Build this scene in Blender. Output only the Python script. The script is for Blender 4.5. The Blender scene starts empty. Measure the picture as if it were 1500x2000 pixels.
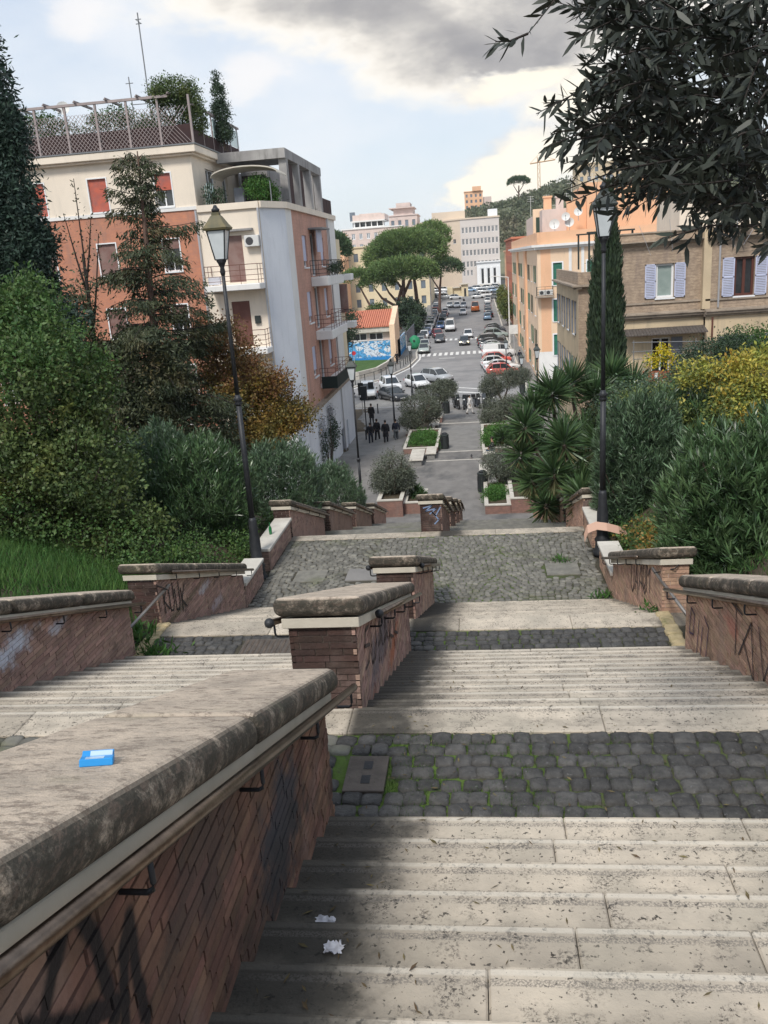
import bpy, bmesh, math, random
import numpy as np
from math import sin, cos, pi, radians
random.seed(7); rng = np.random.default_rng(7)
scene = bpy.context.scene
col = scene.collection

# ---------------------------------------------------------------- camera
cam_d = bpy.data.cameras.new('camera'); cam = bpy.data.objects.new('camera', cam_d); col.objects.link(cam)
cam_d.sensor_fit = 'HORIZONTAL'; cam_d.sensor_width = 36; cam_d.lens = 39.6
cam_d.clip_start = 0.05; cam_d.clip_end = 3000
from mathutils import Matrix, Vector
cam.matrix_world = Matrix(((0.99246045, 0.03760083, 0.11665515, 0),
                           (0.10098372, 0.2885249, -0.95213217, 0),
                           (-0.06945887, 0.9567338, 0.28255248, 0), (0, 0, 0, 1)))
scene.camera = cam
scene.render.resolution_x = 768; scene.render.resolution_y = 1024

# ---------------------------------------------------------------- light
SUN_EL, SUN_AZ = 50.0, 196.0          # degrees; azimuth clockwise from +Y
world = bpy.data.worlds.new('World'); scene.world = world; world.use_nodes = True
scene.view_settings.view_transform = 'Standard'; scene.view_settings.look = 'None'
scene.view_settings.exposure = 0.72; scene.view_settings.gamma = 1.0
scene.view_settings.use_curve_mapping = False
sun_d = bpy.data.lights.new('sun', 'SUN'); sun_d.energy = 1.9; sun_d.angle = radians(12); sun_d.color = (1, .95, .87)
sun = bpy.data.objects.new('sun', sun_d); col.objects.link(sun)
_a, _e = radians(SUN_AZ), radians(SUN_EL)
_sd = Vector((sin(_a) * cos(_e), cos(_a) * cos(_e), sin(_e)))
sun.rotation_euler = _sd.to_track_quat('Z', 'Y').to_euler()

def node(nt, typ, ins=None, **kw):
    n = nt.nodes.new(typ)
    for k, v in kw.items(): setattr(n, k, v)
    for k, v in (ins or {}).items():
        s = n.inputs[k]
        if isinstance(v, bpy.types.NodeSocket): nt.links.new(v, s)
        else: s.default_value = v
    return n
def mth(nt, op, a, b=0.0, c=0.0, clamp=False):
    n = node(nt, 'ShaderNodeMath', {0: a, 1: b, 2: c}, operation=op, use_clamp=clamp); return n.outputs[0]
def mixc(nt, f, a, b, blend='MIX'):
    n = nt.nodes.new('ShaderNodeMix'); n.data_type = 'RGBA'; n.blend_type = blend; n.clamp_factor = True
    for s, v in ((n.inputs[0], f), (n.inputs[6], a), (n.inputs[7], b)):
        if isinstance(v, bpy.types.NodeSocket): nt.links.new(v, s)
        else: s.default_value = (*v, 1) if isinstance(v, (tuple, list)) and len(v) == 3 else v
    return n.outputs[2]
def ss(nt, v, a, b):
    n = node(nt, 'ShaderNodeMapRange', {'Value': v, 'From Min': a, 'From Max': b}, interpolation_type='SMOOTHSTEP'); return n.outputs[0]
def noise(nt, vec, scale, detail=4, rough=.55, dist=0.0):
    return node(nt, 'ShaderNodeTexNoise', {'Vector': vec, 'Scale': scale, 'Detail': detail, 'Roughness': rough, 'Distortion': dist}).outputs[0]

def build_world():
    nt = world.node_tree; nt.nodes.clear()
    out = nt.nodes.new('ShaderNodeOutputWorld')
    sky = nt.nodes.new('ShaderNodeTexSky'); sky.sky_type = 'NISHITA'; sky.sun_disc = False
    sky.sun_elevation = radians(SUN_EL); sky.sun_rotation = radians(SUN_AZ); sky.air_density = 1.0; sky.dust_density = 2.0
    tc = nt.nodes.new('ShaderNodeTexCoord'); g = tc.outputs['Generated']
    sx = node(nt, 'ShaderNodeSeparateXYZ', {0: g})
    az = mth(nt, 'MULTIPLY', mth(nt, 'ARCTAN2', sx.outputs[0], sx.outputs[1]), 180 / pi)
    el = mth(nt, 'MULTIPLY', mth(nt, 'ARCSINE', sx.outputs[2]), 180 / pi)
    # stretched cloud coordinates
    cv = node(nt, 'ShaderNodeCombineXYZ', {0: mth(nt, 'MULTIPLY', sx.outputs[0], 1.0), 1: mth(nt, 'MULTIPLY', sx.outputs[1], 1.0), 2: mth(nt, 'MULTIPLY', sx.outputs[2], 2.1)}).outputs[0]
    n1 = noise(nt, cv, 5.0, 8, .55, .25)
    n2 = noise(nt, cv, 14.0, 7, .6, .1)
    n3 = noise(nt, cv, 2.0, 4, .5)
    wob = mth(nt, 'ADD', mth(nt, 'MULTIPLY', mth(nt, 'SUBTRACT', n1, .5), 1.9), mth(nt, 'MULTIPLY', mth(nt, 'SUBTRACT', n2, .5), .9))
    wv = node(nt, 'ShaderNodeTexNoise', {'Vector': cv, 'Scale': 7.0, 'Detail': 7, 'Roughness': .6}).outputs['Color']
    wx = node(nt, 'ShaderNodeSeparateXYZ', {0: wv}).outputs
    az = mth(nt, 'ADD', az, mth(nt, 'MULTIPLY', mth(nt, 'SUBTRACT', wx[0], .5), 9.0)); elw = mth(nt, 'ADD', el, mth(nt, 'MULTIPLY', mth(nt, 'SUBTRACT', wx[1], .5), 5.0))
    def blob(a0, e0, sa, se, rot=0.0):
        da = mth(nt, 'SUBTRACT', az, a0); de = mth(nt, 'SUBTRACT', elw, e0)
        u = mth(nt, 'ADD', mth(nt, 'MULTIPLY', da, cos(rot)), mth(nt, 'MULTIPLY', de, sin(rot)))
        v = mth(nt, 'SUBTRACT', mth(nt, 'MULTIPLY', de, cos(rot)), mth(nt, 'MULTIPLY', da, sin(rot)))
        q = mth(nt, 'ADD', mth(nt, 'POWER', mth(nt, 'ABSOLUTE', mth(nt, 'DIVIDE', u, sa)), 2.0), mth(nt, 'POWER', mth(nt, 'ABSOLUTE', mth(nt, 'DIVIDE', v, se)), 2.0))
        return mth(nt, 'SUBTRACT', 1.0, q)     # 1 at centre, 0 on the ellipse
    def union(*bs):
        r = bs[0]
        for b in bs[1:]: r = mth(nt, 'SMOOTH_MAX', r, b, .3)
        return r
    base = mixc(nt, ss(nt, el, -2.0, 20.0), (.86, .92, .95), (.58, .69, .85))
    skyc = mixc(nt, .72, mixc(nt, 1.0, sky.outputs[0], (.10, .10, .10), 'MULTIPLY'), base)
    # thin high veil
    veil = ss(nt, mth(nt, 'ADD', mth(nt, 'MULTIPLY', n1, .5), mth(nt, 'MULTIPLY', n3, .6)), .42, .78)
    c = mixc(nt, mth(nt, 'MULTIPLY', veil, .85), skyc, (.80, .82, .85))
    # the wide grey cloud
    dark = union(blob(-6.5, 14.2, 11.5, 2.9, -.13), blob(0.5, 12.0, 8.0, 3.3, -.05), blob(7, 15.5, 9.0, 4.2, .1), blob(24, 17, 16, 5, 0), blob(-30, 26, 14, 4, .1), blob(2, 30, 22, 6, .1))
    dm = mth(nt, 'ADD', dark, wob)
    edge = ss(nt, dm, -.75, .45)
    core = ss(nt, dm, .05, 1.1)
    cc = mixc(nt, core, (.93, .88, .80), mixc(nt, ss(nt, n2, .3, .7), (.27, .27, .29), (.42, .41, .41)))
    c = mixc(nt, edge, c, cc)
    # bright cumulus low on the right
    br = union(blob(3.2, 5.4, 4.4, 2.2, .45), blob(6.2, 8.2, 4.0, 2.4, .3), blob(.8, 3.9, 3.0, 1.1, .1), blob(11, 6, 6, 4, 0), blob(2.2, 9.6, 3.5, 1.0, .25), blob(60, 10, 25, 5, 0), blob(-70, 12, 25, 6, 0))
    bm_ = mth(nt, 'ADD', br, mth(nt, 'MULTIPLY', wob, 1.0))
    bc = mixc(nt, ss(nt, mth(nt, 'ADD', mth(nt, 'MULTIPLY', bm_, .22), mth(nt, 'MULTIPLY', n1, 1.0)), .48, .78), mixc(nt, ss(nt, n2, .35, .6), (.62, .62, .64), (.84, .81, .77)), (1.0, .93, .78))
    c = mixc(nt, mth(nt, 'MULTIPLY', ss(nt, bm_, -.3, .7), .92), c, bc)
    sm = union(blob(-22, 14.6, 2.2, 1.0, 0), blob(-13.6, 11.1, 2.4, 1.1, 0)); c = mixc(nt, mth(nt, 'MULTIPLY', ss(nt, sm, -.6, 1.0), .55), c, (.93, .88, .84))
    # below the horizon the world goes on as dim ground haze
    c = mixc(nt, ss(nt, el, -1.0, -6.0), c, (.30, .31, .31))
    bg = node(nt, 'ShaderNodeBackground', {0: c, 1: 0.72})
    nt.links.new(bg.outputs[0], out.inputs[0])
build_world()

# ---------------------------------------------------------------- materials
def srgb(h):
    r = []
    for i in (0, 2, 4):
        v = int(h[i:i + 2], 16) / 255; r.append(v / 12.92 if v < .04045 else ((v + .055) / 1.055) ** 2.4)
    return tuple(r)
MATS = {}
def mat(name, c1, c2=None, scale=3.0, detail=5, rough=.8, bump=0.0, bscale=30.0, isl=0.0, obj=0.0, metal=0.0, spec=.4,
        c3=None, s3=.8, t3=(.55, .75), hue=0.0, extra=None, coord='Position', trans=0.0, coat=0.0, stretch=None, dist=0.0):
    m = bpy.data.materials.new(name); m.use_nodes = True; nt = m.node_tree; nt.nodes.clear()
    out = nt.nodes.new('ShaderNodeOutputMaterial'); b = nt.nodes.new('ShaderNodeBsdfPrincipled')
    geo = nt.nodes.new('ShaderNodeNewGeometry')
    if coord == 'Position': vec = geo.outputs['Position']
    else: vec = nt.nodes.new('ShaderNodeTexCoord').outputs['Object']
    if stretch: vec = node(nt, 'ShaderNodeMapping', {'Vector': vec, 'Scale': stretch}).outputs[0]
    c = (*c1, 1)
    if c2: c = mixc(nt, ss(nt, noise(nt, vec, scale, detail, .6, dist), .3, .7), c1, c2)
    if c3: c = mixc(nt, ss(nt, noise(nt, vec, s3, 6, .65), *t3), c, c3)
    if isl or obj or hue:
        r = geo.outputs['Random Per Island'] if isl else nt.nodes.new('ShaderNodeObjectInfo').outputs['Random']
        amt = isl or obj
        hs = node(nt, 'ShaderNodeHueSaturation', {'Color': c, 'Value': mth(nt, 'ADD', 1 - amt, mth(nt, 'MULTIPLY', r, 2 * amt)),
              'Hue': mth(nt, 'ADD', .5 - hue, mth(nt, 'MULTIPLY', mth(nt, 'FRACT', mth(nt, 'MULTIPLY', r, 7.31)), 2 * hue))})
        c = hs.outputs[0]
    if extra: c = extra(nt, vec, c, geo)
    for k, v in (('Base Color', c), ('Roughness', rough), ('Metallic', metal), ('Specular IOR Level', spec), ('Coat Weight', coat)):
        if isinstance(v, bpy.types.NodeSocket): nt.links.new(v, b.inputs[k])
        else: b.inputs[k].default_value = v
    if bump:
        bp = node(nt, 'ShaderNodeBump', {'Height': noise(nt, vec, bscale, 6, .65), 'Strength': bump, 'Distance': .02})
        nt.links.new(bp.outputs[0], b.inputs['Normal'])
    sh = b.outputs[0]
    if trans:
        tr = node(nt, 'ShaderNodeBsdfTranslucent', {0: c}); mx = node(nt, 'ShaderNodeMixShader', {0: trans, 1: sh, 2: tr.outputs[0]}); sh = mx.outputs[0]
    nt.links.new(sh, out.inputs[0]); MATS[name] = m; return m

# ---------------------------------------------------------------- objects
WLOC = {}
def tag(o, label=None, cat=None, group=None, kind=None):
    if label: o['label'] = label
    if cat: o['category'] = cat
    if group: o['group'] = group
    if kind: o['kind'] = kind
    return o
def thing(name, label, cat, loc=(0, 0, 0), rotz=0.0, group=None):
    o = bpy.data.objects.new(name, None); col.objects.link(o); o.empty_display_size = .2
    o.location = loc; o.rotation_euler = (0, 0, rotz); WLOC[o.name] = Vector(loc)
    return tag(o, label, cat, group)
def setting(name, loc=(0, 0, 0)):
    o = bpy.data.objects.new(name, None); col.objects.link(o); o.location = loc; WLOC[o.name] = Vector(loc); o['kind'] = 'structure'; return o
def link(name, me, parent=None, loc=None):
    o = bpy.data.objects.new(name, me); col.objects.link(o)
    if parent is not None: o.parent = parent
    if loc is not None: o.location = loc
    WLOC[o.name] = (WLOC.get(parent.name, Vector()) if parent is not None else Vector()) + Vector(loc or (0, 0, 0))
    return o
class MB:
    def __init__(s): s.v = []; s.f = []; s.mi = []
    def add(s, vs, fs, mi=0):
        o = len(s.v); s.v.extend([tuple(p) for p in vs]); s.f.extend([tuple(i + o for i in f) for f in fs]); s.mi.extend([mi] * len(fs)); return s
    def box(s, x0, x1, y0, y1, z0, z1, mi=0):
        return s.hexa([(x0, y0, z0), (x1, y0, z0), (x1, y1, z0), (x0, y1, z0), (x0, y0, z1), (x1, y0, z1), (x1, y1, z1), (x0, y1, z1)], mi)
    def hexa(s, p, mi=0):
        return s.add(p, [(3, 2, 1, 0), (4, 5, 6, 7), (0, 1, 5, 4), (1, 2, 6, 5), (2, 3, 7, 6), (3, 0, 4, 7)], mi)
    def obox(s, c, ax, ay, az, mi=0):
        c = Vector(c); ax, ay, az = Vector(ax) / 2, Vector(ay) / 2, Vector(az) / 2
        return s.hexa([c - ax - ay - az, c + ax - ay - az, c + ax + ay - az, c - ax + ay - az, c - ax - ay + az, c + ax - ay + az, c + ax + ay + az, c - ax + ay + az], mi)
    def tube(s, pts, r, n=8, mi=0, caps=True):
        pts = [Vector(p) for p in pts]; rs = r if isinstance(r, (list, tuple)) else [r] * len(pts)
        rings = []
        for i, p in enumerate(pts):
            d = (pts[min(i + 1, len(pts) - 1)] - pts[max(i - 1, 0)])
            if d.length < 1e-9: d = Vector((0, 0, 1))
            d.normalize(); u = d.cross(Vector((0, 0, 1)) if abs(d.z) < .95 else Vector((1, 0, 0))).normalized(); w = d.cross(u)
            rings.append([p + (u * cos(2 * pi * k / n) + w * sin(2 * pi * k / n)) * rs[i] for k in range(n)])
        vs = [q for rg in rings for q in rg]; fs = []
        for i in range(len(rings) - 1):
            for k in range(n): fs.append((i * n + k, i * n + (k + 1) % n, (i + 1) * n + (k + 1) % n, (i + 1) * n + k))
        if caps: fs.append(tuple(range(n - 1, -1, -1))); fs.append(tuple((len(rings) - 1) * n + k for k in range(n)))
        return s.add(vs, fs, mi)
    def lathe(s, prof, c=(0, 0, 0), n=12, mi=0):
        vs = []; fs = []
        for r, z in prof:
            for k in range(n): vs.append((c[0] + r * cos(2 * pi * k / n), c[1] + r * sin(2 * pi * k / n), c[2] + z))
        for i in range(len(prof) - 1):
            for k in range(n): fs.append((i * n + k, i * n + (k + 1) % n, (i + 1) * n + (k + 1) % n, (i + 1) * n + k))
        fs.append(tuple(range(n - 1, -1, -1))); fs.append(tuple((len(prof) - 1) * n + k for k in range(n)))
        return s.add(vs, fs, mi)
    def prism(s, poly, off, mi=0):
        poly = [Vector(p) for p in poly]; off = Vector(off); n = len(poly)
        fs = [tuple(range(n - 1, -1, -1)), tuple(range(n, 2 * n))] + [(i, (i + 1) % n, (i + 1) % n + n, i + n) for i in range(n)]
        return s.add(poly + [p + off for p in poly], fs, mi)
    def quad(s, a, b, c, d, mi=0): return s.add([a, b, c, d], [(0, 1, 2, 3)], mi)
    def ball(s, c, r, n=8, m=5, sc=(1, 1, 1), mi=0):
        vs = []; fs = []
        for i in range(m + 1):
            t = pi * i / m
            for k in range(n): vs.append((c[0] + sc[0] * r * sin(t) * cos(2 * pi * k / n), c[1] + sc[1] * r * sin(t) * sin(2 * pi * k / n), c[2] + sc[2] * r * cos(t)))
        for i in range(m):
            for k in range(n): fs.append((i * n + k, (i + 1) * n + k, (i + 1) * n + (k + 1) % n, i * n + (k + 1) % n))
        return s.add(vs, fs, mi)
    def mesh(s, name, mats, smooth=False, off=None, bevel=0, fixn=True):
        me = bpy.data.meshes.new(name)
        vs = s.v if off is None else [(p[0] - off[0], p[1] - off[1], p[2] - off[2]) for p in s.v]
        me.from_pydata(vs, [], s.f)
        for m in (mats if isinstance(mats, (list, tuple)) else [mats]): me.materials.append(m if not isinstance(m, str) else MATS[m])
        if any(s.mi): me.polygons.foreach_set('material_index', s.mi)
        if fixn or bevel:
            bm = bmesh.new(); bm.from_mesh(me)
            if smooth: bmesh.ops.remove_doubles(bm, verts=bm.verts, dist=1e-5)
            if bevel:
                bmesh.ops.remove_doubles(bm, verts=bm.verts, dist=1e-5)
                bmesh.ops.bevel(bm, geom=list(bm.edges), offset=bevel if not isinstance(bevel, tuple) else bevel[0], segments=1 if not isinstance(bevel, tuple) else bevel[1], affect='EDGES', profile=.5)
            bmesh.ops.recalc_face_normals(bm, faces=bm.faces); bm.to_mesh(me); bm.free()
        if smooth: me.polygons.foreach_set('use_smooth', [True] * len(me.polygons))
        return me
    def build(s, name, mats, parent=None, label=None, cat=None, group=None, kind=None, smooth=False, local=False, bevel=0):
        """world coordinates in; the object's origin ends up at its base (top level) or at its parent's"""
        if parent is not None:
            off = None if local else WLOC[parent.name]
            o = link(name, s.mesh(name, mats, smooth, off, bevel), parent)
        else:
            a = np.array(s.v, dtype=float); lo, hi = a.min(0), a.max(0)
            off = Vector(((lo[0] + hi[0]) / 2, (lo[1] + hi[1]) / 2, lo[2])) if not local else Vector((0, 0, 0))
            o = link(name, s.mesh(name, mats, smooth, off, bevel), None, off)
        return tag(o, label, cat, group, kind)
def copy_tree(o, parent=None):
    c = o.copy(); col.objects.link(c); c.parent = parent
    for ch in o.children: copy_tree(ch, c)
    return c
def np_mesh(name, V, F, mats, mi=None, smooth=False):
    """V (n,3), F (m,k) -> mesh, fast"""
    me = bpy.data.meshes.new(name); k = F.shape[1]
    me.vertices.add(len(V)); me.vertices.foreach_set('co', np.asarray(V, dtype=np.float32).ravel())
    me.loops.add(F.size); me.loops.foreach_set('vertex_index', np.asarray(F, dtype=np.int32).ravel())
    me.polygons.add(len(F)); me.polygons.foreach_set('loop_start', np.arange(0, F.size, k, dtype=np.int32))
    for m in (mats if isinstance(mats, (list, tuple)) else [mats]): me.materials.append(MATS[m] if isinstance(m, str) else m)
    if mi is not None: me.polygons.foreach_set('material_index', np.asarray(mi, dtype=np.int32))
    if smooth: me.polygons.foreach_set('use_smooth', np.ones(len(F), dtype=bool))
    me.update(calc_edges=True); return me
# ================================================================ materials
def trav_extra(nt, vec, c, geo):
    # pits and specks, dark algae beside the divider, treads paler along the nosing and darker at the inner edge
    sp = node(nt, 'ShaderNodeSeparateXYZ', {0: geo.outputs['Position']})
    x, y, z = sp.outputs
    pit = noise(nt, vec, 38, 3, .6); pm = ss(nt, pit, .33, .39)
    big = noise(nt, vec, 6.5, 5, .7); bm2 = ss(nt, big, .47, .66)
    c = mixc(nt, mth(nt, 'MULTIPLY', mth(nt, 'SUBTRACT', 1.0, pm), .95), c, (.03, .025, .02))
    c = mixc(nt, mth(nt, 'MULTIPLY', mth(nt, 'MULTIPLY', bm2, ss(nt, noise(nt, vec, 62, 5, .8), .50, .55)), .92), c, (.05, .043, .038))
    c = mixc(nt, mth(nt, 'MULTIPLY', ss(nt, noise(nt, vec, 2.1, 3, .5), .45, .7), .32), c, (.31, .285, .23))
    # algae next to the divider (x=-0.97) and the far side walls
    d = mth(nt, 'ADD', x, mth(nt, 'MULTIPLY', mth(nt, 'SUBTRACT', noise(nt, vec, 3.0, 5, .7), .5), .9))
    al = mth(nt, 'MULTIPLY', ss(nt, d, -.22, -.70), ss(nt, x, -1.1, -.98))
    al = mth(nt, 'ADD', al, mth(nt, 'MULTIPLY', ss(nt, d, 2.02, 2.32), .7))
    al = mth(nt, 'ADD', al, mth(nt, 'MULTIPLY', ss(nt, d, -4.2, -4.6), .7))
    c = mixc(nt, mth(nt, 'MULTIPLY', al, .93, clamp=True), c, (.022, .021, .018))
    # bush-hammered grip strip just behind each nosing: pitch .34, nosings at .12+.34k  (flight 1), 5.68+.34k (flight 2)
    def strip(y0, lo, hi):
        f = mth(nt, 'FRACT', mth(nt, 'DIVIDE', mth(nt, 'SUBTRACT', y, y0), .34))
        inside = mth(nt, 'MULTIPLY', mth(nt, 'GREATER_THAN', y, lo), mth(nt, 'LESS_THAN', y, hi))
        return mth(nt, 'MULTIPLY', inside, mth(nt, 'MULTIPLY', ss(nt, f, .765, .79), ss(nt, f, .885, .865)))
    st = mth(nt, 'ADD', strip(.46, .2, 4.205), strip(5.68, 5.4, 9.43))
    st = mth(nt, 'MULTIPLY', st, mth(nt, 'MULTIPLY', ss(nt, noise(nt, vec, 120, 2, .5), .40, .58), .62))
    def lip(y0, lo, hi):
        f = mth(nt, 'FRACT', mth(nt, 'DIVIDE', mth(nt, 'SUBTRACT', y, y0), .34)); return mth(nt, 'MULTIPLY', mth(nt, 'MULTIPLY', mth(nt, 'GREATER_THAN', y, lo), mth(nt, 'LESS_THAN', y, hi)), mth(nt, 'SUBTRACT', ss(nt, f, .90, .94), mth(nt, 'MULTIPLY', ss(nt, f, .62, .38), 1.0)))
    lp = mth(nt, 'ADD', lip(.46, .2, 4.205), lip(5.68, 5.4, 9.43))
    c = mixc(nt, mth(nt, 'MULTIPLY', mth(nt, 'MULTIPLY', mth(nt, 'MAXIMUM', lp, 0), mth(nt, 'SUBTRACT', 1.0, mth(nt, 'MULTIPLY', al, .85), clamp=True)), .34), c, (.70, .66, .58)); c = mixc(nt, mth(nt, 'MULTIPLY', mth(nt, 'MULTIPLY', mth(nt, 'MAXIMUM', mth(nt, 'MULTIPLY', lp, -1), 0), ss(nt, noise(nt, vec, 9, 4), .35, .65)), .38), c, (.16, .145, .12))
    return mixc(nt, mth(nt, 'MULTIPLY', st, ss(nt, noise(nt, vec, 1.7, 4, .7), .30, .50)), c, (.12, .11, .10))
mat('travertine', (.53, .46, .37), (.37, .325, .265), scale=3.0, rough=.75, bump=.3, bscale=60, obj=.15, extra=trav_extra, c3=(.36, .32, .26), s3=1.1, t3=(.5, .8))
def cope_extra(nt, vec, c, geo):
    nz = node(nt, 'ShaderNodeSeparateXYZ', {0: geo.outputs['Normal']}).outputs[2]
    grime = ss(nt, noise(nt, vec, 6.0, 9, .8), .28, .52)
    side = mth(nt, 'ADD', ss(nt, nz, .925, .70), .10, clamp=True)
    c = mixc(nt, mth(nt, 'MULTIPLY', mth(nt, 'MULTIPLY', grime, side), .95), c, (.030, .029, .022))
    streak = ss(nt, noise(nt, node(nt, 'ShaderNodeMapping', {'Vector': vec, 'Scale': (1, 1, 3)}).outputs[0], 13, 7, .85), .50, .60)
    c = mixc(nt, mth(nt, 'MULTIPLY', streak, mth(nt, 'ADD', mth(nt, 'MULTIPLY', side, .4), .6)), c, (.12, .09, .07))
    return mixc(nt, mth(nt, 'MULTIPLY', ss(nt, noise(nt, vec, 2.3, 3), .6, .75), .2), c, (.13, .15, .07))
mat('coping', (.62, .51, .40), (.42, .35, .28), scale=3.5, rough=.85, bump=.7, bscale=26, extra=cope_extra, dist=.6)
mat('fillet', (.62, .57, .48), (.52, .48, .40), scale=3, rough=.8, bump=.2, bscale=40, c3=(.25, .23, .19), s3=2, t3=(.6, .8))
def brick_extra(paints, dirt=(.05, .04, .033), lines=(), lw=.022):
    def f(nt, vec, c, geo):
        # mineral bloom, soot, and blurred spray paint centred at given places
        c = mixc(nt, mth(nt, 'MULTIPLY', ss(nt, noise(nt, vec, 1.7, 5, .6), .5, .75), .45), c, (.33, .25, .22))
        c = mixc(nt, mth(nt, 'MULTIPLY', ss(nt, noise(nt, vec, 2.7, 6, .7), .54, .72), .65), c, dirt)
        for (px, py, pz, rx, ry, rz, cc, st) in paints:
            v = node(nt, 'ShaderNodeVectorMath', {0: geo.outputs['Position'], 1: (px, py, pz)}, operation='SUBTRACT').outputs[0]
            v = node(nt, 'ShaderNodeVectorMath', {0: v, 1: (1 / rx, 1 / ry, 1 / rz)}, operation='MULTIPLY').outputs[0]
            l = node(nt, 'ShaderNodeVectorMath', {0: v}, operation='LENGTH').outputs['Value']
            m_ = ss(nt, mth(nt, 'ADD', l, mth(nt, 'MULTIPLY', mth(nt, 'SUBTRACT', noise(nt, vec, 5.0, 6, .7), .5), 2.2)), 1.0, .35)
            c = mixc(nt, mth(nt, 'MULTIPLY', m_, st), c, cc)
        best = None          # sprayed lettering with soft edges
        for ln in lines:
            for a, b in zip(ln[:-1], ln[1:]):
                A = (0, *a); AB = (0, b[0] - a[0], b[1] - a[1]); L2_ = AB[1] ** 2 + AB[2] ** 2
                pa = node(nt, 'ShaderNodeVectorMath', {0: node(nt, 'ShaderNodeVectorMath', {0: geo.outputs['Position'], 1: (0, 1, 1)}, operation='MULTIPLY').outputs[0], 1: A}, operation='SUBTRACT').outputs[0]
                t = mth(nt, 'DIVIDE', node(nt, 'ShaderNodeVectorMath', {0: pa, 1: AB}, operation='DOT_PRODUCT').outputs['Value'], L2_, clamp=True)
                q = node(nt, 'ShaderNodeVectorMath', {0: AB, 3: t}, operation='SCALE').outputs[0]
                d = node(nt, 'ShaderNodeVectorMath', {0: pa, 1: q}, operation='DISTANCE').outputs['Value']; best = d if best is None else mth(nt, 'MINIMUM', best, d)
        if best is not None:
            best = mth(nt, 'ADD', best, mth(nt, 'MULTIPLY', mth(nt, 'SUBTRACT', noise(nt, vec, 14, 5, .7), .5), .03)); c = mixc(nt, mth(nt, 'MULTIPLY', ss(nt, best, lw * 1.5, lw * .6), .93), c, (.010, .010, .012))
        return c
    return f
mat('brick_w1', (.24, .13, .09), (.125, .072, .053), scale=4, rough=.85, bump=.5, bscale=45, obj=.28, hue=.012,
    extra=brick_extra([(-.97, 1.15, -1.62, .1, .30, .20, (.010, .010, .012), .95), (-.97, 3.25, -2.45, .1, .50, .42, (.045, .05, .062), .92), (-.97, 2.3, -1.9, .1, .5, .3, (.06, .05, .048), .6), (-.97, 2.8, -2.6, .1, 1.2, .25, (.03, .028, .025), .5)], lines=[[(1.24, -1.66), (1.33, -1.50), (1.45, -1.385), (1.53, -1.39), (1.575, -1.5), (1.60, -1.78)], [(1.27, -1.46), (1.40, -1.60), (1.62, -1.76)], [(1.62, -1.9), (1.70, -1.66), (1.755, -1.62), (1.74, -1.8), (1.75, -1.95)], [(1.16, -1.55), (1.3, -1.75), (1.45, -1.85)]], lw=.030))
mat('brick_dark', (.075, .040, .032), (.045, .028, .024), scale=4, rough=.85, bump=.5, bscale=45, obj=.25, hue=.01, extra=brick_extra([]))
mat('brick_d2', (.44, .28, .215), (.32, .205, .17), scale=3, rough=.85, bump=.5, bscale=45, obj=.3, hue=.015,
    extra=brick_extra([(-.97, 7.0, -3.3, .1, 1.3, .3, (.15, .13, .15), .8), (-.97, 7.9, -3.8, .1, .7, .16, (.40, .13, .06), .8), (-.97, 6.4, -3.6, .1, .2, .2, (.34, .10, .05), .6)]))
mat('brick_left', (.37, .24, .19), (.26, .17, .14), scale=3, rough=.85, bump=.5, bscale=45, obj=.25, hue=.012,
    extra=brick_extra([(-4.65, 7.1, -3.35, .1, .55, .2, (.52, .56, .66), .95), (-4.65, 8.0, -3.5, .1, .3, .1, (.52, .56, .66), .7), (-4.65, 12.6, -4.9, .1, .5, .12, (.50, .50, .55), .7), (-4.65, 13.1, -5.4, .1, .5, .14, (.45, .42, .46), .6), (-4.65, 11, -4.8, .3, 3, .08, (.10, .085, .05), .7)]))
mat('brick_right', (.47, .30, .21), (.36, .23, .165), scale=2.5, rough=.85, bump=.5, bscale=45, obj=.2, hue=.012,
    extra=brick_extra([(2.3, 7.7, -3.55, .1, .35, .12, (.45, .16, .12), .6)], (.12, .08, .06)))
mat('mortar', (.13, .105, .085), (.07, .058, .05), scale=9, rough=.95, bump=.4)
mat('mortar_pale', (.44, .36, .31), (.30, .25, .21), scale=9, rough=.95, bump=.4)
def cob_extra(nt, vec, c, geo):
    return mixc(nt, ss(nt, noise(nt, vec, 30, 4, .7), .60, .72), c, (.15, .15, .15))
mat('cobble', (.082, .079, .075), (.042, .041, .040), scale=12, rough=.6, bump=1.0, bscale=30, obj=.32, extra=cob_extra)
mat('cobble_mass', (.18, .172, .148), (.115, .11, .096), scale=5, rough=.65, bump=.4, bscale=38, isl=.30, c3=(.10, .105, .06), s3=1.2, t3=(.5, .75))
mat('cobble_piece', (.18, .172, .148), (.115, .11, .096), scale=5, rough=.65, bump=.4, bscale=38, obj=.30, c3=(.10, .105, .06), s3=1.2, t3=(.5, .75))
def joint_extra(nt, vec, c, geo):
    x = node(nt, 'ShaderNodeSeparateXYZ', {0: geo.outputs['Position']}).outputs[0]
    near = mth(nt, 'MULTIPLY', ss(nt, mth(nt, 'ADD', x, mth(nt, 'MULTIPLY', mth(nt, 'SUBTRACT', noise(nt, vec, 2.0, 4), .5), 2.4)), 2.6, -.4), ss(nt, x, -2.2, -1.2))
    g = mth(nt, 'MULTIPLY', ss(nt, noise(nt, vec, 6, 5, .7), .34, .50), near)
    return mixc(nt, g, c, (.075, .125, .022))
mat('joint', (.040, .036, .026), (.065, .058, .04), scale=14, rough=.95, bump=.6, extra=joint_extra)
mat('soil', (.055, .042, .028), (.09, .07, .045), scale=4, rough=1, bump=.6, bscale=12)
mat('grass', (.045, .115, .024), (.075, .155, .035), scale=1.3, rough=.7, isl=.35, hue=.02, trans=.25)
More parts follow.
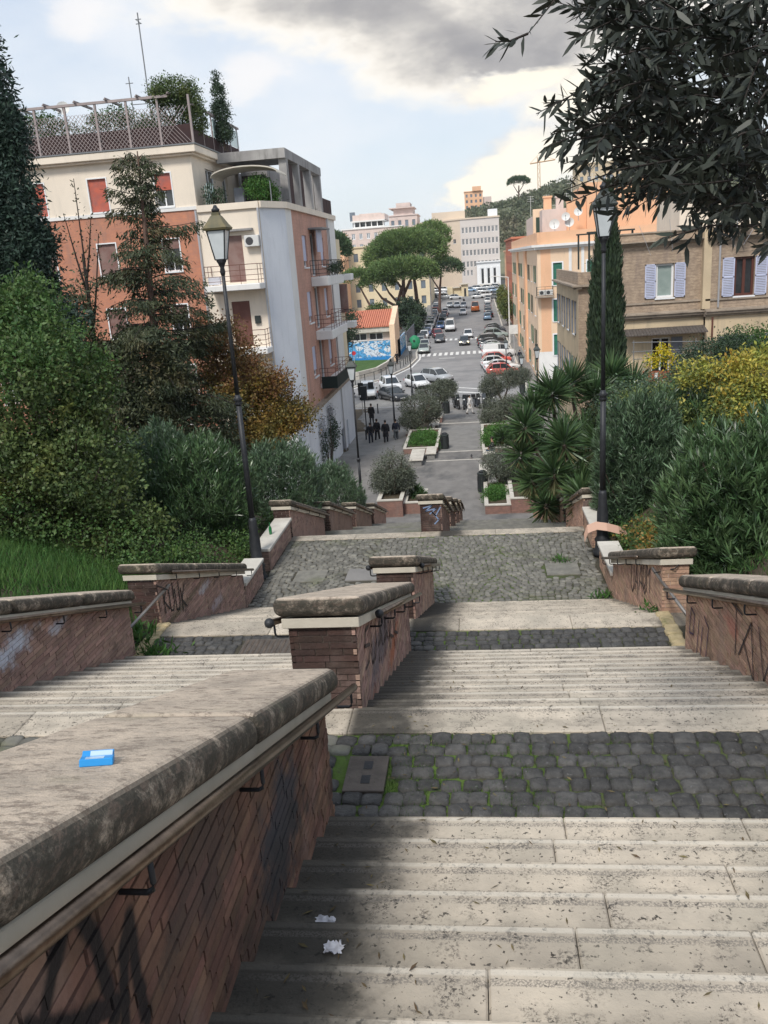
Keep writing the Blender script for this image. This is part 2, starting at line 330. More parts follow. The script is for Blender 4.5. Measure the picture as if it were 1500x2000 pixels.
mat('moss', (.06, .13, .02), (.035, .085, .015), scale=30, rough=1, isl=.3, trans=.2)
mat('steel', (.24, .185, .145), (.13, .10, .08), scale=7, rough=.28, metal=.95, bump=.15, bscale=60, c3=(.085, .05, .035), s3=4, t3=(.55, .75))
mat('steel_light', (.30, .28, .26), (.2, .18, .17), scale=7, rough=.4, metal=.6)
mat('iron_black', (.022, .024, .028), (.035, .037, .042), scale=9, rough=.5, metal=.2, bump=.2, bscale=50)
mat('iron_green', (.028, .038, .036), (.045, .052, .05), scale=9, rough=.55, metal=.2)
mat('lamp_glass', (.62, .66, .68), (.52, .56, .58), scale=2, rough=.25, spec=.6)
mat('lamp_roof', (.16, .13, .06), (.09, .085, .05), scale=5, rough=.6)
mat('iron_cover', (.125, .105, .09), (.085, .072, .062), scale=8, rough=.6, metal=.3, bump=.3)
mat('asphalt', (.27, .265, .265), (.23, .228, .23), scale=.6, rough=.9, bump=.15, bscale=20, c3=(.19, .19, .195), s3=.15, t3=(.45, .65))
mat('plaza', (.22, .21, .20), (.16, .153, .147), scale=1.2, rough=.85, bump=.3, bscale=12, c3=(.10, .10, .10), s3=.5, t3=(.5, .68), stretch=(1, .6, 1))
mat('pavement', (.24, .235, .225), (.185, .18, .175), scale=1.5, rough=.9, bump=.2)
mat('white_stone', (.60, .57, .51), (.48, .45, .40), scale=2, rough=.8, c3=(.3, .28, .25), s3=1.5, t3=(.55, .8))
mat('yellow_stone', (.46, .37, .22), (.33, .27, .16), scale=8, rough=.95, bump=1, bscale=20, c3=(.12, .13, .05), s3=3, t3=(.5, .7))
mat('paint_white', (.75, .75, .73), (.6, .6, .58), scale=1, rough=.7)
mat('spray_black', (.010, .010, .012), rough=.6); mat('spray_violet', (.055, .03, .07), rough=.7); mat('spray_grey', (.05, .035, .035), rough=.7)
mat('paper_white', (.80, .80, .84), (.72, .72, .78), scale=30, rough=.9, trans=.2)
mat('blue_card', (.02, .25, .62), (.03, .30, .70), scale=3, rough=.45); mat('foil', (.55, .7, .85), rough=.3, metal=.3)
mat('glass_green', (.015, .16, .05), rough=.15, spec=.7)
mat('barrier_orange', (.48, .30, .22), rough=.5); 

# ================================================================ staircase geometry
RISE, RUN = .123, .34
XL, XDL, XDR, XR = -4.60, -1.50, -.97, 2.30        # left wall, divider faces, right wall
def flat(name, x0, x1, y0, y1, z, m, t=.3): return MB().box(x0, x1, y0, y1, z - t, z)
FL = [(.46, -1.764), (5.68, -3.24), (10.68, -4.716), (19.08, -6.192), (24.08, -7.668), (29.08, -9.144), (34.08, -10.62)]   # first nosing y, landing z above
END = [(a + 11 * RUN, z - 12 * RISE) for a, z in FL]          # last nosing, landing below

def clip(poly, a, b, c):          # keep a*u+b*v<=c, 2-D
    out = []
    for i in range(len(poly)):
        p, q = poly[i], poly[(i + 1) % len(poly)]; dp = a * p[0] + b * p[1] - c; dq = a * q[0] + b * q[1] - c
        if dp <= 0: out.append(p)
        if dp * dq < 0:
            t = dp / (dp - dq); out.append((p[0] + t * (q[0] - p[0]), p[1] + t * (q[1] - p[1])))
    return out

# ---- flights of travertine steps, every slab a piece of its own
def flight(i, name, joints=True, parts=True):
    y0, zt = FL[i]; root = setting(name, (0, y0, zt))
    r = random.Random(50 + i); slabs = []
    for half, (xa, xb) in enumerate(((XL - .02, XDL + .03), (XDR - .03, XR + .02))):
        for k in range(11):
            ya = y0 + k * RUN; yb = ya + RUN; z = zt - (k + 1) * RISE
            n = 2 if r.random() < .7 else 3
            cuts = sorted([xa] + [xa + (xb - xa) * ((j + 1) / n + r.uniform(-.14, .14)) for j in range(n - 1)] + [xb])
            for a, b in zip(cuts[:-1], cuts[1:]):
                dz = r.uniform(-.003, .003); slabs.append((a + .002, b - .002, ya + .012, yb + .018 + r.uniform(-.003, .003), z - RISE - .02, z + dz))
    if parts:
        for s in slabs:
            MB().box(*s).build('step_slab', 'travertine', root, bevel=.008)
    else:
        m = MB()
        for s in slabs: m.box(*s)
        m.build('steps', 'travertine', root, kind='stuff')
    return root
for i, nm in enumerate(['upper_stair_flight', 'second_stair_flight', 'third_stair_flight']): flight(i, nm)
for i, nm in [(3, 'fourth_stair_flight'), (4, 'fifth_stair_flight'), (5, 'sixth_stair_flight'), (6, 'lowest_stair_flight')]: flight(i, nm, parts=False)

def strip_slabs(root, ya, yb, z, seed, xs=((XL - .3, XDL + .02), (XDR - .02, XR + .3)), t=.14):
    r = random.Random(seed)
    for xa, xb in xs:
        x = xa
        while x < xb - .05:
            w = r.uniform(1.1, 1.9); x2 = min(x + w, xb)
            if xb - x2 < .5: x2 = xb
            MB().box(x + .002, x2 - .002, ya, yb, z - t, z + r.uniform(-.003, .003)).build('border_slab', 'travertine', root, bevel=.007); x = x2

def cobble_mesh(seed, s=.130, hgt=.05):
    r = random.Random(seed); n = 4; g = []
    pw = 2.0 + r.uniform(0, 1.5)
    for j in range(n + 1):
        for i in range(n + 1):
            u, v = -1 + 2 * i / n, -1 + 2 * j / n
            # rounded, uneven quad
            k = 1 - .07 * (abs(u) ** 3 * abs(v) ** 3)
            g.append([u * k * s / 2 * (1 + r.uniform(-.07, .07)), v * k * s / 2 * (1 + r.uniform(-.05, .05)), -(.006 * (abs(u) ** 6 + abs(v) ** 6)) + r.uniform(-.0022, .0022)])
    vs = [tuple(p) for p in g]; fs = [(j * 5 + i, j * 5 + i + 1, (j + 1) * 5 + i + 1, (j + 1) * 5 + i) for j in range(n) for i in range(n)]
    edge = [i for i in range(5)] + [5 * j + 4 for j in range(1, 5)] + [20 + i for i in range(3, -1, -1)] + [5 * j for j in range(3, 0, -1)]
    b0 = len(vs)
    for e in edge: p = g[e]; vs.append((p[0] * 1.04, p[1] * 1.04, -hgt))
    m = len(edge)
    for q in range(m): fs.append((edge[q], b0 + q, b0 + (q + 1) % m, edge[(q + 1) % m]))
    return vs, fs
COB = []
for s in range(14):
    vs, fs = cobble_mesh(s); COB.append(np_mesh('cobble', np.array(vs), np.array(fs), 'cobble'))
COBN = [(np.array(cobble_mesh(s)[0]), np.array(cobble_mesh(s)[1])) for s in range(6)]
COB2 = [np_mesh('cobble', V, F, 'cobble_piece') for V, F in COBN]

def cobbles(root, xs, ya, yb, z, pitch, maxparts, seed, arc=0.0, holes=(), meshes=None, massmat='cobble_mass', scale=1.0):
    r = random.Random(seed); spots = []
    for xa, xb in xs:
        y = ya + pitch / 2; row = 0
        while y < yb - pitch * .35:
            x = xa + pitch * (.5 if row % 2 else .35) + r.uniform(-.02, .02)
            while x < xb - pitch * .3:
                w = pitch * r.uniform(.86, 1.14)
                yy = y + (arc * abs(sin(pi * (x - .3) / 1.5)) if arc else 0)
                if arc and yy > yb - pitch * .4: yy -= (yb - ya - pitch * .5)
                if not any(h[0] < x < h[1] and h[2] < yy < h[3] for h in holes):
                    spots.append((x + r.uniform(-.006, .006), yy + r.uniform(-.012, .012), z + r.uniform(-.006, .004), w / pitch, r.uniform(.82, 1.05), r.gauss(0, .07)))
                x += w
            y += pitch; row += 1
    spots.sort(key=lambda s: (s[1] + (2 if s[0] < -1.05 and y < 6 else 0)))
    for s in spots[:maxparts]:
        o = link('cobble', r.choice(meshes), root, Vector((s[0], s[1], s[2])) - WLOC[root.name])
        o.rotation_euler = (r.gauss(0, .03), r.gauss(0, .03), s[5] * 1.5 + r.choice((0, pi))); k = pitch / .137 * scale; o.scale = (s[3] * k, s[4] * k, 1)
    rest = spots[maxparts:]
    if rest:
        Vs = []; Fs = []; n = 0
        for s in rest:
            V, F = COBN[r.randrange(6)]; k = pitch / .137 * scale; c, sn = cos(s[5]), sin(s[5])
            W = V * (s[3] * k, s[4] * k, 1); W = np.stack([W[:, 0] * c - W[:, 1] * sn + s[0], W[:, 0] * sn + W[:, 1] * c + s[1], W[:, 2] + s[2]], 1)
            Vs.append(W - np.array(WLOC[root.name])); Fs.append(F + n); n += len(V)
        o = link('cobbles', np_mesh('cobbles', np.concatenate(Vs), np.concatenate(Fs), massmat, smooth=True), root); o['kind'] = 'stuff'

# top landing under the camera
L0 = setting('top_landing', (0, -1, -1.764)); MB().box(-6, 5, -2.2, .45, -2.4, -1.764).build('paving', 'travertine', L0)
# landing 1
L1 = setting('first_landing', (0, 4.37, -3.24))
MB().box(XL - .3, XR + .3, 4.2, 5.70, -3.7, -3.262).build('bedding', 'joint', L1)
MB().box(-.97, -.70, 4.62, 5.02, -3.26, -3.226).build('drain_cover', 'iron_cover', L1, bevel=.004)
for dy in (4.70, 4.86): MB().box(-.86, -.80, dy, dy + .09, -3.2255, -3.2235).build('drain_slot', 'iron_black', L1)
cobbles(L1, ((XL - .25, XR + .25),), 4.37, 5.33, -3.235, .137, 300, 3, holes=((-1.02, -.66, 4.58, 5.04),), meshes=COB)
strip_slabs(L1, 5.335, 5.705, -3.24, 4, xs=((XL - .3, XR + .3),))
# landing 2
L2 = setting('second_landing', (0, 9.55, -4.716))
MB().box(XL - .5, XR + .5, 9.42, 10.70, -5.2, -4.738).build('bedding', 'joint', L2)
cobbles(L2, ((XL + .1, XR),), 9.43, 10.28, -4.711, .137, 300, 5, holes=((-3.25, -2.45, 9.5, 10.15),), meshes=COB)
g = MB().box(-3.22, -2.48, 9.52, 10.12, -4.75, -4.712).build('access_cover', 'iron_cover', L2, bevel=.004)
gm = MB()
for a in range(10): gm.box(-3.19 + a * .0715, -3.19 + a * .0715 + .03, 9.55, 10.09, -4.7118, -4.7075)
gm.build('tread_bars', 'steel', g)
strip_slabs(L2, 10.285, 10.705, -4.716, 6, xs=((XL - .1, XR + .35),))
r = random.Random(9)
for sx, xa in ((-1, XL + .08), (1, XR - .05)):
    for k in range(9):
        y = 9.4 + k * .145; xx = xa + sx * (.05 + .03 * r.random())
        MB().obox((xx, y + .07, -4.735), (.17 + r.random() * .06, .02 * r.random(), 0), (0, .14, .02 * r.uniform(-1, 1)), (0, 0, .09 + .03 * r.random())).build('edging_stone', 'yellow_stone', L2, bevel=.02)
# landing 3
L3 = setting('long_landing', (0, 14.5, -6.192))
MB().box(XL - .4, XR + .4, 14.42, 19.10, -6.8, -6.214).build('bedding', 'joint', L3)
cobbles(L3, ((XL + .02, XR),), 14.55, 18.74, -6.187, .117, 300, 8, arc=.42, holes=((-4.0, -3.3, 16.0, 16.7), (-2.9, -2.1, 15.9, 16.7), (1.2, 1.9, 15.9, 16.7)), meshes=COB2)
for xa, m_ in ((-4.0, 'cobble_mass'), (-2.9, 'plaza'), (1.2, 'cobble_mass')):
    MB().box(xa + .02, xa + .68 + (.1 if xa > -3 and xa < 0 else 0), 16.02, 16.68, -6.25, -6.186).build('inspection_cover', m_, L3, bevel=.005)
strip_slabs(L3, 18.745, 19.10, -6.192, 10, xs=((XL, XR),))
for i in (3, 4, 5):
    z = END[i][1]; y = END[i][0]; q = setting('lower_landing', (0, y, z))
    MB().box(XL - .4, XR + .4, y, y + 1.28, z - .6, z - .004).build('paving', 'cobble_mass', q)
Lb = setting('bottom_landing', (0, 37.9, -12.1)); MB().box(XL - .4, XR + .4, 37.80, 39.5, -12.7, -12.1).build('paving', 'plaza', Lb)

# ================================================================ brick walls with copings
def zprof(i):       # top of the ground beside flight i as a function of y (stepped)
    y0, zt = FL[i]
    def f(y):
        if y < y0: return zt
        k = min(12, int((y - y0) / RUN) + 1); return zt - k * RISE
    return f
def brick_face(root, axis, c, u0, u1, bot, top, out, m, seed, bl=.225, bh=.044, j=.009, limit=300, near=None, proud=.010, sharemass=None):
    """a face of level brick courses on plane axis=c; u runs along the other axis; bot(u), top(u) bound it; out = +-1 side it faces"""
    r = random.Random(seed); zs = [top(u0 + (u1 - u0) * t / 20) for t in range(21)]; zb = [bot(u0 + (u1 - u0) * t / 20) for t in range(21)]
    ztop, zbot = max(zs), min(zb); row = 0; made = []; z = ztop + .02 - bh
    sl = (top(u1) - top(u0)) / (u1 - u0); b0 = top(u0) - sl * u0
    while z > zbot - bh:
        u = u0 - (bl + j) * (.5 if row % 2 else .0) - r.uniform(0, .05)
        while u < u1:
            L = bl * r.uniform(.8, 1.12); a, b = max(u, u0 + .002), min(u + L, u1 - .002); u += L + j
            if b - a < .03: continue
            lo = min(bot(a), bot(b))
            if z + bh < lo - .02: continue
            poly = [(a, z), (b, z), (b, z + bh), (a, z + bh)]; poly = clip(poly, -sl, 1, b0 - .004)
            if len(poly) < 3: continue
            if max(p[1] for p in poly) < lo: continue
            made.append((poly, r.uniform(.55, 1.2) * proud))
        z -= bh + j; row += 1
    def solid(mb, poly, pr):
        if axis == 'x':
            p3 = [(c - out * .02, q[0], q[1]) for q in poly]; mb.prism(p3, (out * (.02 + pr), 0, 0))
        else:
            p3 = [(q[0], c - out * .02, q[1]) for q in poly]; mb.prism(p3, (0, out * (.02 + pr), 0))
    if near is not None: made.sort(key=lambda q: abs(q[0][0][0] - near))
    for poly, pr in made[:limit]:
        mb = MB(); solid(mb, poly, pr); mb.build('brick', m, root)
    if made[limit:]:
        mb = MB()
        for poly, pr in made[limit:]: solid(mb, poly, pr)
        mb.build('bricks', sharemass or m, root, kind='stuff')
    return len(made)

def coping(root, x0, x1, ya, yb, ztop_a, slope, t=.152, seg=None, m='coping', bev=.062, name='coping_slab'):
    """sloped slab with rounded edges; in one or more lengths"""
    seg = seg or [ya, yb]; seg = [ya] + [s for s in seg[1:-1]] + [yb]
    for a, b in zip(seg[:-1], seg[1:]):
        za, zb = ztop_a + slope * (a - ya), ztop_a + slope * (b - ya); e = .002
        mb = MB().hexa([(x0, a + e, za - t), (x1, a + e, za - t), (x1, b - e, zb - t), (x0, b - e, zb - t), (x0, a + e, za), (x1, a + e, za), (x1, b - e, zb), (x0, b - e, zb)])
        mb.build(name, m, root, smooth=False, bevel=(bev, 7))
        o = list(root.children)[-1]
SLP = -.367
def rail(root, x, ya, yb, z_a, slope, wallx, nb, m='steel', r_=.022, ball=False, ext=0):
    p0 = (x, ya, z_a); p1 = (x, yb, z_a + slope * (yb - ya)); s = 1 if x > wallx else -1
    h = MB().tube([p0, p1], r_, 10).ball(p0, r_ * 1.02, 8, 5).ball(p1, r_ * 1.02, 8, 5).build('handrail', m, root, smooth=True)
    if ball: MB().ball(p0, .038, 10, 6).build('rail_knob', 'iron_black', h, smooth=True)
    for k in range(nb):
        y = ya + (yb - ya) * ((k + .12) / (nb - .76)) if nb > 1 else (ya + yb) / 2
        z = z_a + slope * (y - ya); d = .10
        pts = [(wallx, y, z - d - .02), (x - s * .02, y, z - d - .02), (x - s * .005, y, z - d - .012), (x, y, z - d + .01), (x, y, z - r_ * .6)]
        MB().tube(pts, .0085, 7).build('rail_bracket', 'iron_black', h, smooth=True)
    return h

def wall_unit(i, name, label, xa, xb, faces, endm, group=None, endparts=300, rails=(), slp=SLP, y_end=None, y_start=None, limit=300, ext=None, capx=.06, grp=None):
    y0, zt = FL[i]; ys = y_start if y_start is not None else y0; ye = y_end or y0 + 4.07
    ztop = zt + .925 + (ys - y0) * SLP if slp == SLP else -2.285 - slp * (4.5 - ys)
    root = thing(name, label, 'wall', ((xa + xb) / 2, ys, zt), 0, group)
    top = lambda y: ztop - .237 + slp * (y - ys)
    prof = zprof(i)
    n = 20; pts_t = [(ys, top(ys)), (ye, top(ye))]; zb = min(prof(ye), prof(ys)) - .3
    core = MB().prism([(xa + .012, ys + .012, zt - .3), (xa + .012, ys + .012, top(ys)), (xa + .012, ye - .012, top(ye)), (xa + .012, ye - .012, zb)], (xb - xa - .024, 0, 0))
    core.build('mortar_core', 'mortar_pale' if faces[0][1] in ('brick_left', 'brick_right') and endm and endm[0] != 'brick_dark' or xa > 2 or xa < -4 else 'mortar', root)
    for side, m, mass, lim in faces:
        c = xb - .012 if side > 0 else xa + .012
        brick_face(root, 'x', c, ys, ye, lambda y: prof(y) - .02, top, side, m, i * 7 + int(side) + 3, limit=lim, sharemass=mass, near={0: 2.6, 1: (5.7 if xa < 0 and xa > -3 else 8.8)}.get(i))
    if endm:
        brick_face(root, 'y', ys + .012, xa, xb, lambda u: zt - .01, lambda u: top(ys), -1, endm[0], i + 20, limit=endm[1], bl=.24)
        brick_face(root, 'y', ye - .012, xa, xb, lambda u: prof(ye) - .01, lambda u: top(ye), 1, endm[0], i + 40, limit=0, bl=.24)
    # fillet and coping
    f0 = .035
    MB().hexa([(xa - f0, ys - f0, top(ys) + .003), (xb + f0, ys - f0, top(ys) + .003), (xb + f0, ye + f0, top(ye) + .003), (xa - f0, ye + f0, top(ye) + .003),
               (xa - f0, ys - f0, top(ys) + .082), (xb + f0, ys - f0, top(ys) + .082), (xb + f0, ye + f0, top(ye) + .082), (xa - f0, ye + f0, top(ye) + .082)]).build('fillet', 'fillet', root, bevel=.004)
    c0 = .085
    mids = [ys + (ye - ys) * k / 3 + .1 for k in (1, 2)]
    coping(root, xa - c0, xb + c0, ys - c0, ye + c0, ztop - slp * c0 * 1, slp, seg=[0] + mids + [0])
    for (rx, wx, ya, yb, za, nb, ball) in rails: rail(root, rx, ya, yb, za, slp, wx, nb, ball=ball, r_=.025)
    return root
DL, DR = XDL + .02, XDR
# foreground divider (first flight), its right face and coping fill the lower left
W1 = wall_unit(0, 'divider_wall', 'nearest brick divider wall, broad stained coping, blue packet on top', DL, DR, ((1, 'brick_w1', None, 300), (-1, 'brick_w1', None, 0)), None, y_start=-.6, y_end=4.38, slp=-.392,
    rails=((DR + .095, DR, -.4, 4.86, -.555, 6, False),))
W2 = wall_unit(1, 'divider_wall', 'second divider wall with dark brick end and pinkish painted side', DL, DR, ((1, 'brick_d2', None, 300), (-1, 'brick_dark', None, 0)), ('brick_dark', 100),
    rails=((DR + .10, DR, 6.30, 10.35, -2.73, 5, True), (DL - .10, DL, 5.55, 10.0, -2.46, 5, True)))
W3 = wall_unit(2, 'divider_wall', 'third divider wall, small brick pier at near edge of long cobbled landing', DL, DR, ((1, 'brick_d2', None, 120), (-1, 'brick_dark', None, 0)), ('brick_dark', 100),
    rails=((DR + .10, DR, 11.0, 15.2, -4.06, 5, True), (DL - .10, DL, 10.7, 15.0, -3.96, 4, True)))
W4 = wall_unit(3, 'divider_wall', 'fourth divider wall, blue scribble on near brick end beyond long landing', DL, DR, ((1, 'brick_left', None, 0), (-1, 'brick_dark', None, 0)), ('brick_dark', 60),
    rails=((DR + .10, DR, 19.4, 23.6, -5.50, 5, False),))
for i, l in ((4, 'fifth divider wall, first of the row descending behind the scribbled end'), (5, 'sixth divider wall, second of the row behind the scribbled end'), (6, 'lowest divider wall, last of the row before the plaza')):
    wall_unit(i, 'divider_wall', l, DL, DR, ((1, 'brick_left', None, 0),), ('brick_dark', 0), rails=((DR + .10, DR, FL[i][0] + .3, FL[i][0] + 4.5, FL[i][1] + .68, 5, False),))
# side walls
WL2 = wall_unit(1, 'side_wall', 'left side wall with pale blue spray smear, at the left frame edge', XL - .42, XL, ((1, 'brick_left', None, 300),), ('brick_left', 0), rails=((XL + .10, XL, 5.9, 9.98, -2.60, 5, False),), y_end=9.72)
WL3 = wall_unit(2, 'side_wall', 'left side wall with black tag and pale paint, below the grass bank', XL - .42, XL, ((1, 'brick_left', None, 300),), ('brick_dark', 60), rails=((XL + .10, XL, 11.1, 15.1, -4.08, 5, False),))
wall_unit(0, 'side_wall', 'uppermost right side wall beside the first flight', XR, XR + .42, ((-1, 'brick_right', None, 0),), None, y_end=4.5)
wall_unit(0, 'side_wall', 'uppermost left side wall beside the first flight', XL - .42, XL, ((1, 'brick_left', None, 0),), None, y_end=4.5)
WR2 = wall_unit(1, 'side_wall', 'right side wall with violet and black tags, at the right frame edge', XR, XR + .42, ((-1, 'brick_right', None, 300),), ('brick_right', 0), rails=((XR - .10, XR, 5.9, 10.05, -2.60, 5, False),), y_end=9.40)
WR3 = wall_unit(2, 'side_wall', 'right side wall, orange brick pier with broken handrail leaning beside it', XR, XR + .34, ((-1, 'brick_right', None, 300),), ('brick_right', 80), rails=((XR - .10, XR, 11.9, 15.4, -4.36, 5, False),))
for i, s in ((3, 'first'), (4, 'second'), (5, 'third'), (6, 'last')):
    wall_unit(i, 'side_wall', f'left side wall, {s} of the stepped row beyond the long landing', XL - .42, XL, ((1, 'brick_left', None, 60 if i == 3 else 0),), ('brick_dark', 0), rails=((XL + .10, XL, FL[i][0] + .3, FL[i][0] + 4.4, FL[i][1] + .70, 4, False),))
    wall_unit(i, 'side_wall', f'right side wall, {s} of the stepped row beyond the long landing', XR, XR + .42, ((-1, 'brick_right', None, 60 if i == 3 else 0),), ('brick_dark', 0), rails=((XR - .10, XR, FL[i][0] + .3, FL[i][0] + 4.4, FL[i][1] + .70, 4, False),))
# low parapets along the long landing
def parapet(label, xa, xb, ya, yb, face, m, lim):
    root = thing('low_parapet', label, 'wall', ((xa + xb) / 2, ya, -6.2), 0, 'low parapets along the long landing')
    MB().box(xa + .012, xb - .012, ya + .012, yb - .012, -6.5, -5.76).build('mortar_core', 'mortar', root)
    c = xb - .012 if face > 0 else xa + .012
    brick_face(root, 'x', c, ya, yb, lambda y: -6.2, lambda y: -5.76, face, m, int(ya * 3), limit=lim)
    brick_face(root, 'y', ya + .012, xa, xb, lambda y: -6.2, lambda y: -5.76, -1, m, int(ya * 3) + 1, limit=20)
    MB().box(xa - .04, xb + .04, ya - .02, yb + .02, -5.757, -5.69).build('coping_slab', 'white_stone', root, bevel=.008)
parapet('left low parapet nearer than the lamp post, mossy top', XL - .34, XL, 14.76, 16.15, 1, 'brick_left', 120)
parapet('left low parapet beyond the lamp post, green bottle on it', XL - .34, XL, 16.75, 18.98, 1, 'brick_left', 120)
parapet('right low parapet nearer than the lamp post', XR, XR + .34, 14.76, 16.5, -1, 'brick_right', 120)
parapet('right low parapet beyond the lamp post', XR, XR + .34, 17.6, 18.98, -1, 'brick_right', 120)
# broken handrail pieces on the second landing
for lab, a, b, br in (('loose handrail leaning from the left brick pier to the landing edge', (-4.86, 9.62, -4.55), (-4.52, 10.95, -4.22), (-4.62, 10.75, -4.1)), ('loose handrail leaning from the right brick pier to the landing edge', (2.52, 9.75, -4.52), (2.24, 11.0, -4.20), (2.45, 10.68, -4.05))):
    root = thing('handrail_stub', lab, 'handrail', a, 0, 'loose handrails on the second landing')
    MB().tube([a, b], .022, 10).ball(a, .03, 8, 5).build('rail_tube', 'steel_light', root, smooth=True)
    MB().tube([(b[0], b[1] - .1, b[2] - .03), (br[0], br[1] - .05, br[2] - .02), (br[0] + (.12 if br[0] > 0 else -.12), 10.68, br[2] + .1)], .009, 6).build('rail_bracket', 'iron_black', root, smooth=True)

# ---- graffiti: thin strokes lying on the bricks
def strokes(name, label, root, axis, c, out, lines, w, m):
    mb = MB()
    for ln in lines:
        for (a, b) in zip(ln[:-1], ln[1:]):
            d = Vector((b[0] - a[0], b[1] - a[1])); 
            if d.length < 1e-6: continue
            d.normalize(); nn = Vector((-d.y, d.x)) * w / 2; e = d * w * .35
            q = [Vector(a) - e + nn, Vector(b) + e + nn, Vector(b) + e - nn, Vector(a) - e - nn]
            p3 = [((c, p.x, p.y) if axis == 'x' else (p.x, c, p.y)) for p in q]
            mb.quad(*p3)
        c += out * .0003
    o = mb.build(name, m, root); o['label'] = label; return o
def tagline(y0, z0, w, h, n, seed, sgn=1):
    r = random.Random(seed); L = []
    for k in range(n):
        x = y0 + sgn * w * k / n; s = w / n * .8; typ = r.randrange(5); P = lambda u, v: (x + sgn * u * s, z0 + v * h + SLP * (x - y0))
        if typ == 0: L += [[P(0, 0), P(0, 1), P(.5, .6), P(1, 1), P(1, 0)]]
        elif typ == 1: L += [[P(.1, 1), P(.1, 0)], [P(1, 1), P(.1, .5), P(1, 0)]]
        elif typ == 2: L += [[P(0, 0), P(.5, 1.05), P(1, 0)], [P(.2, .4), P(.8, .4)]]
        elif typ == 3: L += [[P(.9, .9), P(.4, 1), P(.1, .7), P(.9, .35), P(.6, 0), P(0, .1)]]
        else: L += [[P(0, 1), P(0, .1), P(.5, 0), P(.9, .3), P(.9, 1.1)]]
    return L
strokes('graffiti_tag', 'violet tag', WR2, 'x', XR - .0045, -1, [[(9.2, -4.3), (9.15, -3.98), (9.0, -4.0), (9.02, -4.25), (9.18, -4.3)], [(8.85, -4.4), (8.8, -3.98)], [(8.65, -4.0), (8.7, -4.35), (8.5, -4.4), (8.42, -3.9), (8.6, -3.85)]], .022, 'spray_violet')
strokes('graffiti_tag', 'black tag', WR2, 'x', XR - .0047, -1, [[(7.55, -3.05), (7.5, -3.75)], [(7.7, -3.3), (7.35, -3.28)], [(7.4, -3.7), (7.1, -3.25), (6.95, -3.75), (7.3, -3.5)], [(6.9, -3.2), (6.7, -3.6), (6.5, -3.15)]], .022, 'spray_grey')
strokes('graffiti_tag', 'black tag', WL3, 'x', XL + .0045, 1, tagline(10.85, -4.62, .9, .36, 4, 3), .028, 'spray_black')
strokes('graffiti_tag', 'black tag', WR3, 'x', XR - .0045, -1, tagline(12.9, -5.25, 1.3, .42, 4, 5, -1) + tagline(12.0, -4.85, .6, .36, 2, 6, -1), .03, 'spray_grey')
strokes('graffiti_tag', 'dark tag', W2, 'x', DR + .0045, 1, tagline(6.0, -3.1, 2.4, .3, 6, 9), .03, 'spray_grey')
mat('spray_blue', (.20, .27, .42), rough=.7)
strokes('graffiti_tag', 'pale blue scribble', W4, 'y', 19.08 - .0045, -1, [[(-1.4, -5.6), (-1.2, -5.55), (-1.35, -5.68), (-1.1, -5.62), (-1.25, -5.75)], [(-1.0, -5.6), (-1.12, -5.8), (-1.2, -5.7), (-1.05, -5.9), (-1.15, -6.0)]], .03, 'spray_blue')
mat('spray_dark', (.03, .03, .05), rough=.7)
# ---- small things on the stairs
pk = thing('cigarette_packet', 'bright blue cigarette packet lying open on the stained coping', 'packet', (-1.285, 2.13, -1.336), .5)
pk.rotation_mode = 'ZYX'; pk.location = (-1.107, 1.98, -1.297); pk.rotation_euler = (-.374, 0, .35)
MB().box(-.045, .045, -.028, .028, .0, .021).build('box_body', 'blue_card', pk, local=True, bevel=.002)
MB().box(-.03, .02, -.027, .005, .0211, .0216).build('printed_panel', 'foil', pk, local=True)
MB().obox((.0, .034, .018), (.086, 0, 0), (0, .022, .012), (0, -.006, .018)).build('lid', 'blue_card', pk, local=True, bevel=.001)
MB().obox((.01, .022, .026), (.06, 0, 0), (0, .014, .01), (0, 0, .004)).build('foil', 'foil', pk, local=True)
def tissue(x, y, z, s, lab):
    r = random.Random(int(x * 100) + int(y * 10)); n = 9; V = []; F = []
    for j in range(n):
        for i in range(n): V.append((x + (i / (n - 1) - .5) * s * r.uniform(.7, 1.1) * (1 - .5 * abs(j - 4) / 8), y + (j / (n - 1) - .5) * s * .6 * r.uniform(.7, 1.1), z + .004 + abs(r.gauss(0, .013))))
    for j in range(n - 1):
        for i in range(n - 1): F.append((j * n + i, j * n + i + 1, (j + 1) * n + i + 1, (j + 1) * n + i))
    MB().add(V, F).build('crumpled_tissue', 'paper_white', None, lab, 'tissue', 'white tissues on the steps', smooth=True)
tissue(-.755, 2.975, -2.748, .10, 'small flattened white tissue on a step, the farther one')
tissue(-.664, 2.70, -2.626, .10, 'twisted white tissue near the front, closest to the camera'); 
bt = thing('bottle', 'green glass bottle standing on the left parapet beyond the lamp post', 'bottle', (-4.78, 17.75, -5.69))
MB().lathe([(.032, 0), (.035, .02), (.035, .15), (.014, .20), (.013, .26), (.015, .262), (.015, .275)], n=10).build('glass_body', 'glass_green', bt, local=True, smooth=True)
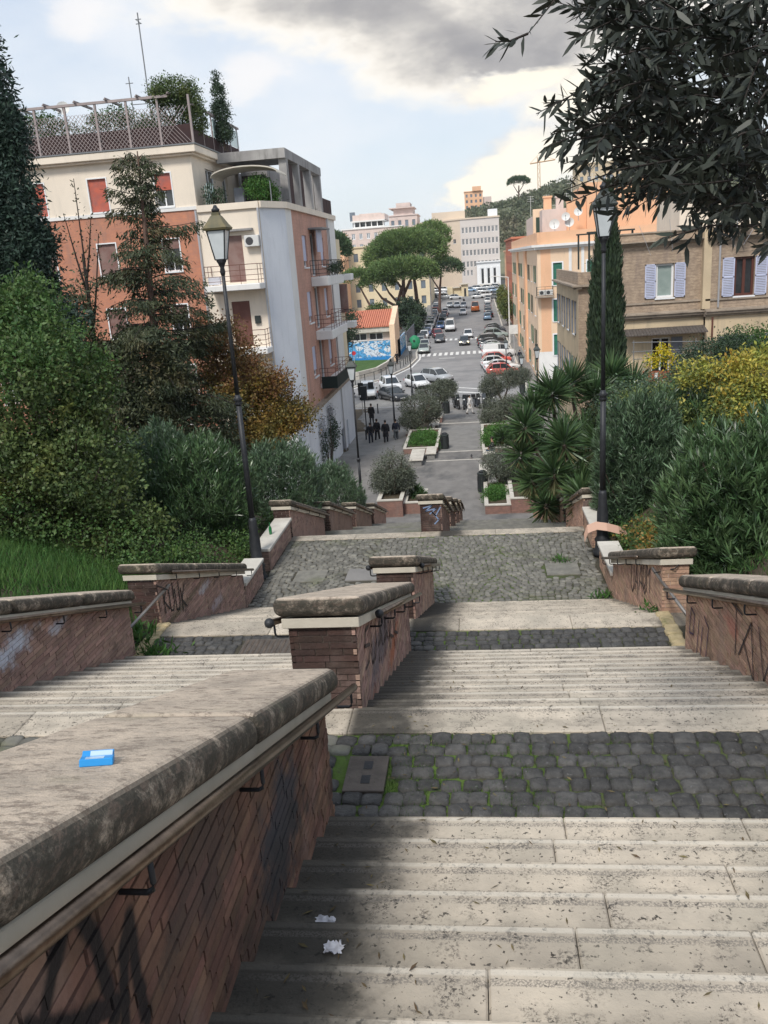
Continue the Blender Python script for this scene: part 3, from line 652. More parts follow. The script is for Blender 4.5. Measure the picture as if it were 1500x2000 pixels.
# dead olive leaves and crumbs of dirt strewn over the steps: nobody could count them
mat('dead_leaf', (.13, .11, .045), (.08, .05, .03), scale=9, rough=.8, isl=.4)
def litter():
    r = random.Random(2); mb = MB()
    for _ in range(560):
        x = r.choice((r.gauss(-.55, .3), r.uniform(-.9, 2.2), r.uniform(-.9, 2.2))); y = r.uniform(1.6, 9.4)
        if x < -.93: continue
        if y < 4.2: k = int((y - .46) / RUN) + 1; z = -1.764 - RISE * k
        elif y < 5.68: z = -3.24 + .004
        else: k = int((y - 5.68) / RUN) + 1; z = -3.24 - RISE * k
        if abs(((y - .46) / RUN) % 1) < .1: continue
        a = r.uniform(0, pi); L = r.uniform(.012, .03); w = L * r.uniform(.12, .3); c, s = cos(a), sin(a); z += .005
        mb.quad((x - c * L, y - s * L, z), (x + s * w, y - c * w, z + .004), (x + c * L, y + s * L, z + .003), (x - s * w, y + c * w, z + .001))
    o = mb.build('leaf_litter', 'dead_leaf', None, 'dead olive leaves and crumbs strewn over the steps', 'leaves', None, 'stuff')
litter()
# ================================================================ ground
def gz(y):
    k = [(39.4, -12.25), (56, -12.7), (59, -12.95), (65, -13.2), (73.5, -13.4), (82, -13.7), (88, -14), (165, -14), (330, -9.5), (1000, -9.5)]
    return float(np.interp(y, [a for a, b in k], [b for a, b in k]))
def strip_sheet(name, xl, xr, ys, dz, m, root=None, kind='structure', under=0):
    """sheet between two x-curves following the ground"""
    mb = MB(); f = lambda q, y: q(y) if callable(q) else q
    for a, b in zip(ys[:-1], ys[1:]):
        mb.quad((f(xl, a), a, gz(a) + dz), (f(xr, a), a, gz(a) + dz), (f(xr, b), b, gz(b) + dz), (f(xl, b), b, gz(b) + dz))
    return mb.build(name, m, root, kind=kind if root is None else None)
YS = [39.4, 48, 56, 57.5, 59, 62, 65, 69, 73.5, 78, 82, 85, 88, 95, 105, 120, 140, 165, 190, 220, 260, 300, 330, 420, 700, 1500]
# terrain: banks on both sides of the stairs, falling with them, then the flat street level out to the horizon
def bank_z(side, x, y):
    z = float(np.interp(y, [-3, .46, 4.2, 5.7, 9.4, 10.7, 14.4, 19, 22.8, 37.8, 41, 60, 90], [-1.6, -1.7, -2.9, -3.2, -4.5, -4.7, -5.9, -6.1, -7.4, -12.1, -12.4, -12.8, -14.05]))
    x0 = XL - .36 if side < 0 else XR + .36; d = abs(x - x0)
    if side < 0: up = .25 + min(d, 9) * .30 * max(0, min(1, (40 - y) / 14)) if y < 40 else 0
    else: up = .35 + min(d, 9) * .42 * max(0, min(1, (56 - y) / 8)) if y < 56 else 0
    if y > 38 and d < 5 and side < 0: up = min(up, -.15)
    if side > 0 and y > 38: up = up * max(0, min(1, (d - 1.5) / 3)) - .15
    return z + up - (.35 if y < 38 and d < .5 else 0)
def bank(side):
    V = []; F = []; ys = [-4 + i * 1.0 for i in range(95)]; n = 26
    xs = [(XL - .36 - (i / n) ** 1.6 * 60) if side < 0 else (XR + .36 + (i / n) ** 1.6 * 60) for i in range(n + 1)]
    r = random.Random(4)
    for y in ys:
        for i, x in enumerate(xs): V.append((x, y, bank_z(side, x, y) + r.uniform(-.04, .04) * (i > 0)))
    m = n + 1
    for j in range(len(ys) - 1):
        for i in range(n): F.append((j * m + i, j * m + i + 1, (j + 1) * m + i + 1, (j + 1) * m + i))
    return MB().add(V, F).build('left_bank' if side < 0 else 'right_bank', 'soil', None, kind='structure', smooth=True)
bank(-1); bank(1)
gb = MB()
for a, b in zip(YS[:-1], YS[1:]): gb.quad((-900, a + 10 if a < 80 else a, gz(a) - .35), (900, a + 10 if a < 80 else a, gz(a) - .35), (900, b + (10 if b < 80 else 0), gz(b) - .35), (-900, b + (10 if b < 80 else 0), gz(b) - .35))
gb.build('ground', 'pavement', None, kind='structure')
strip_sheet('plaza', lambda y: -11.0, lambda y: 9.0, [39.4, 44, 50, 56, 59, 62, 65, 69, 73.5, 78, 82], 0, 'plaza')
MB().box(XL - .5, XR + .5, 39.38, 39.62, -12.6, -12.235).build('plaza_curb', 'white_stone', None, kind='structure')
for y, w in ((53.8, .16), (57.0, .18), (63.4, .75), (70.2, .22)):
    z = gz(y); MB().box(-3.6, .9, y, y + w, z - .3, z + .006).build('plaza_step', 'white_stone', None, kind='structure', bevel=.01)
road = MB()
RL = lambda y: float(np.interp(y, [82, 88, 92, 98, 106, 116, 126, 134, 400], [-45, -45, -17.5, -15.5, -11.8, -9.6, -9.0, -9.6, -10.2]))
RR = lambda y: 5.6
strip_sheet('road', lambda y: RL(y) if y > 88.1 else -45, lambda y: 5.6 if y > 90 else 20, [82, 85, 88, 88.2, 92, 95, 98, 102, 106, 111, 116, 121, 126, 130, 134, 150, 165, 190, 220, 260, 300, 330], .012, 'asphalt')
strip_sheet('pavement_right', 5.0, 9.0, [90, 105, 120, 140, 165, 220, 300], .13, 'pavement')
strip_sheet('pavement_left', lambda y: RL(y) - 3.0, lambda y: RL(y), [92, 98, 106, 116, 126, 134, 150, 165, 220, 262], .12, 'pavement')
def kerb(name, fx, ys, m='white_stone', w=.25):
    mb = MB()
    for a, b in zip(ys[:-1], ys[1:]):
        xa, xb = fx(a), fx(b); za, zb = gz(a), gz(b)
        mb.hexa([(xa, a, za - .1), (xa + w, a, za - .1), (xb + w, b, zb - .1), (xb, b, zb - .1), (xa, a, za + .15), (xa + w, a, za + .15), (xb + w, b, zb + .15), (xb, b, zb + .15)])
    mb.build(name, m, None, kind='structure')
kerb('left_curb', lambda y: RL(y) - .02, [92, 95, 98, 102, 106, 111, 116, 121, 126, 130, 134, 165, 262])
kerb('right_curb', lambda y: 5.0, [90, 120, 165, 262])
mk = MB()
def mark(pts, z=None):
    mk.add([(p[0], p[1], gz(p[1]) + .017) for p in pts], [tuple(range(len(pts)))])
for k in range(17):       # near zebra across the street
    x = -8.4 + k * .86; mark([(x, 128.5), (x + .46, 128.5), (x + .46, 132.5), (x, 132.5)])
for k in range(11):
    x = -6.6 + k * .9; mark([(x, 152), (x + .46, 152), (x + .46, 155.5), (x, 155.5)])
mark([(-5.6, 124.8), (-3.3, 124.4), (-3.3, 124.8), (-5.6, 125.2)])
mark([(-14.0, 86.4), (-9.0, 84.6), (-9.0, 85.0), (-14.0, 86.9)]); mark([(-5.6, 93.5), (2, 89.0), (2, 89.5), (-5.6, 94.2)]); mark([(-4.4, 96.6), (2.4, 91.2), (2.4, 91.6), (-4.4, 97.0)])
mark([(-9.2, 85.8), (-5.5, 86.0), (-5.5, 87.2), (-9.2, 87.0)])
for s in range(14):
    a, b = 92 + s * 3, 95 + s * 3; mark([(RL(a) + .5, a), (RL(a) + .75, a), (RL(b) + .75, b), (RL(b) + .5, b)])
mk.build('road_markings', 'paint_white', None, kind='structure')

# ================================================================ building materials
def wall_extra(amount=.5, c=(.28, .25, .22)):
    def f(nt, vec, cc, geo):
        st = noise(nt, node(nt, 'ShaderNodeMapping', {'Vector': vec, 'Scale': (1.5, 1.5, .22)}).outputs[0], 1.3, 6, .7)
        cc = mixc(nt, mth(nt, 'MULTIPLY', ss(nt, noise(nt, vec, .42, 5, .6), .45, .62), amount * .45), cc, tuple(q * .8 for q in c))
        cc = mixc(nt, mth(nt, 'MULTIPLY', ss(nt, noise(nt, vec, .9, 8, .7), .665, .68), amount * 1.5), cc, c)
        return mixc(nt, mth(nt, 'MULTIPLY', ss(nt, st, .48, .72), amount * 1.3), cc, c)
    return f
def course_extra(pitch_z, dark, soot=.3, w=.14):
    def f(nt, vec, cc, geo):
        z = node(nt, 'ShaderNodeSeparateXYZ', {0: geo.outputs['Position']}).outputs[2]
        fr = mth(nt, 'FRACT', mth(nt, 'DIVIDE', z, pitch_z))
        n_ = noise(nt, node(nt, 'ShaderNodeMapping', {'Vector': vec, 'Scale': (4, 4, 12)}).outputs[0], 1.1, 4, .75)
        cc = mixc(nt, mth(nt, 'MULTIPLY', ss(nt, n_, .42, .62), .55), cc, dark)
        cc = mixc(nt, mth(nt, 'MULTIPLY', ss(nt, fr, w, 0), .55), cc, dark)
        return wall_extra(soot, (.22, .17, .15))(nt, vec, cc, geo)
    return f
mat('plaster_cream', (.82, .72, .60), (.75, .66, .55), scale=.5, rough=.9, extra=wall_extra(.25, (.5, .46, .4)))
mat('plaster_white', (.74, .76, .80), (.67, .69, .74), scale=.4, rough=.9, extra=wall_extra(.25, (.45, .46, .48)))
mat('plaster_offwhite', (.80, .79, .77), (.73, .72, .70), scale=.4, rough=.9, extra=wall_extra(.2, (.5, .5, .5)))
mat('brick_far', (.56, .245, .145), (.46, .20, .125), scale=2, rough=.9, extra=course_extra(.22, (.40, .20, .15), .3))
mat('brick_salmon', (.60, .34, .26), (.52, .29, .22), scale=2, rough=.9, extra=course_extra(.22, (.42, .24, .19), .35))
mat('brick_brown', (.50, .39, .285), (.36, .275, .20), scale=3, rough=.9, extra=course_extra(.16, (.20, .15, .115), .45, .25))
mat('plaster_sand', (.62, .50, .34), (.54, .43, .29), scale=.5, rough=.9, extra=wall_extra(.5, (.32, .27, .2)))
mat('stone_brown', (.40, .33, .26), (.30, .25, .20), scale=2, rough=.9, extra=wall_extra(.5, (.12, .1, .09)))
mat('concrete', (.38, .37, .36), (.29, .28, .28), scale=.9, rough=.95, extra=wall_extra(.6, (.15, .145, .14)))
mat('plaster_orange', (.80, .48, .30), (.74, .44, .27), scale=.4, rough=.9, extra=wall_extra(.25, (.6, .4, .25)))
mat('plaster_peach', (.80, .60, .43), (.75, .55, .38), scale=.4, rough=.9, extra=wall_extra(.3, (.55, .42, .3)))
mat('plaster_pink', (.70, .57, .52), (.62, .51, .46), scale=.4, rough=.9, extra=wall_extra(.2))
mat('plaster_yellow', (.74, .64, .44), (.68, .58, .40), scale=.3, rough=.9, extra=wall_extra(.2, (.5, .44, .3)))
mat('plaster_school', (.66, .55, .43), (.60, .50, .40), scale=.1, rough=.9); mat('plaster_school_front', (.63, .58, .54), (.58, .53, .50), scale=.1, rough=.9)
mat('plaster_red', (.55, .20, .12), (.48, .18, .12), scale=.3, rough=.9)
mat('shutter_red', (.52, .12, .07), (.40, .10, .07), scale=3, rough=.6, c3=(.2, .12, .12), s3=1, t3=(.4, .8)); mat('shutter_brown', (.12, .045, .035), (.16, .07, .055), scale=2, rough=.6)
mat('shutter_dusty', (.25, .17, .15), (.19, .10, .085), scale=1.5, rough=.7)
mat('shutter_lilac', (.52, .55, .70), (.46, .49, .64), scale=2, rough=.6); mat('shutter_grey', (.20, .215, .245), (.16, .17, .2), scale=2, rough=.6)
mat('shutter_slate', (.24, .26, .31), (.19, .21, .25), scale=2, rough=.6); mat('shutter_green', (.03, .17, .11), (.025, .12, .085), scale=2, rough=.6); mat('shutter_darkgreen', (.03, .06, .045), rough=.6)
mat('window_dark', (.018, .02, .024), (.05, .055, .06), scale=.8, rough=.12, spec=.8); mat('window_curtain', (.30, .36, .34), (.24, .30, .28), scale=2, rough=.3, spec=.6)
mat('window_pale', (.18, .22, .26), (.09, .11, .14), scale=.3, rough=.2, spec=.8); mat('window_black', (.006, .006, .007), rough=.1, spec=.7)
mat('frame_white', (.78, .79, .80), rough=.5); mat('frame_brown', (.10, .035, .025), rough=.5)
mat('roof_tile', (.55, .20, .12), (.45, .16, .10), scale=2, rough=.9, isl=.15); mat('tile_grey', (.10, .085, .075), (.07, .06, .055), scale=4, rough=.9, isl=.2)
mat('lead_grey', (.19, .20, .21), rough=.5); mat('canvas', (.62, .58, .50), (.52, .48, .41), scale=2, rough=.9); mat('canvas_dark', (.012, .022, .02), rough=.9)
mat('wood_white', (.36, .30, .29), (.28, .24, .235), scale=3, rough=.8); mat('screen_brown', (.06, .032, .03), (.045, .025, .026), scale=2, rough=.9)
mat('glass_pale', (.45, .60, .58), (.5, .62, .62), scale=1, rough=.1, spec=.8)
mat('dish_white', (.66, .66, .64), rough=.5); mat('dish_rust', (.65, .33, .16), (.75, .7, .62), scale=1.2, rough=.6); mat('metal_pipe', (.5, .5, .52), rough=.4, metal=.5); mat('rust_pipe', (.14, .055, .04), rough=.7)
mat('ac_white', (.62, .62, .60), rough=.5); mat('ac_dark', (.05, .05, .055), rough=.6); mat('terracotta', (.38, .12, .06), (.28, .09, .05), scale=5, rough=.9)

class Facade:
    def __init__(s, O, U, root, out=None):
        s.O = Vector(O); s.U = Vector((U[0], U[1], 0)).normalized(); s.n = Vector((s.U.y, -s.U.x, 0)); s.root = root
    def P(s, u, z, d=0): return s.O + s.U * u + s.n * d + Vector((0, 0, z))
    def slab(s, mb, u0, u1, z0, z1, d0, d1, mi=0):
        return mb.hexa([s.P(u0, z0, d0), s.P(u1, z0, d0), s.P(u1, z0, d1), s.P(u0, z0, d1), s.P(u0, z1, d0), s.P(u1, z1, d0), s.P(u1, z1, d1), s.P(u0, z1, d1)], mi)
    def part(s, name, m, u0, u1, z0, z1, d0, d1, root=None, **k):
        return s.slab(MB(), u0, u1, z0, z1, d0, d1).build(name, m, root or s.root, **k)
    def wall(s, m, u0, u1, z0, z1, holes=(), depth=.22, name='wall', d=0):
        hs = [h for h in holes if h[0] < u1 - 1e-4 and h[1] > u0 + 1e-4 and h[2] < z1 - 1e-4 and h[3] > z0 + 1e-4]
        us = sorted({u0, u1, *[min(max(h[0], u0), u1) for h in hs], *[min(max(h[1], u0), u1) for h in hs]}); zs = sorted({z0, z1, *[min(max(h[2], z0), z1) for h in hs], *[min(max(h[3], z0), z1) for h in hs]}); mb = MB()
        for a, b in zip(us[:-1], us[1:]):
            for c, e in zip(zs[:-1], zs[1:]):
                if b - a < 1e-4 or e - c < 1e-4: continue
                mu, mz = (a + b) / 2, (c + e) / 2
                if any(h[0] < mu < h[1] and h[2] < mz < h[3] for h in hs): continue
                mb.quad(s.P(a, c, d), s.P(b, c, d), s.P(b, e, d), s.P(a, e, d))
        for h in hs:
            a, b, c, e = h[:4]
            for q in ((a, c, b, c), (b, c, b, e), (b, e, a, e), (a, e, a, c)):
                mb.quad(s.P(q[0], q[1], d), s.P(q[2], q[3], d), s.P(q[2], q[3], d - depth), s.P(q[0], q[1], d - depth))
        me_root = s.root; off = WLOC[me_root.name]; o = link(name, mb.mesh(name, m, False, off, fixn=False), me_root); return o
    def window(s, h, kind='dark', frame='frame_white', sill=True, shut=None, shut_m=None, fw=.05, mull=True, roll=None, roll_m=None, detail=True, depth=.17):
        a, b, c, e = h[:4]; r = s.root; d = -depth
        mb = MB()
        if detail:
            for q in ((a, b, c, c + fw), (a, b, e - fw, e), (a, a + fw, c + fw, e - fw), (b - fw, b, c + fw, e - fw)): s.slab(mb, *q, d - .03, d + .03)
            if mull: mu = (a + b) / 2; s.slab(mb, mu - fw * .6, mu + fw * .6, c + fw, e - fw, d - .03, d + .03)
            w = mb.build('window_frame', frame, r)
            s.slab(MB(), a, b, c, e, d - .06, d - .035).build('pane', kind if kind.startswith('window') else 'window_' + kind, w)
        else:
            w = s.slab(MB(), a, b, c, e, d - .06, d - .03).build('window', kind if kind.startswith('window') else 'window_' + kind, r)
        if sill: s.slab(MB(), a - .06, b + .06, c - .08, c, -.02, .08).build('window_sill', 'frame_white', w)
        if roll: s.slab(MB(), a + .01, b - .01, e - (e - c) * roll, e, d + .05, d + .09).build('roller_shutter', roll_m, w)
        if shut:
            wd = (b - a) / 2 * shut
            for sg, base in ((-1, a), (1, b)):
                u0, u1 = (base - wd, base - .02) if sg < 0 else (base + .02, base + wd)
                sh = MB(); 
                for q in ((u0, u1, c, c + .06), (u0, u1, e - .06, e), (u0, u0 + .06, c, e), (u1 - .06, u1, c, e), (u0, u1, (c + e) / 2 - .03, (c + e) / 2 + .03)): s.slab(sh, *q, .02, .065)
                n = max(4, int((e - c) / .09))
                for k in range(n): zz = c + .06 + (e - c - .12) * (k + .2) / n; s.slab(sh, u0 + .05, u1 - .05, zz, zz + (e - c - .12) / n * .72, .03, .05)
                sh.build('shutter', shut_m, w)
        return w
def balcony(F, u0, u1, z, d, slab_m='plaster_offwhite', rail_m='iron_green', th=.3, bars='h', hgt=.95, root=None, curve=False):
    b = F.slab(MB(), u0, u1, z - th, z, .0, d).build('balcony', slab_m, root or F.root, bevel=.03)
    mb = MB(); R = .018
    c = [F.P(u0 + .05, 0, .02), F.P(u0 + .05, 0, d - .05), F.P(u1 - .05, 0, d - .05), F.P(u1 - .05, 0, .02)]
    lv = [hgt] + ([hgt * .72, hgt * .45, hgt * .2] if bars == 'h' else [.1])
    for l in lv: mb.tube([p + Vector((0, 0, z + l)) for p in c], R if l == hgt else R * .8, 5)
    for A, B in zip(c[:-1], c[1:]):
        n = max(2, int((B - A).length / (.9 if bars == 'h' else .16)))
        for k in range(n + 1): q = A.lerp(B, k / n); mb.tube([q + Vector((0, 0, z)), q + Vector((0, 0, z + hgt))], R * .8, 4)
    mb.build('railing', rail_m, b); return b
def ac_unit(F, u, z, d=0, parent=None):
    a = F.slab(MB(), u, u + .75, z, z + .55, d + .05, d + .35).build('air_conditioner', 'ac_white', parent or F.root, bevel=.02)
    c = F.P(u + .27, z + .27, d + .355); mb = MB(); n = 12
    mb.add([c + F.U * (.2 * cos(2 * pi * k / n)) + Vector((0, 0, .2 * sin(2 * pi * k / n))) + F.n * .004 for k in range(n)], [tuple(range(n))]); mb.build('fan_grille', 'ac_dark', a)
def dish(p, aim, rad, m, lab, parent=None):
    aim = Vector(aim).normalized(); u = aim.cross(Vector((0, 0, 1))).normalized(); w = u.cross(aim); p = Vector(p); mb = MB(); n = 14; V = []; F = []
    for j in range(5):
        rr = rad * j / 4
        for k in range(n): V.append(p + (u * cos(2 * pi * k / n) + w * sin(2 * pi * k / n)) * rr + aim * (rr * rr / rad * .35))
    for j in range(4):
        for k in range(n): F.append((j * n + k, j * n + (k + 1) % n, (j + 1) * n + (k + 1) % n, (j + 1) * n + k))
    mb.add(V, F); root = thing('satellite_dish', lab, 'satellite dish', p - Vector((0, 0, rad + .4)), 0, 'satellite dishes on the roofs')
    mb.build('reflector', m, root, smooth=True)
    MB().tube([p - aim * .02, p - aim * .15, p + Vector((0, 0, -rad - .4)) - aim * .15], .03, 5).build('mast', 'metal_pipe', root)
    MB().tube([p - w * rad * .9, p + aim * rad * .9], .018, 4).obox(p + aim * rad * .9, aim * .12, u * .08, w * .08).build('feed_arm', 'lead_grey', root)

# ================================================================ left apartment block
LB = thing('apartment_block', 'tall cream and red brick apartment block with roof garden, left of the stairs', 'building', (-16, 50, -12.6))
FY, FX = 44.5, -9.8
F = Facade((-30, FY, 0), (1, 0), LB); X = lambda x: x + 30
cols = [(-22.75, -21.85), (-19.48, -18.50), (-15.95, -15.08)]
rows = [(3.5, 5.1), (.33, 1.92), (-2.9, -1.38), (-6.1, -4.55), (-9.3, -7.8)]
hb = [(X(a), X(b), z0, z1) for a, b in cols + [(-26.2, -25.3)] for z0, z1 in rows]
upper = [h for h in hb if h[2] > 3]; lower = [h for h in hb if h[2] < 3]
F.wall('plaster_cream', 0, X(-13.9), 3.42, 5.95, upper)
F.wall('brick_far', 0, X(-13.95), -8.0, 3.25, [h for h in lower if h[2] > -8]); F.wall('plaster_white', 0, X(-9.85), -13.2, -8.3, [h for h in lower if h[2] < -8], d=.0)
F.part('string_course', 'plaster_offwhite', 0, X(-13.9), 3.25, 3.42, -.2, .06)
for i, h in enumerate(hb):
    top = h[2] > 3
    roll = {0: 1.0, 1: 1.0, 2: .5}.get(i // 5, .4) if top else (1.0 if i // 5 < 2 or h[2] < -2 and i % 2 else .3)
    F.window(h, 'dark', roll=roll, roll_m='shutter_red' if top else 'shutter_dusty')
    mb = MB()
    for q in ((h[0] - .06, h[1] + .06, h[3], h[3] + .06), (h[0] - .06, h[0], h[2], h[3]), (h[1], h[1] + .06, h[2], h[3])): F.slab(mb, *q, 0, .03)
    mb.build('window_surround', 'frame_white', LB)
# cream bay, terrace parapet, splayed corner
dr = [(X(-12.62), X(-11.75), -.45, 1.85), (X(-12.70), X(-11.72), -3.75, -1.42), (X(-12.7), X(-11.72), -6.95, -4.65)]
F.wall('plaster_cream', X(-13.95), X(-10.68), -8.0, 3.1, dr)
for h in dr:
    F.window(h, 'dark', frame='plaster_offwhite', sill=False, roll=1.0, roll_m='shutter_brown' if h[2] < -1 else 'shutter_dusty', mull=False)
balcony(F, X(-13.6), X(-10.75), -.55, 1.25, 'plaster_offwhite', 'rust_pipe'); balcony(F, X(-13.6), X(-10.7), -3.8, 1.3, 'plaster_offwhite', 'rust_pipe'); balcony(F, X(-13.6), X(-10.7), -7.0, 1.3, 'plaster_offwhite', 'rust_pipe')
F.part('awning_box', 'concrete', X(-13.3), X(-11.1), 2.05, 2.15, .02, .35); ac_unit(F, X(-11.55), 1.25)
MB().box(-13.5, -12.9, 43.6, 43.9, -.5, -.1).build('white_bundle', 'paper_white', LB)
Fs = Facade((-10.68, FY, 0), (.9, 2.0), LB); L_ = math.hypot(.88, 2.0)
Fs.wall('plaster_white', 0, L_, -13.2, 3.1)
Fr = Facade((FX, 46.5, 0), (0, 1), LB); Y = lambda y: y - 46.5
wz = [(.05, 1.85), (-3.15, -1.35), (-6.35, -4.55)]
hr = []
for z0, z1 in wz: hr += [(Y(50.5), Y(51.8), z0, z1, 'w'), (Y(56.4), Y(57.7), z0, z1, 'w'), (Y(53.0), Y(54.6), z0 - .55, z1 + .2, 'd')]
Fr.wall('plaster_offwhite', 0, Y(48.1), -8.0, 3.1); Fr.wall('brick_salmon', Y(48.1), Y(59.5), -8.0, 3.1, hr); Fr.wall('plaster_offwhite', Y(59.5), Y(63), -8.0, 3.1)
for h in hr: Fr.window(h, 'dark', sill=h[4] == 'w', roll=.8 if h[4] == 'w' else None, roll_m='shutter_lilac', mull=False, fw=.09)
for k, (z, m_) in enumerate(((-.55, 'iron_green'), (-3.75, 'rust_pipe'), (-7.0, 'rust_pipe'))):
    bb = balcony(Fr, Y(52.2), Y(58.5), z, 1.05, 'plaster_offwhite', m_, th=.55 if k < 2 else .25)
    if k == 2:
        mb = MB(); 
        Fr.slab(mb, Y(52.2), Y(58.5), z - .3, z + .45, 1.06, 1.09); Fr.slab(mb, Y(52.17), Y(52.2), z - .3, z + .45, .1, 1.09); mb.build('dark_cloth_screen', 'canvas_dark', bb)
aw = MB(); Fr.slab(aw, Y(52.6), Y(55.2), 2.2, 2.3, .0, .9); aw.build('door_canopy', 'lead_grey', LB)
MB().tube([Fr.P(Y(54.9), 2.25, .9), Fr.P(Y(54.9), -.4, .9)], .02, 5).build('canopy_strut', 'lead_grey', LB)
Fr.slab(MB(), Y(53.2), Y(55.0), .9, 2.18, .35, .40).build('hanging_blind', 'shutter_lilac', LB)
# lower storey of the street face
lo = [(Y(51.0), Y(52.6), -11.4, -9.2), (Y(54.2), Y(55.6), -11.6, -9.1), (Y(58.6), Y(60.2), -13.0, -11.2), (Y(61.2), Y(62.0), -13.2, -11.0)]
Fr.wall('plaster_white', 0, Y(66), -13.4, -8.3, lo)
for h in lo[:2]: Fr.window(h, 'pale', detail=True, fw=.08)
for h in lo[2:]: Fr.part('entrance_door', 'shutter_grey', h[0], h[1], h[2], h[3], -.2, -.12)
# moulding all round at z -8.1
mb = MB(); F.slab(mb, 0, X(-10.62), -8.3, -8.0, -.1, .16); F.slab(mb, 0, X(-10.6), -8.1, -7.98, .0, .26); Fs.slab(mb, 0, L_, -8.3, -8.0, -.1, .16); Fs.slab(mb, .01, L_, -8.1, -7.98, 0, .26); Fr.slab(mb, -.02, Y(66), -8.3, -8.0, -.1, .16); Fr.slab(mb, -.1, Y(66), -8.1, -7.98, 0, .26)
mb.build('belt_moulding', 'stone_brown', LB)
mb = MB(); F.slab(mb, X(-13.9), X(-10.7), 3.1, 3.42, -.25, .12); Fs.slab(mb, 0, L_, 3.1, 3.42, -.25, .12); Fr.slab(mb, -.04, Y(63), 3.1, 3.42, -.3, .14)
mb.build('terrace_parapet', 'plaster_cream', LB)
MB().add([(-13.8, FY + .1, 3.3), (-10.7, FY + .1, 3.3), (FX - .1, 46.6, 3.3), (FX - .1, 62.9, 3.3), (-30, 62.9, 3.3), (-30, 51, 3.3), (-13.8, 51, 3.3)], [(0, 1, 2, 3, 4, 5, 6)]).build('terrace_floor', 'concrete', LB)
# body behind, so nothing is hollow
MB().box(-30, -14.2, 45, 62.5, -13.2, 5.9).box(-14.2, -10.2, 47.2, 62.5, -13.2, 3.2).build('building_core', 'concrete', LB)
# upper storey side face and roof cornice
Fu = Facade((-13.9, FY, 0), (0, 1), LB); hu = [(2.2, 4.0, 3.45, 5.4), (5.2, 6.4, 3.45, 5.4)]
Fu.wall('plaster_cream', 0, 9, 3.3, 5.95, hu)
for h in hu: Fu.window(h, 'dark', sill=False, mull=True)
MB().box(-30.3, -13.5, FY - .42, 53.8, 5.92, 6.28).box(-30.15, -13.65, FY - .27, 53.7, 5.82, 5.92).build('roof_cornice', 'plaster_cream', LB, bevel=.03)
MB().box(-30.3, -13.46, FY - .46, 53.8, 6.282, 6.34).build('gutter', 'lead_grey', LB)
# concrete frame on the terrace
mb = MB()
for y in (48.2, 51.4, 55.0, 58.5): mb.box(-10.25, -9.83, y, y + .5, 3.42, 5.75)
mb.box(-10.3, -9.82, 48.0, 59.2, 5.75, 6.25)
mb.box(-13.6, -10.3, 48.0, 48.45, 5.75, 6.25)
mb.box(-13.4, -10.3, 58.6, 59.0, 3.42, 6.25); mb.build('concrete_frame', 'concrete', LB)
MB().box(-13.5, -11.9, 52.5, 58.2, 3.4, 6.0).build('penthouse', 'concrete', LB)
MB().box(-13.4, -10.5, 48.5, 52, 5.86, 5.95).build('slatted_roof', 'lead_grey', LB)
mb = MB(); n = 12
for k in range(n):        # arched canvas awning
    a, b = pi * k / n, pi * (k + 1) / n
    f = lambda t: (-11.5 - 1.75 * cos(t), 4.75 + .42 * sin(t))
    (x0, z0), (x1, z1) = f(a), f(b); mb.hexa([(x0, 45.3, z0), (x1, 45.3, z1), (x1, 47.6, z1), (x0, 47.6, z0), (x0, 45.3, z0 + .06), (x1, 45.3, z1 + .06), (x1, 47.6, z1 + .06), (x0, 47.6, z0 + .06)])
mb.build('arched_awning', 'canvas', LB)
MB().tube([(-13.2, 45.4, 3.4), (-13.2, 45.4, 4.4)], .03, 5).tube([(-10.2, 45.4, 3.4), (-10.2, 45.4, 4.4)], .03, 5).build('awning_posts', 'lead_grey', LB)
for k in range(5): MB().box(-13.5 + k * .1 - .0, -13.48 + k * .1, 44.9 + k * .0, 45.0, 3.45, 4.4 + .1 * (k % 2)).build('glass_screen', 'glass_pale', LB)
for y0, y1 in ((58.9, 60.6), (60.7, 62.6)): MB().box(-9.95, -9.85, y0, y1, 3.42, 4.4).build('reed_screen', 'screen_brown', LB)
MB().box(-13.3, -11.95, 51.9, 52.4, 3.42, 5.4).build('dark_back_wall', 'window_dark', LB)
for x_, y_ in ((-10.0, 49.5), (-10.05, 52.9)): MB().box(x_ - .1, x_ + .02, y_, y_ + .9, 3.45, 5.6).build('trellis_panel', 'screen_brown', LB)
for x_, z_ in ((-12.4, 4.3), (-11.2, 4.1)): MB().box(x_, x_ + .5, 46.4, 46.7, 3.42, z_).build('garden_furniture', 'shutter_grey' if z_ > 4.2 else 'terracotta', LB)
# roof garden fence
rf = MB(); fz0, fzm, fz1 = 6.34, 7.25, 8.45
for k in range(11):
    x = -29.6 + k * 1.6; MB().box(x - .05, x + .05, 44.25, 44.35, fz0, 8.55).build('pergola_post', 'wood_white', LB)
lat = MB()
for k in range(-6, 82):      # diamond lattice
    for s in (1, -1):
        x0 = -29.6 + k * .2; z0, z1 = (fz0 + .05, 8.1)
        xa, xb = (x0, x0 + (z1 - z0) * .9) if s > 0 else (x0 + (z1 - z0) * .9, x0)
        if max(xa, xb) > -13.5 or min(xa, xb) < -29.8: continue
        d = Vector((xb - xa, 0, z1 - z0)); mid = Vector(((xa + xb) / 2, 44.28 + .02 * s, (z0 + z1) / 2)); nrm = Vector((d.z, 0, -d.x)).normalized()
        lat.obox(mid, nrm * .022, (0, .012, 0), d)
lat.build('lattice', 'wood_white', LB, kind='stuff')
MB().box(-29.7, -13.55, 44.37, 44.41, fz0, fzm).box(-13.59, -13.55, 44.41, 53, fz0, 7.0).build('dark_screen', 'screen_brown', LB)
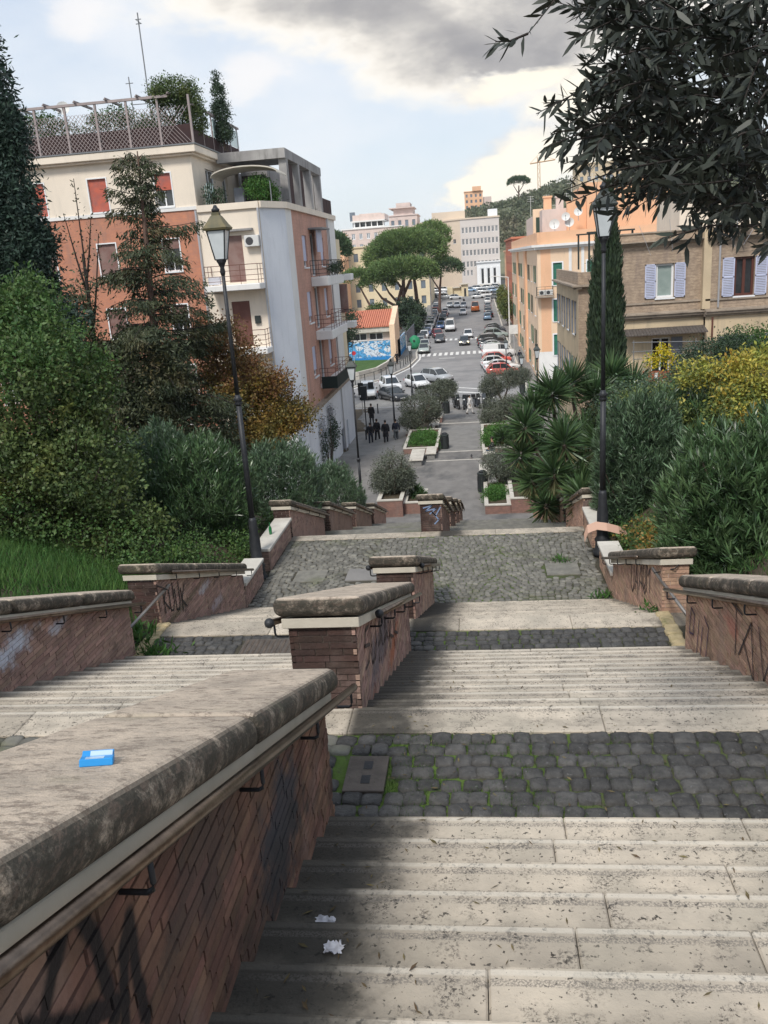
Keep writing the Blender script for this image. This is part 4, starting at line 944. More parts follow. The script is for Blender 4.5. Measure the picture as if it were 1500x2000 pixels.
MB().box(-29.8, -14.6, 44.22, 44.34, 8.50, 8.62).box(-13.62, -13.5, 44.6, 53.2, 8.1, 8.2).build('pergola_beam', 'wood_white', LB)
for k in range(10): MB().prism([(-29 + k * 1.6, 44.0, 8.62), (-28.9 + k * 1.6, 44.0, 8.62), (-28.9 + k * 1.6, 44.0, 8.72)], (0, 2.2, 0)).build('pergola_rafter', 'wood_white', LB)
for k in range(5): MB().box(-13.6, -13.54, 46 + k * 1.7, 46.08 + k * 1.7, fz0, 8.1).build('pergola_post', 'wood_white', LB)
for k in range(4): MB().box(-13.59, -13.56, 48.0 + k * 1.3, 49.2 + k * 1.3, 7.05, 7.95).build('glass_panel', 'glass_pale', LB)
MB().box(-20.5, -20.3, 46, 46.4, 6.34, 6.4).build('roof_hatch', 'concrete', LB)
an = thing('rooftop_antenna', 'tall thin television antenna rising above the roof garden on the left block', 'antenna', (-16.3, 46.5, 6.3))
MB().tube([(-16.35, 46.5, 6.3), (-16.35, 46.5, 12.9)], .035, 5).build('mast', 'lead_grey', an)
a2 = MB()
for z, w in ((12.6, .3), (12.4, .3), (8.9, .9)): a2.tube([(-16.35 - w / 2, 46.5, z), (-16.35 + w / 2, 46.5, z)], .02, 4)
a2.tube([(-16.35, 46.2, 12.5), (-16.35, 46.8, 12.5)], .02, 4); a2.build('aerial_elements', 'lead_grey', an)
an = thing('rooftop_antenna', 'short television antenna left of the tall one on the roof', 'antenna', (-17.2, 46.3, 6.3))
MB().tube([(-17.2, 46.3, 6.3), (-17.2, 46.3, 10.0)], .03, 5).tube([(-17.2, 46.3, 8.7), (-16.4, 46.4, 8.7)], .02, 4).tube([(-17.4, 46.3, 9.7), (-17.0, 46.3, 9.7)], .02, 4).build('mast', 'lead_grey', an)
dish((-20.8, 46, 8.75), (.2, -1, .3), .35, 'dish_white', 'small pale dish behind the lattice of the left roof garden')
for x_, z0_, z1_ in ((-13.98, -13, 3.2), (-10.75, -8, 3.1)): MB().tube([(x_, FY - .09, z0_), (x_, FY - .09, z1_)], .055, 6).build('drainpipe', 'metal_pipe', LB)
MB().tube([(FX + .09, 59.45, -13), (FX + .09, 59.45, 3.1)], .055, 6).build('drainpipe', 'metal_pipe', LB)
MB().tube([(-13.9, FY - .03, -.9), (-12.9, FY - .03, -1.0), (-12.85, FY - .03, -6), ], .02, 4).build('wall_cable', 'iron_black', LB)
MB().box(-11.5, -11.2, FY - .12, FY - .02, -2.6, -2.2).build('meter_box', 'iron_green', LB)
# rear wing with balconies behind the corner
mb = MB().box(-16, -10.6, 63.05, 70, -13.3, 2.0); mb.build('rear_wing', 'plaster_yellow', LB)
for z in (-.6, -4.0):
    b = MB().box(-12.5, -8.9, 63.1, 64.5, z - .45, z).build('balcony', 'plaster_offwhite', LB, bevel=.03)
    q = MB(); q.tube([(-12.4, 63.2, z + .9), (-9.0, 63.2, z + .9), (-9.0, 64.4, z + .9)], .02, 4)
    for k in range(22): q.tube([(-12.4 + k * .155, 63.2, z), (-12.4 + k * .155, 63.2, z + .9)], .012, 4)
    q.build('railing', 'iron_black', b)
MB().box(-10.9, -9.3, 63.2, 63.6, -3.3, -1.3).build('brown_awning', 'shutter_dusty', LB)

# ================================================================ right brown house
BH = thing('brown_house', 'brown brick and sand plaster house with lilac shutters, right of the cypress', 'building', (12, 50, -9))
F = Facade((6.6, 48, 0), (1, 0), BH); X = lambda x: x - 6.6
h1 = [(X(9.62), X(10.55), -2.85, -1.08)]; h2 = [(X(13.55), X(14.55), -2.98, -1.0)]
F.wall('brick_brown', 0, X(12.15), -3.55, -.05, h1); F.wall('brick_brown', X(12.15), X(20), -3.55, -.05, h2, d=.35)
F.window(h1[0], 'curtain', shut=1.25, shut_m='shutter_lilac', mull=False, fw=.11)
F.O = F.O + F.n * .35; F.window(h2[0], 'dark', frame='frame_brown', shut=1.25, shut_m='shutter_lilac', fw=.12); F.O = F.O - F.n * .35
l1 = [(X(9.45), X(10.45), -6.9, -4.95)]; l2 = [(X(13.4), X(14.35), -6.9, -5.05)]
F.wall('plaster_sand', 0, X(12.15), -9.5, -3.95, l1); F.wall('plaster_sand', X(12.15), X(20), -9.5, -3.95, l2, d=.35)
for h, dd in ((l1[0], 0), (l2[0], .35)):
    F.O = F.O + F.n * dd; F.window(h, 'black', mull=True, fw=.08)
    w = F.slab(MB(), h[1] + .03, h[1] + .62, h[2], h[3], .02, .07).build('shutter', 'shutter_grey', BH)
    if dd: F.slab(MB(), h[0] - .55, h[0] - .03, h[2], h[3], .02, .07).build('shutter', 'shutter_grey', BH)
    F.O = F.O - F.n * dd
F.O = F.O + F.n * .35; F.slab(MB(), X(15.2), X(15.8), -6.9, -5.0, .02, .07).build('shutter', 'shutter_grey', BH); F.O = F.O - F.n * .35
def layered(F, u0, u1, z, prof, m, root, name, e=0):
    mb = MB()
    for (z0, z1, d) in prof: F.slab(mb, u0 - e * d, u1 + e * d, z + z0, z + z1, -.2, d)
    return mb.build(name, m, root)
for u0, u1, d in ((0, X(12.1), 0), (X(12.1), X(20), .35)):
    layered(F, u0, u1, -3.95, ((0, .12, d + .10), (.12, .26, d + .26), (.26, .34, d + .36), (.34, .40, d + .06)), 'stone_brown', BH, 'cornice')
    layered(F, u0, u1, -.1, ((0, .07, d + .10), (.07, .15, d + .22), (.15, .20, d + .38)), 'stone_brown', BH, 'cornice')
    layered(F, u0, u1, .1, ((0, .40, d - .05),), 'brick_brown', BH, 'parapet'); layered(F, u0, u1, .5, ((0, .07, d + .02),), 'stone_brown', BH, 'parapet_cap')
    F.slab(MB(), u0, u1, -3.14, -3.04, 0, d + .07).build('string_course', 'stone_brown', BH)
F.part('pilaster', 'plaster_sand', X(11.95), X(12.35), -3.55, .5, 0, .42)
for u, m_, z1 in ((X(12.75), 'metal_pipe', -.1), (X(12.5), 'rust_pipe', -4.0)):
    MB().tube([F.P(u, z1, .45), F.P(u, -3.5 if m_ == 'metal_pipe' else -9, .45)], .05, 6).build('drainpipe', m_, BH)
for k in range(26):
    u = X(7.9) + k * .165; F.slab(MB(), u, u + .15, -4.62, -4.52, .05, .9)
    mb = MB(); a = F.P(u, -4.45, .02); b = F.P(u + .15, -4.45, .02); c = F.P(u + .15, -4.72, .95); d = F.P(u, -4.72, .95); up = Vector((0, 0, .05)); mid = Vector((0, 0, .04))
    mb.hexa([a, b, c, d, a + up, b + up, c + up, d + up]).build('canopy_tile', 'tile_grey', BH)
MB().box(6.7, 20, 48.3, 51, -9.5, .12).box(8.9, 20, 51, 57.9, -9.5, .11).build('building_core', 'brick_brown', BH)
wires = MB()
for a, b in (((8.2, 46.8, -5.0), (12.4, 47.1, -5.2)), ((8.2, 46.8, -5.5), (11.8, 47.2, -5.55)), ((8.3, 46.8, -5.9), (11.5, 47.2, -5.85)), ((9.8, 47.4, -5.0), (9.9, 46.9, -6.3)), ((11.6, 47.2, -5.0), (11.6, 47.2, -6.6)), ((8.3, 46.8, -4.9), (8.3, 46.8, -6.8))): wires.tube([a, b], .022, 4)
wires.build('clothes_frame', 'lead_grey', BH)
dish((13.5, 46.9, 1.35), (.75, -.6, .25), .75, 'dish_rust', 'large rusty dish on the roof of the brown house')
MB().box(11.2, 16, 50, 56, .1, 2.3).build('roof_room', 'plaster_cream', BH)
tv = thing('rooftop_antenna', 'thin wire antenna lines on the brown house roof edge', 'antenna', (9, 48, .5)); q = MB()
for a, b in (((8.6, 47.4, .9), (9.2, 47.4, -.6)), ((10.1, 47.3, 1.1), (10.3, 47.3, -.5)), ((12.6, 47.2, 1.2), (13.4, 47.2, -.5)), ((14.6, 47.2, .9), (13.8, 47.2, -.4))): q.tube([a, b], .01, 4)
q.build('wires', 'metal_pipe', tv)
# small brown building farther along the street
SB = thing('brown_annex', 'lower brown brick building with roof terrace, between cypress and orange block', 'building', (8, 65, -13))
Fa = Facade((6.7, 73, 0), (0, -1), SB); hs = []
for z0, z1 in ((-5.6, -3.4), (-9.4, -7.2)):
    for k in range(4): hs.append((1.2 + k * 3.6, 2.4 + k * 3.6, z0, z1))
Fa.wall('plaster_sand', 0, 15, -13.6, -2.55, hs)
for h in hs: Fa.window(h, 'pale', shut=.85, shut_m='shutter_slate', fw=.07)
Fb = Facade((6.7, 58, 0), (1, 0), SB); Fb.wall('brick_brown', 0, 4, -13.6, -2.55)
MB().box(7.15, 11, 58.2, 73, -13.6, -2.6).build('building_core', 'brick_brown', SB)
layered(Fa, 0, 15.3, -2.55, ((0, .14, .15), (.14, .26, .4)), 'stone_brown', SB, 'cornice'); layered(Fb, -.3, 4, -2.55, ((0, .14, .14), (.14, .259, .39)), 'stone_brown', SB, 'cornice')
mb = MB(); Fa.slab(mb, 0, 15, -2.28, -1.5, -.2, .02); Fb.slab(mb, .2, 4, -2.28, -1.501, -.2, .02); mb.build('parapet', 'brick_brown', SB)
for x in (7.6, 10.4):
    for y in (60, 66): MB().box(x, x + .12, y, y + .12, -1.5, .9).build('frame_post', 'iron_green', SB)
for y in (59.9, 65.9): MB().box(7.5, 10.6, y, y + .2, .9, 1.0).build('frame_beam', 'iron_green', SB)
# orange block
OB = thing('orange_block', 'long orange and cream block with green shutters along the right of the street', 'building', (11, 125, -14))
Fo = Facade((6.7, 158, 0), (0, -1), OB); ho = []; kinds = []
for z0, z1 in ((-3.3, -1.5), (-6.9, -4.9), (-10.4, -8.4), (-13.2, -11.8)):
    for k in range(11): ho.append((2.5 + k * 5.6, 3.9 + k * 5.6, z0, z1))
Fo.wall('plaster_peach', 0, 63, -14.2, .2, ho)
for i, h in enumerate(ho): Fo.window(h, 'dark', shut=1.15 if i % 3 else None, shut_m='shutter_green' if i % 4 else 'shutter_darkgreen', mull=False, fw=.1, detail=i % 11 > 2)
for u0, u1 in ((20, 24), (41, 44.5)): Fo.part('orange_pilaster', 'plaster_orange', u0, u1, -14, .15, 0, .25)
Fp = Facade((6.7, 95, 0), (1, 0), OB); hp = []
for z0, z1 in ((-3.6, -1.3), (-7.4, -5.1), (-11.0, -8.8), (-13.9, -12.2)): hp += [(1.65, 2.6, z0, z1), (5.2, 6.2, z0, z1)]
Fp.wall('plaster_peach', 0, .35, -10.6, .2); Fp.wall('plaster_orange', .35, 1.4, -10.6, .2); Fp.wall('plaster_offwhite', 0, 14, -14.2, -10.6, hp); Fp.wall('plaster_peach', 1.4, 14, -10.6, .2, hp)
for h in hp:
    Fp.window(h, 'dark', roll=1.0, roll_m='shutter_green', fw=.08)
    mb = MB()
    for q in ((h[0] - .14, h[0], h[2], h[3] + .14), (h[1], h[1] + .14, h[2], h[3] + .14), (h[0], h[1], h[3], h[3] + .14)): Fp.slab(mb, *q, 0, .04)
    mb.build('window_surround', 'frame_white', OB)
for u in (3.3, 4.6): Fp.part('cream_pilaster', 'plaster_offwhite', u, u + .3, -10.5, .1, 0, .08)
balcony(Fp, -.2, 1.6, -4.6, 1.1, 'stone_brown', 'iron_green', th=.2); ac_unit(Fp, .1, -4.55, .3); ac_unit(Fp, .8, -4.55, .3); ac_unit(Fp, 4.5, -11.6)
for F_, u0, u1 in ((Fo, 0, 63.3), (Fp, -.3, 14)): layered(F_, u0, u1, .15, ((0, .25, .25 if F_ is Fo else .24), (.25, .5, .6 if F_ is Fo else .59)), 'plaster_offwhite', OB, 'cornice')
mb = MB(); Fo.slab(mb, 0, 63, .65, 1.9, -.3, .0); Fp.slab(mb, .31, 14, .65, 1.899, -.3, .01); mb.build('roof_parapet', 'plaster_orange', OB)
MB().box(7.0, 21, 95.4, 158, -14.2, .6).build('building_core', 'plaster_peach', OB)
MB().box(7.6, 20.5, 99, 128, .6, 4.3).build('roof_storey', 'plaster_pink', OB); MB().box(10.2, 20.7, 98.2, 99.0, .6, 4.9).box(12.2, 20.8, 97.5, 110, .6, 6.6).build('stair_tower', 'plaster_orange', OB)
MB().box(6.9, 8.0, 103, 104, .6, 4.6).build('cream_gable', 'plaster_peach', OB); MB().box(7.2, 7.7, 102.95, 103.0, 1.6, 3.7).build('gable_shutter', 'shutter_darkgreen', OB)
for x, y, z, s, l in ((8.7, 96.5, 2.6, .55, 'leftmost white dish on the orange parapet'), (9.9, 96.6, 3.3, .45, 'white dish second from left on the orange roof'), (10.3, 96.8, 2.7, .5, 'lowest white dish of the roof cluster'), (11.2, 96.6, 3.7, .45, 'small round dish mounted alone on the orange wall'), (14.0, 96.5, 4.0, .6, 'rightmost pair dish beside the tall lamp lantern')): dish((x, y, z), (-.2, -1, .3), s, 'dish_white', l)
r = random.Random(6)
for k in range(16):
    x, y = r.uniform(8, 19), r.uniform(100, 150); h = r.uniform(4, 8)
    a = thing('rooftop_antenna', 'thin television mast among many over the orange roofs', 'antenna', (x, y, .6), 0, 'television masts on the orange roofs'); q = MB().tube([(x, y, .6), (x, y, 1 + h)], .03, 4)
    for j in range(3): q.tube([(x - .5, y, h + .9 - j * .35), (x + .5, y, h + .9 - j * .35)], .02, 4)
    q.build('mast', 'ac_white', a)
for k in range(5):
    x, y = 8.5 + k * 2.1, 108 + 7 * k; MB().box(x, x + .9, y, y + .9, 4.2, 6.0 + .3 * (k % 2)).box(x - .1, x + 1, y - .1, y + 1, 6.0 + .3 * (k % 2), 6.2 + .3 * (k % 2)).build('chimney', 'plaster_pink' if k % 2 else 'plaster_orange', OB)
def block(name, label, x0, x1, y0, y1, z0, z1, m, wm='pale', nx=6, nz=4, nside=0, roof=None, side=1, ww=.45, zpad=1.2, frame=False):
    b = thing(name, label, 'building', ((x0 + x1) / 2, (y0 + y1) / 2, z0))
    Fq = Facade((x0, y0, 0), (1, 0), b); dx = (x1 - x0) / nx; dz = (z1 - z0 - zpad) / nz
    hs = [(dx * (i + .5 - ww / 2), dx * (i + .5 + ww / 2), z0 + .6 + dz * (j + .25), z0 + .6 + dz * (j + .78)) for i in range(nx) for j in range(nz)]
    Fq.wall(m, 0, x1 - x0, z0, z1, hs)
    for h in hs: Fq.window(h, wm, detail=frame, sill=frame, fw=.15)
    if side:
        xs_ = x0 if side < 0 else x1
        Fz = Facade((x0, y1, 0), (0, -1), b) if side < 0 else Facade((x1, y0, 0), (0, 1), b); n = nside or 1; dy = (y1 - y0) / n
        h2 = [(dy * (i + .3), dy * (i + .7), z0 + .6 + dz * (j + .25), z0 + .6 + dz * (j + .78)) for i in range(nside) for j in range(nz)]
        Fz.wall(m, 0, y1 - y0, z0, z1, h2)
        for h in h2: Fz.window(h, wm, detail=False, sill=False)
    MB().box(x0 + .3, x1 - .3, y0 + .35, y1 - .3, z0, z1 - .05).build('building_core', m, b)
    MB().box(x0 - .3, x1 + .3, y0 - .3, y1 + .3, z1, z1 + .35).build('roof_edge', roof or m, b)
    return b
# ---- the far end of the street
b = block('red_block', 'narrow brick-red block beyond the orange one on the right', 7.2, 16, 165, 200, -14, 2.5, 'plaster_red', nx=3, nz=5, nside=7, side=-1)
block('peach_block', 'peach block just before the school on the right', 8.6, 18, 205, 250, -13, .5, 'plaster_orange', nx=3, nz=4, nside=8, side=-1)
SC = thing('school_building', 'large beige building with rows of windows and white portal at the street end', 'building', (0, 315, -10))
Fq = Facade((-4.25, 308, 0), (1, 0), SC); W = 13.3; hs = []
for j in range(4):
    for i in range(10): hs.append((.5 + i * 1.28, 1.28 + i * 1.28, 8.6 - j * 3.75 - .9, 8.6 - j * 3.75 + 1.0))
hs += [(.55 + i * 1.28, 1.2 + i * 1.28, -6.5, -4.6) for i in range(3)]
Fq.wall('plaster_school_front', 0, W, -11, 12.2, hs)
for h in hs: Fq.window(h, 'dark', fw=.08, mull=True, detail=True, sill=False)
ps = [(6.6 + k * 2.1, 7.7 + k * 2.1, -9.6, -4.3) for k in range(3)]
Fq.O = Fq.O + Fq.n * .5; Fq.wall('frame_white', 5.2, W, -11, -2.4, ps)
for h in ps: Fq.window(h, 'dark', mull=False, fw=.15, sill=False)
for k in range(4): Fq.part('portal_column', 'frame_white', 6.0 + k * 2.1, 6.4 + k * 2.1, -9.6, -3.9, .02, .3)
Fq.part('portal_cornice', 'frame_white', 5.0, W + .2, -2.4, -2.0, -.2, .5); Fq.part('portal_stairs', 'white_stone', 5.5, 12.8, -11, -9.7, .3, 3.2); Fq.O = Fq.O - Fq.n * .5
Fz = Facade((-18.5, 318, 0), (14.25, -10), SC); Fz.wall('plaster_school', 0, 17.4, -11, 12.6, [(14.2, 15.4, 4.6, 6)]); Fz.window((14.2, 15.4, 4.6, 6), 'dark')
MB().prism([(-4.3, 308.4, -11), (8.9, 308.4, -11), (8.9, 340, -11), (-18.4, 340, -11), (-18.4, 318.5, -11)], (0, 0, 23.1)).build('building_core', 'plaster_school', SC)
MB().prism([(-4.4, 307.7, 12.2), (9.3, 307.7, 12.2), (9.3, 341, 12.2), (-18.8, 341, 12.2), (-18.8, 317.8, 12.2)], (0, 0, .5)).build('roof_edge', 'plaster_school', SC)
MB().box(-14, -2.5, 312, 330, 12.7, 15.3).build('roof_storey', 'plaster_school', SC)
MB().box(5.4, 8.6, 309, 316, 12.7, 15.0).build('roof_cabin', 'frame_white', SC)
yb = block('yellow_building', 'long pale yellow building behind the stone pines', -44, -12, 236, 262, -13, 4.2, 'plaster_yellow', 'pale', nx=9, nz=4, nside=0, ww=.35)
yb2 = block('ochre_building', 'ochre orange house wall left of the pines', -46, -33.5, 228, 235.5, -13, 7.4, 'plaster_orange', nx=3, nz=5)
pk_ = block('pink_apartments', 'pinkish white apartment house with roof terrace behind the pines', -42, -22.5, 285, 305, -10, 10.8, 'plaster_pink', 'pale', nx=8, nz=6, roof='plaster_offwhite', frame=True)
MB().box(-38.5, -28, 287, 300, 13.2, 15.2).box(-36.5, -29.5, 289, 299, 15.2, 15.6).build('penthouse', 'plaster_pink', pk_)
MB().box(-38.5, -28.2, 286, 287, 11.2, 11.5).box(-38.8, -28.0, 285.6, 300, 13.0, 13.4).build('terrace_roof', 'plaster_offwhite', pk_)
for k in range(6): MB().box(-38.2 + k * 1.9, -37.9 + k * 1.9, 286.2, 286.5, 11.5, 13.0).build('terrace_pillar', 'plaster_offwhite', pk_)
MB().box(-38, -28.4, 288.5, 289, 11.1, 13.0).build('terrace_back_wall', 'window_dark', pk_)
b = block('stepped_apartments', 'stepped pink apartment tower with greenery, above the pines', -29.5, -19.5, 318, 335, -9, 15.5, 'plaster_pink', 'pale', nx=4, nz=6)
MB().box(-28, -21, 320, 332, 15.8, 18.4).box(-27, -22, 321, 331, 18.4, 20.0).box(-29.5, -20.5, 318.5, 334, 18.1, 18.4).build('stepped_terraces', 'plaster_pink', b)
block('distant_house', 'low pale house at the left of the skyline, nearest the left block', -58, -45, 320, 335, -9, 9.5, 'plaster_offwhite', 'pale', nx=5, nz=5)
block('distant_house', 'small cream house with light mast on the skyline', -52, -43, 352, 364, -9, 12.5, 'plaster_cream', 'pale', nx=4, nz=5)
ob = block('hill_block', 'tall orange block standing alone on the wooded hill', -3.8, 6.2, 500, 515, 18, 34.0, 'plaster_orange', 'pale', nx=4, nz=5, side=-1, nside=4)
MB().box(.6, 5.4, 499, 514, 34.3, 36.6).build('roof_cabin', 'plaster_orange', ob); MB().box(6.5, 11, 502, 515, 18, 31).build('lower_wing', 'plaster_pink', ob)
block('hill_villa', 'cream villa at the hill crest on the right, seen past the leaves', 44, 62, 380, 400, 18, 33, 'plaster_sand', 'pale', nx=6, nz=4, side=-1, nside=4)
cr = thing('tower_crane', 'faint yellow tower crane above the hill on the right', 'crane', (32, 480, 20)); mat('crane_yellow', (.55, .33, .18), rough=.7)
q = MB()
for s in (-.6, .6): q.tube([(35.5 + s, 480, 20), (35.5 + s, 480, 47)], .16, 4)
for k in range(12): q.tube([(35.5 + (.6 if k % 2 else -.6), 480, 22 + k * 2), (35.5 + (-.6 if k % 2 else .6), 480, 24 + k * 2)], .1, 4)
q.build('mast', 'crane_yellow', cr); MB().tube([(31, 480, 44), (44, 480, 45)], .3, 4).tube([(35.5, 480, 48), (31, 480, 44.2)], .08, 4).tube([(35.5, 480, 48), (44, 480, 45.2)], .08, 4).build('jib', 'crane_yellow', cr)
lm = thing('floodlight_mast', 'floodlight mast on the skyline at the left of the pines', 'mast', (-40.5, 330, -9)); MB().tube([(-44.2, 330, -9), (-44.2, 330, 17)], .2, 5).build('pole', 'lead_grey', lm); MB().box(-45.2, -43.2, 329.7, 330.2, 15.4, 18.6).build('lamp_panel', 'window_pale', lm)
# hill
def hill():
    V = []; Fc = []; xs = [-500 + i * 14 for i in range(86)]; ys = [345, 370, 400, 430, 460, 490, 520, 560, 620, 760, 1000]
    for y in ys:
        for x in xs:
            crest = float(np.interp(x, [-500, -90, -40, -15, 5, 20, 45, 80, 140, 700], [4, 5, 9, 16, 20, 22, 29, 37, 44, 50]))
            k = max(0, min(1, (y - 345) / 130)); V.append((x, y, -10 + (crest + 10) * (k * k * (3 - 2 * k)) + 1.2 * sin(x * .13) + sin(y * .07 + x * .05)))
    m = len(xs)
    for j in range(len(ys) - 1):
        for i in range(m - 1): Fc.append((j * m + i, j * m + i + 1, (j + 1) * m + i + 1, (j + 1) * m + i))
    MB().add(V, Fc).build('hill', 'hill_green', None, kind='structure', smooth=True)
mat('hill_green', (.13, .145, .085), (.19, .18, .12), scale=.06, rough=1)
hill()
# mural building with tiled roof
def mural_extra(nt, vec, c, geo):
    v = node(nt, 'ShaderNodeMapping', {'Vector': vec, 'Scale': (1, 1, 1.4)}).outputs[0]
    n1 = noise(nt, v, .55, 2, .5, 2.5); n2 = noise(nt, v, 1.1, 2, .5, 3.0)
    c = mixc(nt, ss(nt, n1, .50, .52), c, (.10, .36, .66)); c = mixc(nt, mth(nt, 'MULTIPLY', ss(nt, n2, .55, .56), ss(nt, n2, .62, .61)), c, (.02, .06, .14))
    z = node(nt, 'ShaderNodeSeparateXYZ', {0: geo.outputs['Position']}).outputs[2]
    return mixc(nt, ss(nt, mth(nt, 'ADD', z, mth(nt, 'MULTIPLY', n1, 1.2)), -12.55, -12.75), c, (.02, .22, .55))
mat('mural_paint', (.68, .74, .80), (.6, .68, .78), scale=.4, rough=.8, extra=mural_extra)
MU = thing('mural_building', 'low building with red tiled roof and blue spray mural', 'building', (-17, 128, -14))
Fm = Facade((-24, 125, 0), (1, 0), MU); hm = [(1.2 + k * 2.4, 3.2 + k * 2.4, -10.75, -9.75) for k in range(4)] + [(.0, .9, -10.6, -9.9)]
Fm.wall('mural_paint', 0, 11.5, -14.2, -10.9); Fm.wall('plaster_pink', 0, 11.5, -10.9, -9.6, hm[:4])
for h in hm[:4]: Fm.window(h, 'dark', fw=.08)
Fm.part('fascia', 'white_stone', -.2, 11.7, -9.6, -8.9, -.1, .8); MB().box(-24, -12.6, 125.3, 131, -14.2, -9.0).build('building_core', 'plaster_pink', MU)
for k in range(38):
    x = -24.3 + k * .32; a, b = (x, 124.0, -8.88), (x, 131.5, -7.0); mb = MB()
    mb.hexa([(x, 124.0, -8.88), (x + .28, 124.0, -8.88), (x + .28, 131.5, -6.9), (x, 131.5, -6.9), (x + .04, 124.0, -8.74), (x + .24, 124.0, -8.74), (x + .24, 131.5, -6.76), (x + .04, 131.5, -6.76)]).build('roof_tile_row', 'roof_tile', MU)
MB().prism([(-24.2, 124.05, -8.9), (-24.2, 131.4, -6.95), (-24.2, 131.4, -8.9)], (12, 0, 0)).build('roof_body', 'roof_tile', MU)
MB().prism([(-12.45, 123.6, -14), (-12.45, 123.6, -8.6), (-12.45, 131.4, -6.4), (-12.45, 131.4, -14)], (.75, 0, 0)).build('side_wall', 'plaster_peach', MU)
# lawn, curved low wall and pavement fence
MB().add([(-26, 108, -13.6), (-15, 107.5, -13.6), (-12.8, 112, -13.6), (-12.2, 122, -13.4), (-26, 124.9, -13.3)], [(0, 1, 2, 3, 4)]).build('lawn', 'grass', None, kind='structure')
cw = thing('curved_wall', 'curved pale low wall around the small lawn by the mural', 'wall', (-13, 108, -14)); mb = MB(); pts = [(-26, 104), (-19, 105), (-15, 106.8), (-13, 110.5), (-12.2, 117), (-12.0, 123)]
for a, b in zip(pts[:-1], pts[1:]):
    d = Vector((b[0] - a[0], b[1] - a[1], 0)).normalized(); nn = Vector((-d.y, d.x, 0)) * .3
    mb.hexa([(a[0], a[1], -14.1), (b[0], b[1], -14.1), Vector((b[0], b[1], -14.1)) + nn, Vector((a[0], a[1], -14.1)) + nn, (a[0], a[1], -13.05), (b[0], b[1], -13.05), Vector((b[0], b[1], -13.05)) + nn, Vector((a[0], a[1], -13.05)) + nn])
mb.build('wall_body', 'white_stone', cw)
pf = thing('pavement_railing', 'low dark railing along the curved left pavement edge', 'railing', (-13, 104, -13.9)); mb = MB(); pr = None
for k in range(17):
    y = 95 + k * 2.0; x = RL(y) - .6; q = Vector((x, y, gz(y) + .12)); MB().tube([q, q + Vector((0, 0, 1.0))], .05, 5).build('railing_post', 'iron_green', pf)
    if pr: mb.tube([pr + Vector((0, 0, .95)), q + Vector((0, 0, .95))], .03, 4)
    pr = q
mb.build('top_rail', 'iron_green', pf)
hw = thing('hoarding_wall', 'blue grey graffiti wall and fence beside the mural building', 'wall', (-11.5, 131, -14)); MB().box(-11.9, -11.7, 127, 142, -14, -11.2).build('wall_body', 'mural_paint', hw)
for k in range(8): MB().box(-11.6, -11.55, 143 + k * 3, 145.7 + k * 3, -13.9, -11.3).build('fence_panel', 'shutter_grey', hw)
kk = thing('street_kiosk', 'small yellow kiosk between parked cars at the far roundabout', 'kiosk', (-4.6, 262, -11.4))
MB().box(-8.2, -6.6, 261, 264, -11.5, -8.4).box(-4.0, -2.0, 261, 264, -11.5, -7.9).box(-6.6, -4.0, 262.5, 264, -11.5, -8.8).build('kiosk_wall', 'plaster_yellow', kk); MB().box(-4.6, -1.6, 260.4, 264.4, -7.9, -7.6).box(-6.8, -4.0, 261.8, 264.4, -8.8, -8.5).build('kiosk_roof', 'canvas', kk); MB().box(-3.2, -2.6, 260.9, 261.0, -11.3, -9.0).build('kiosk_door', 'window_dark', kk)
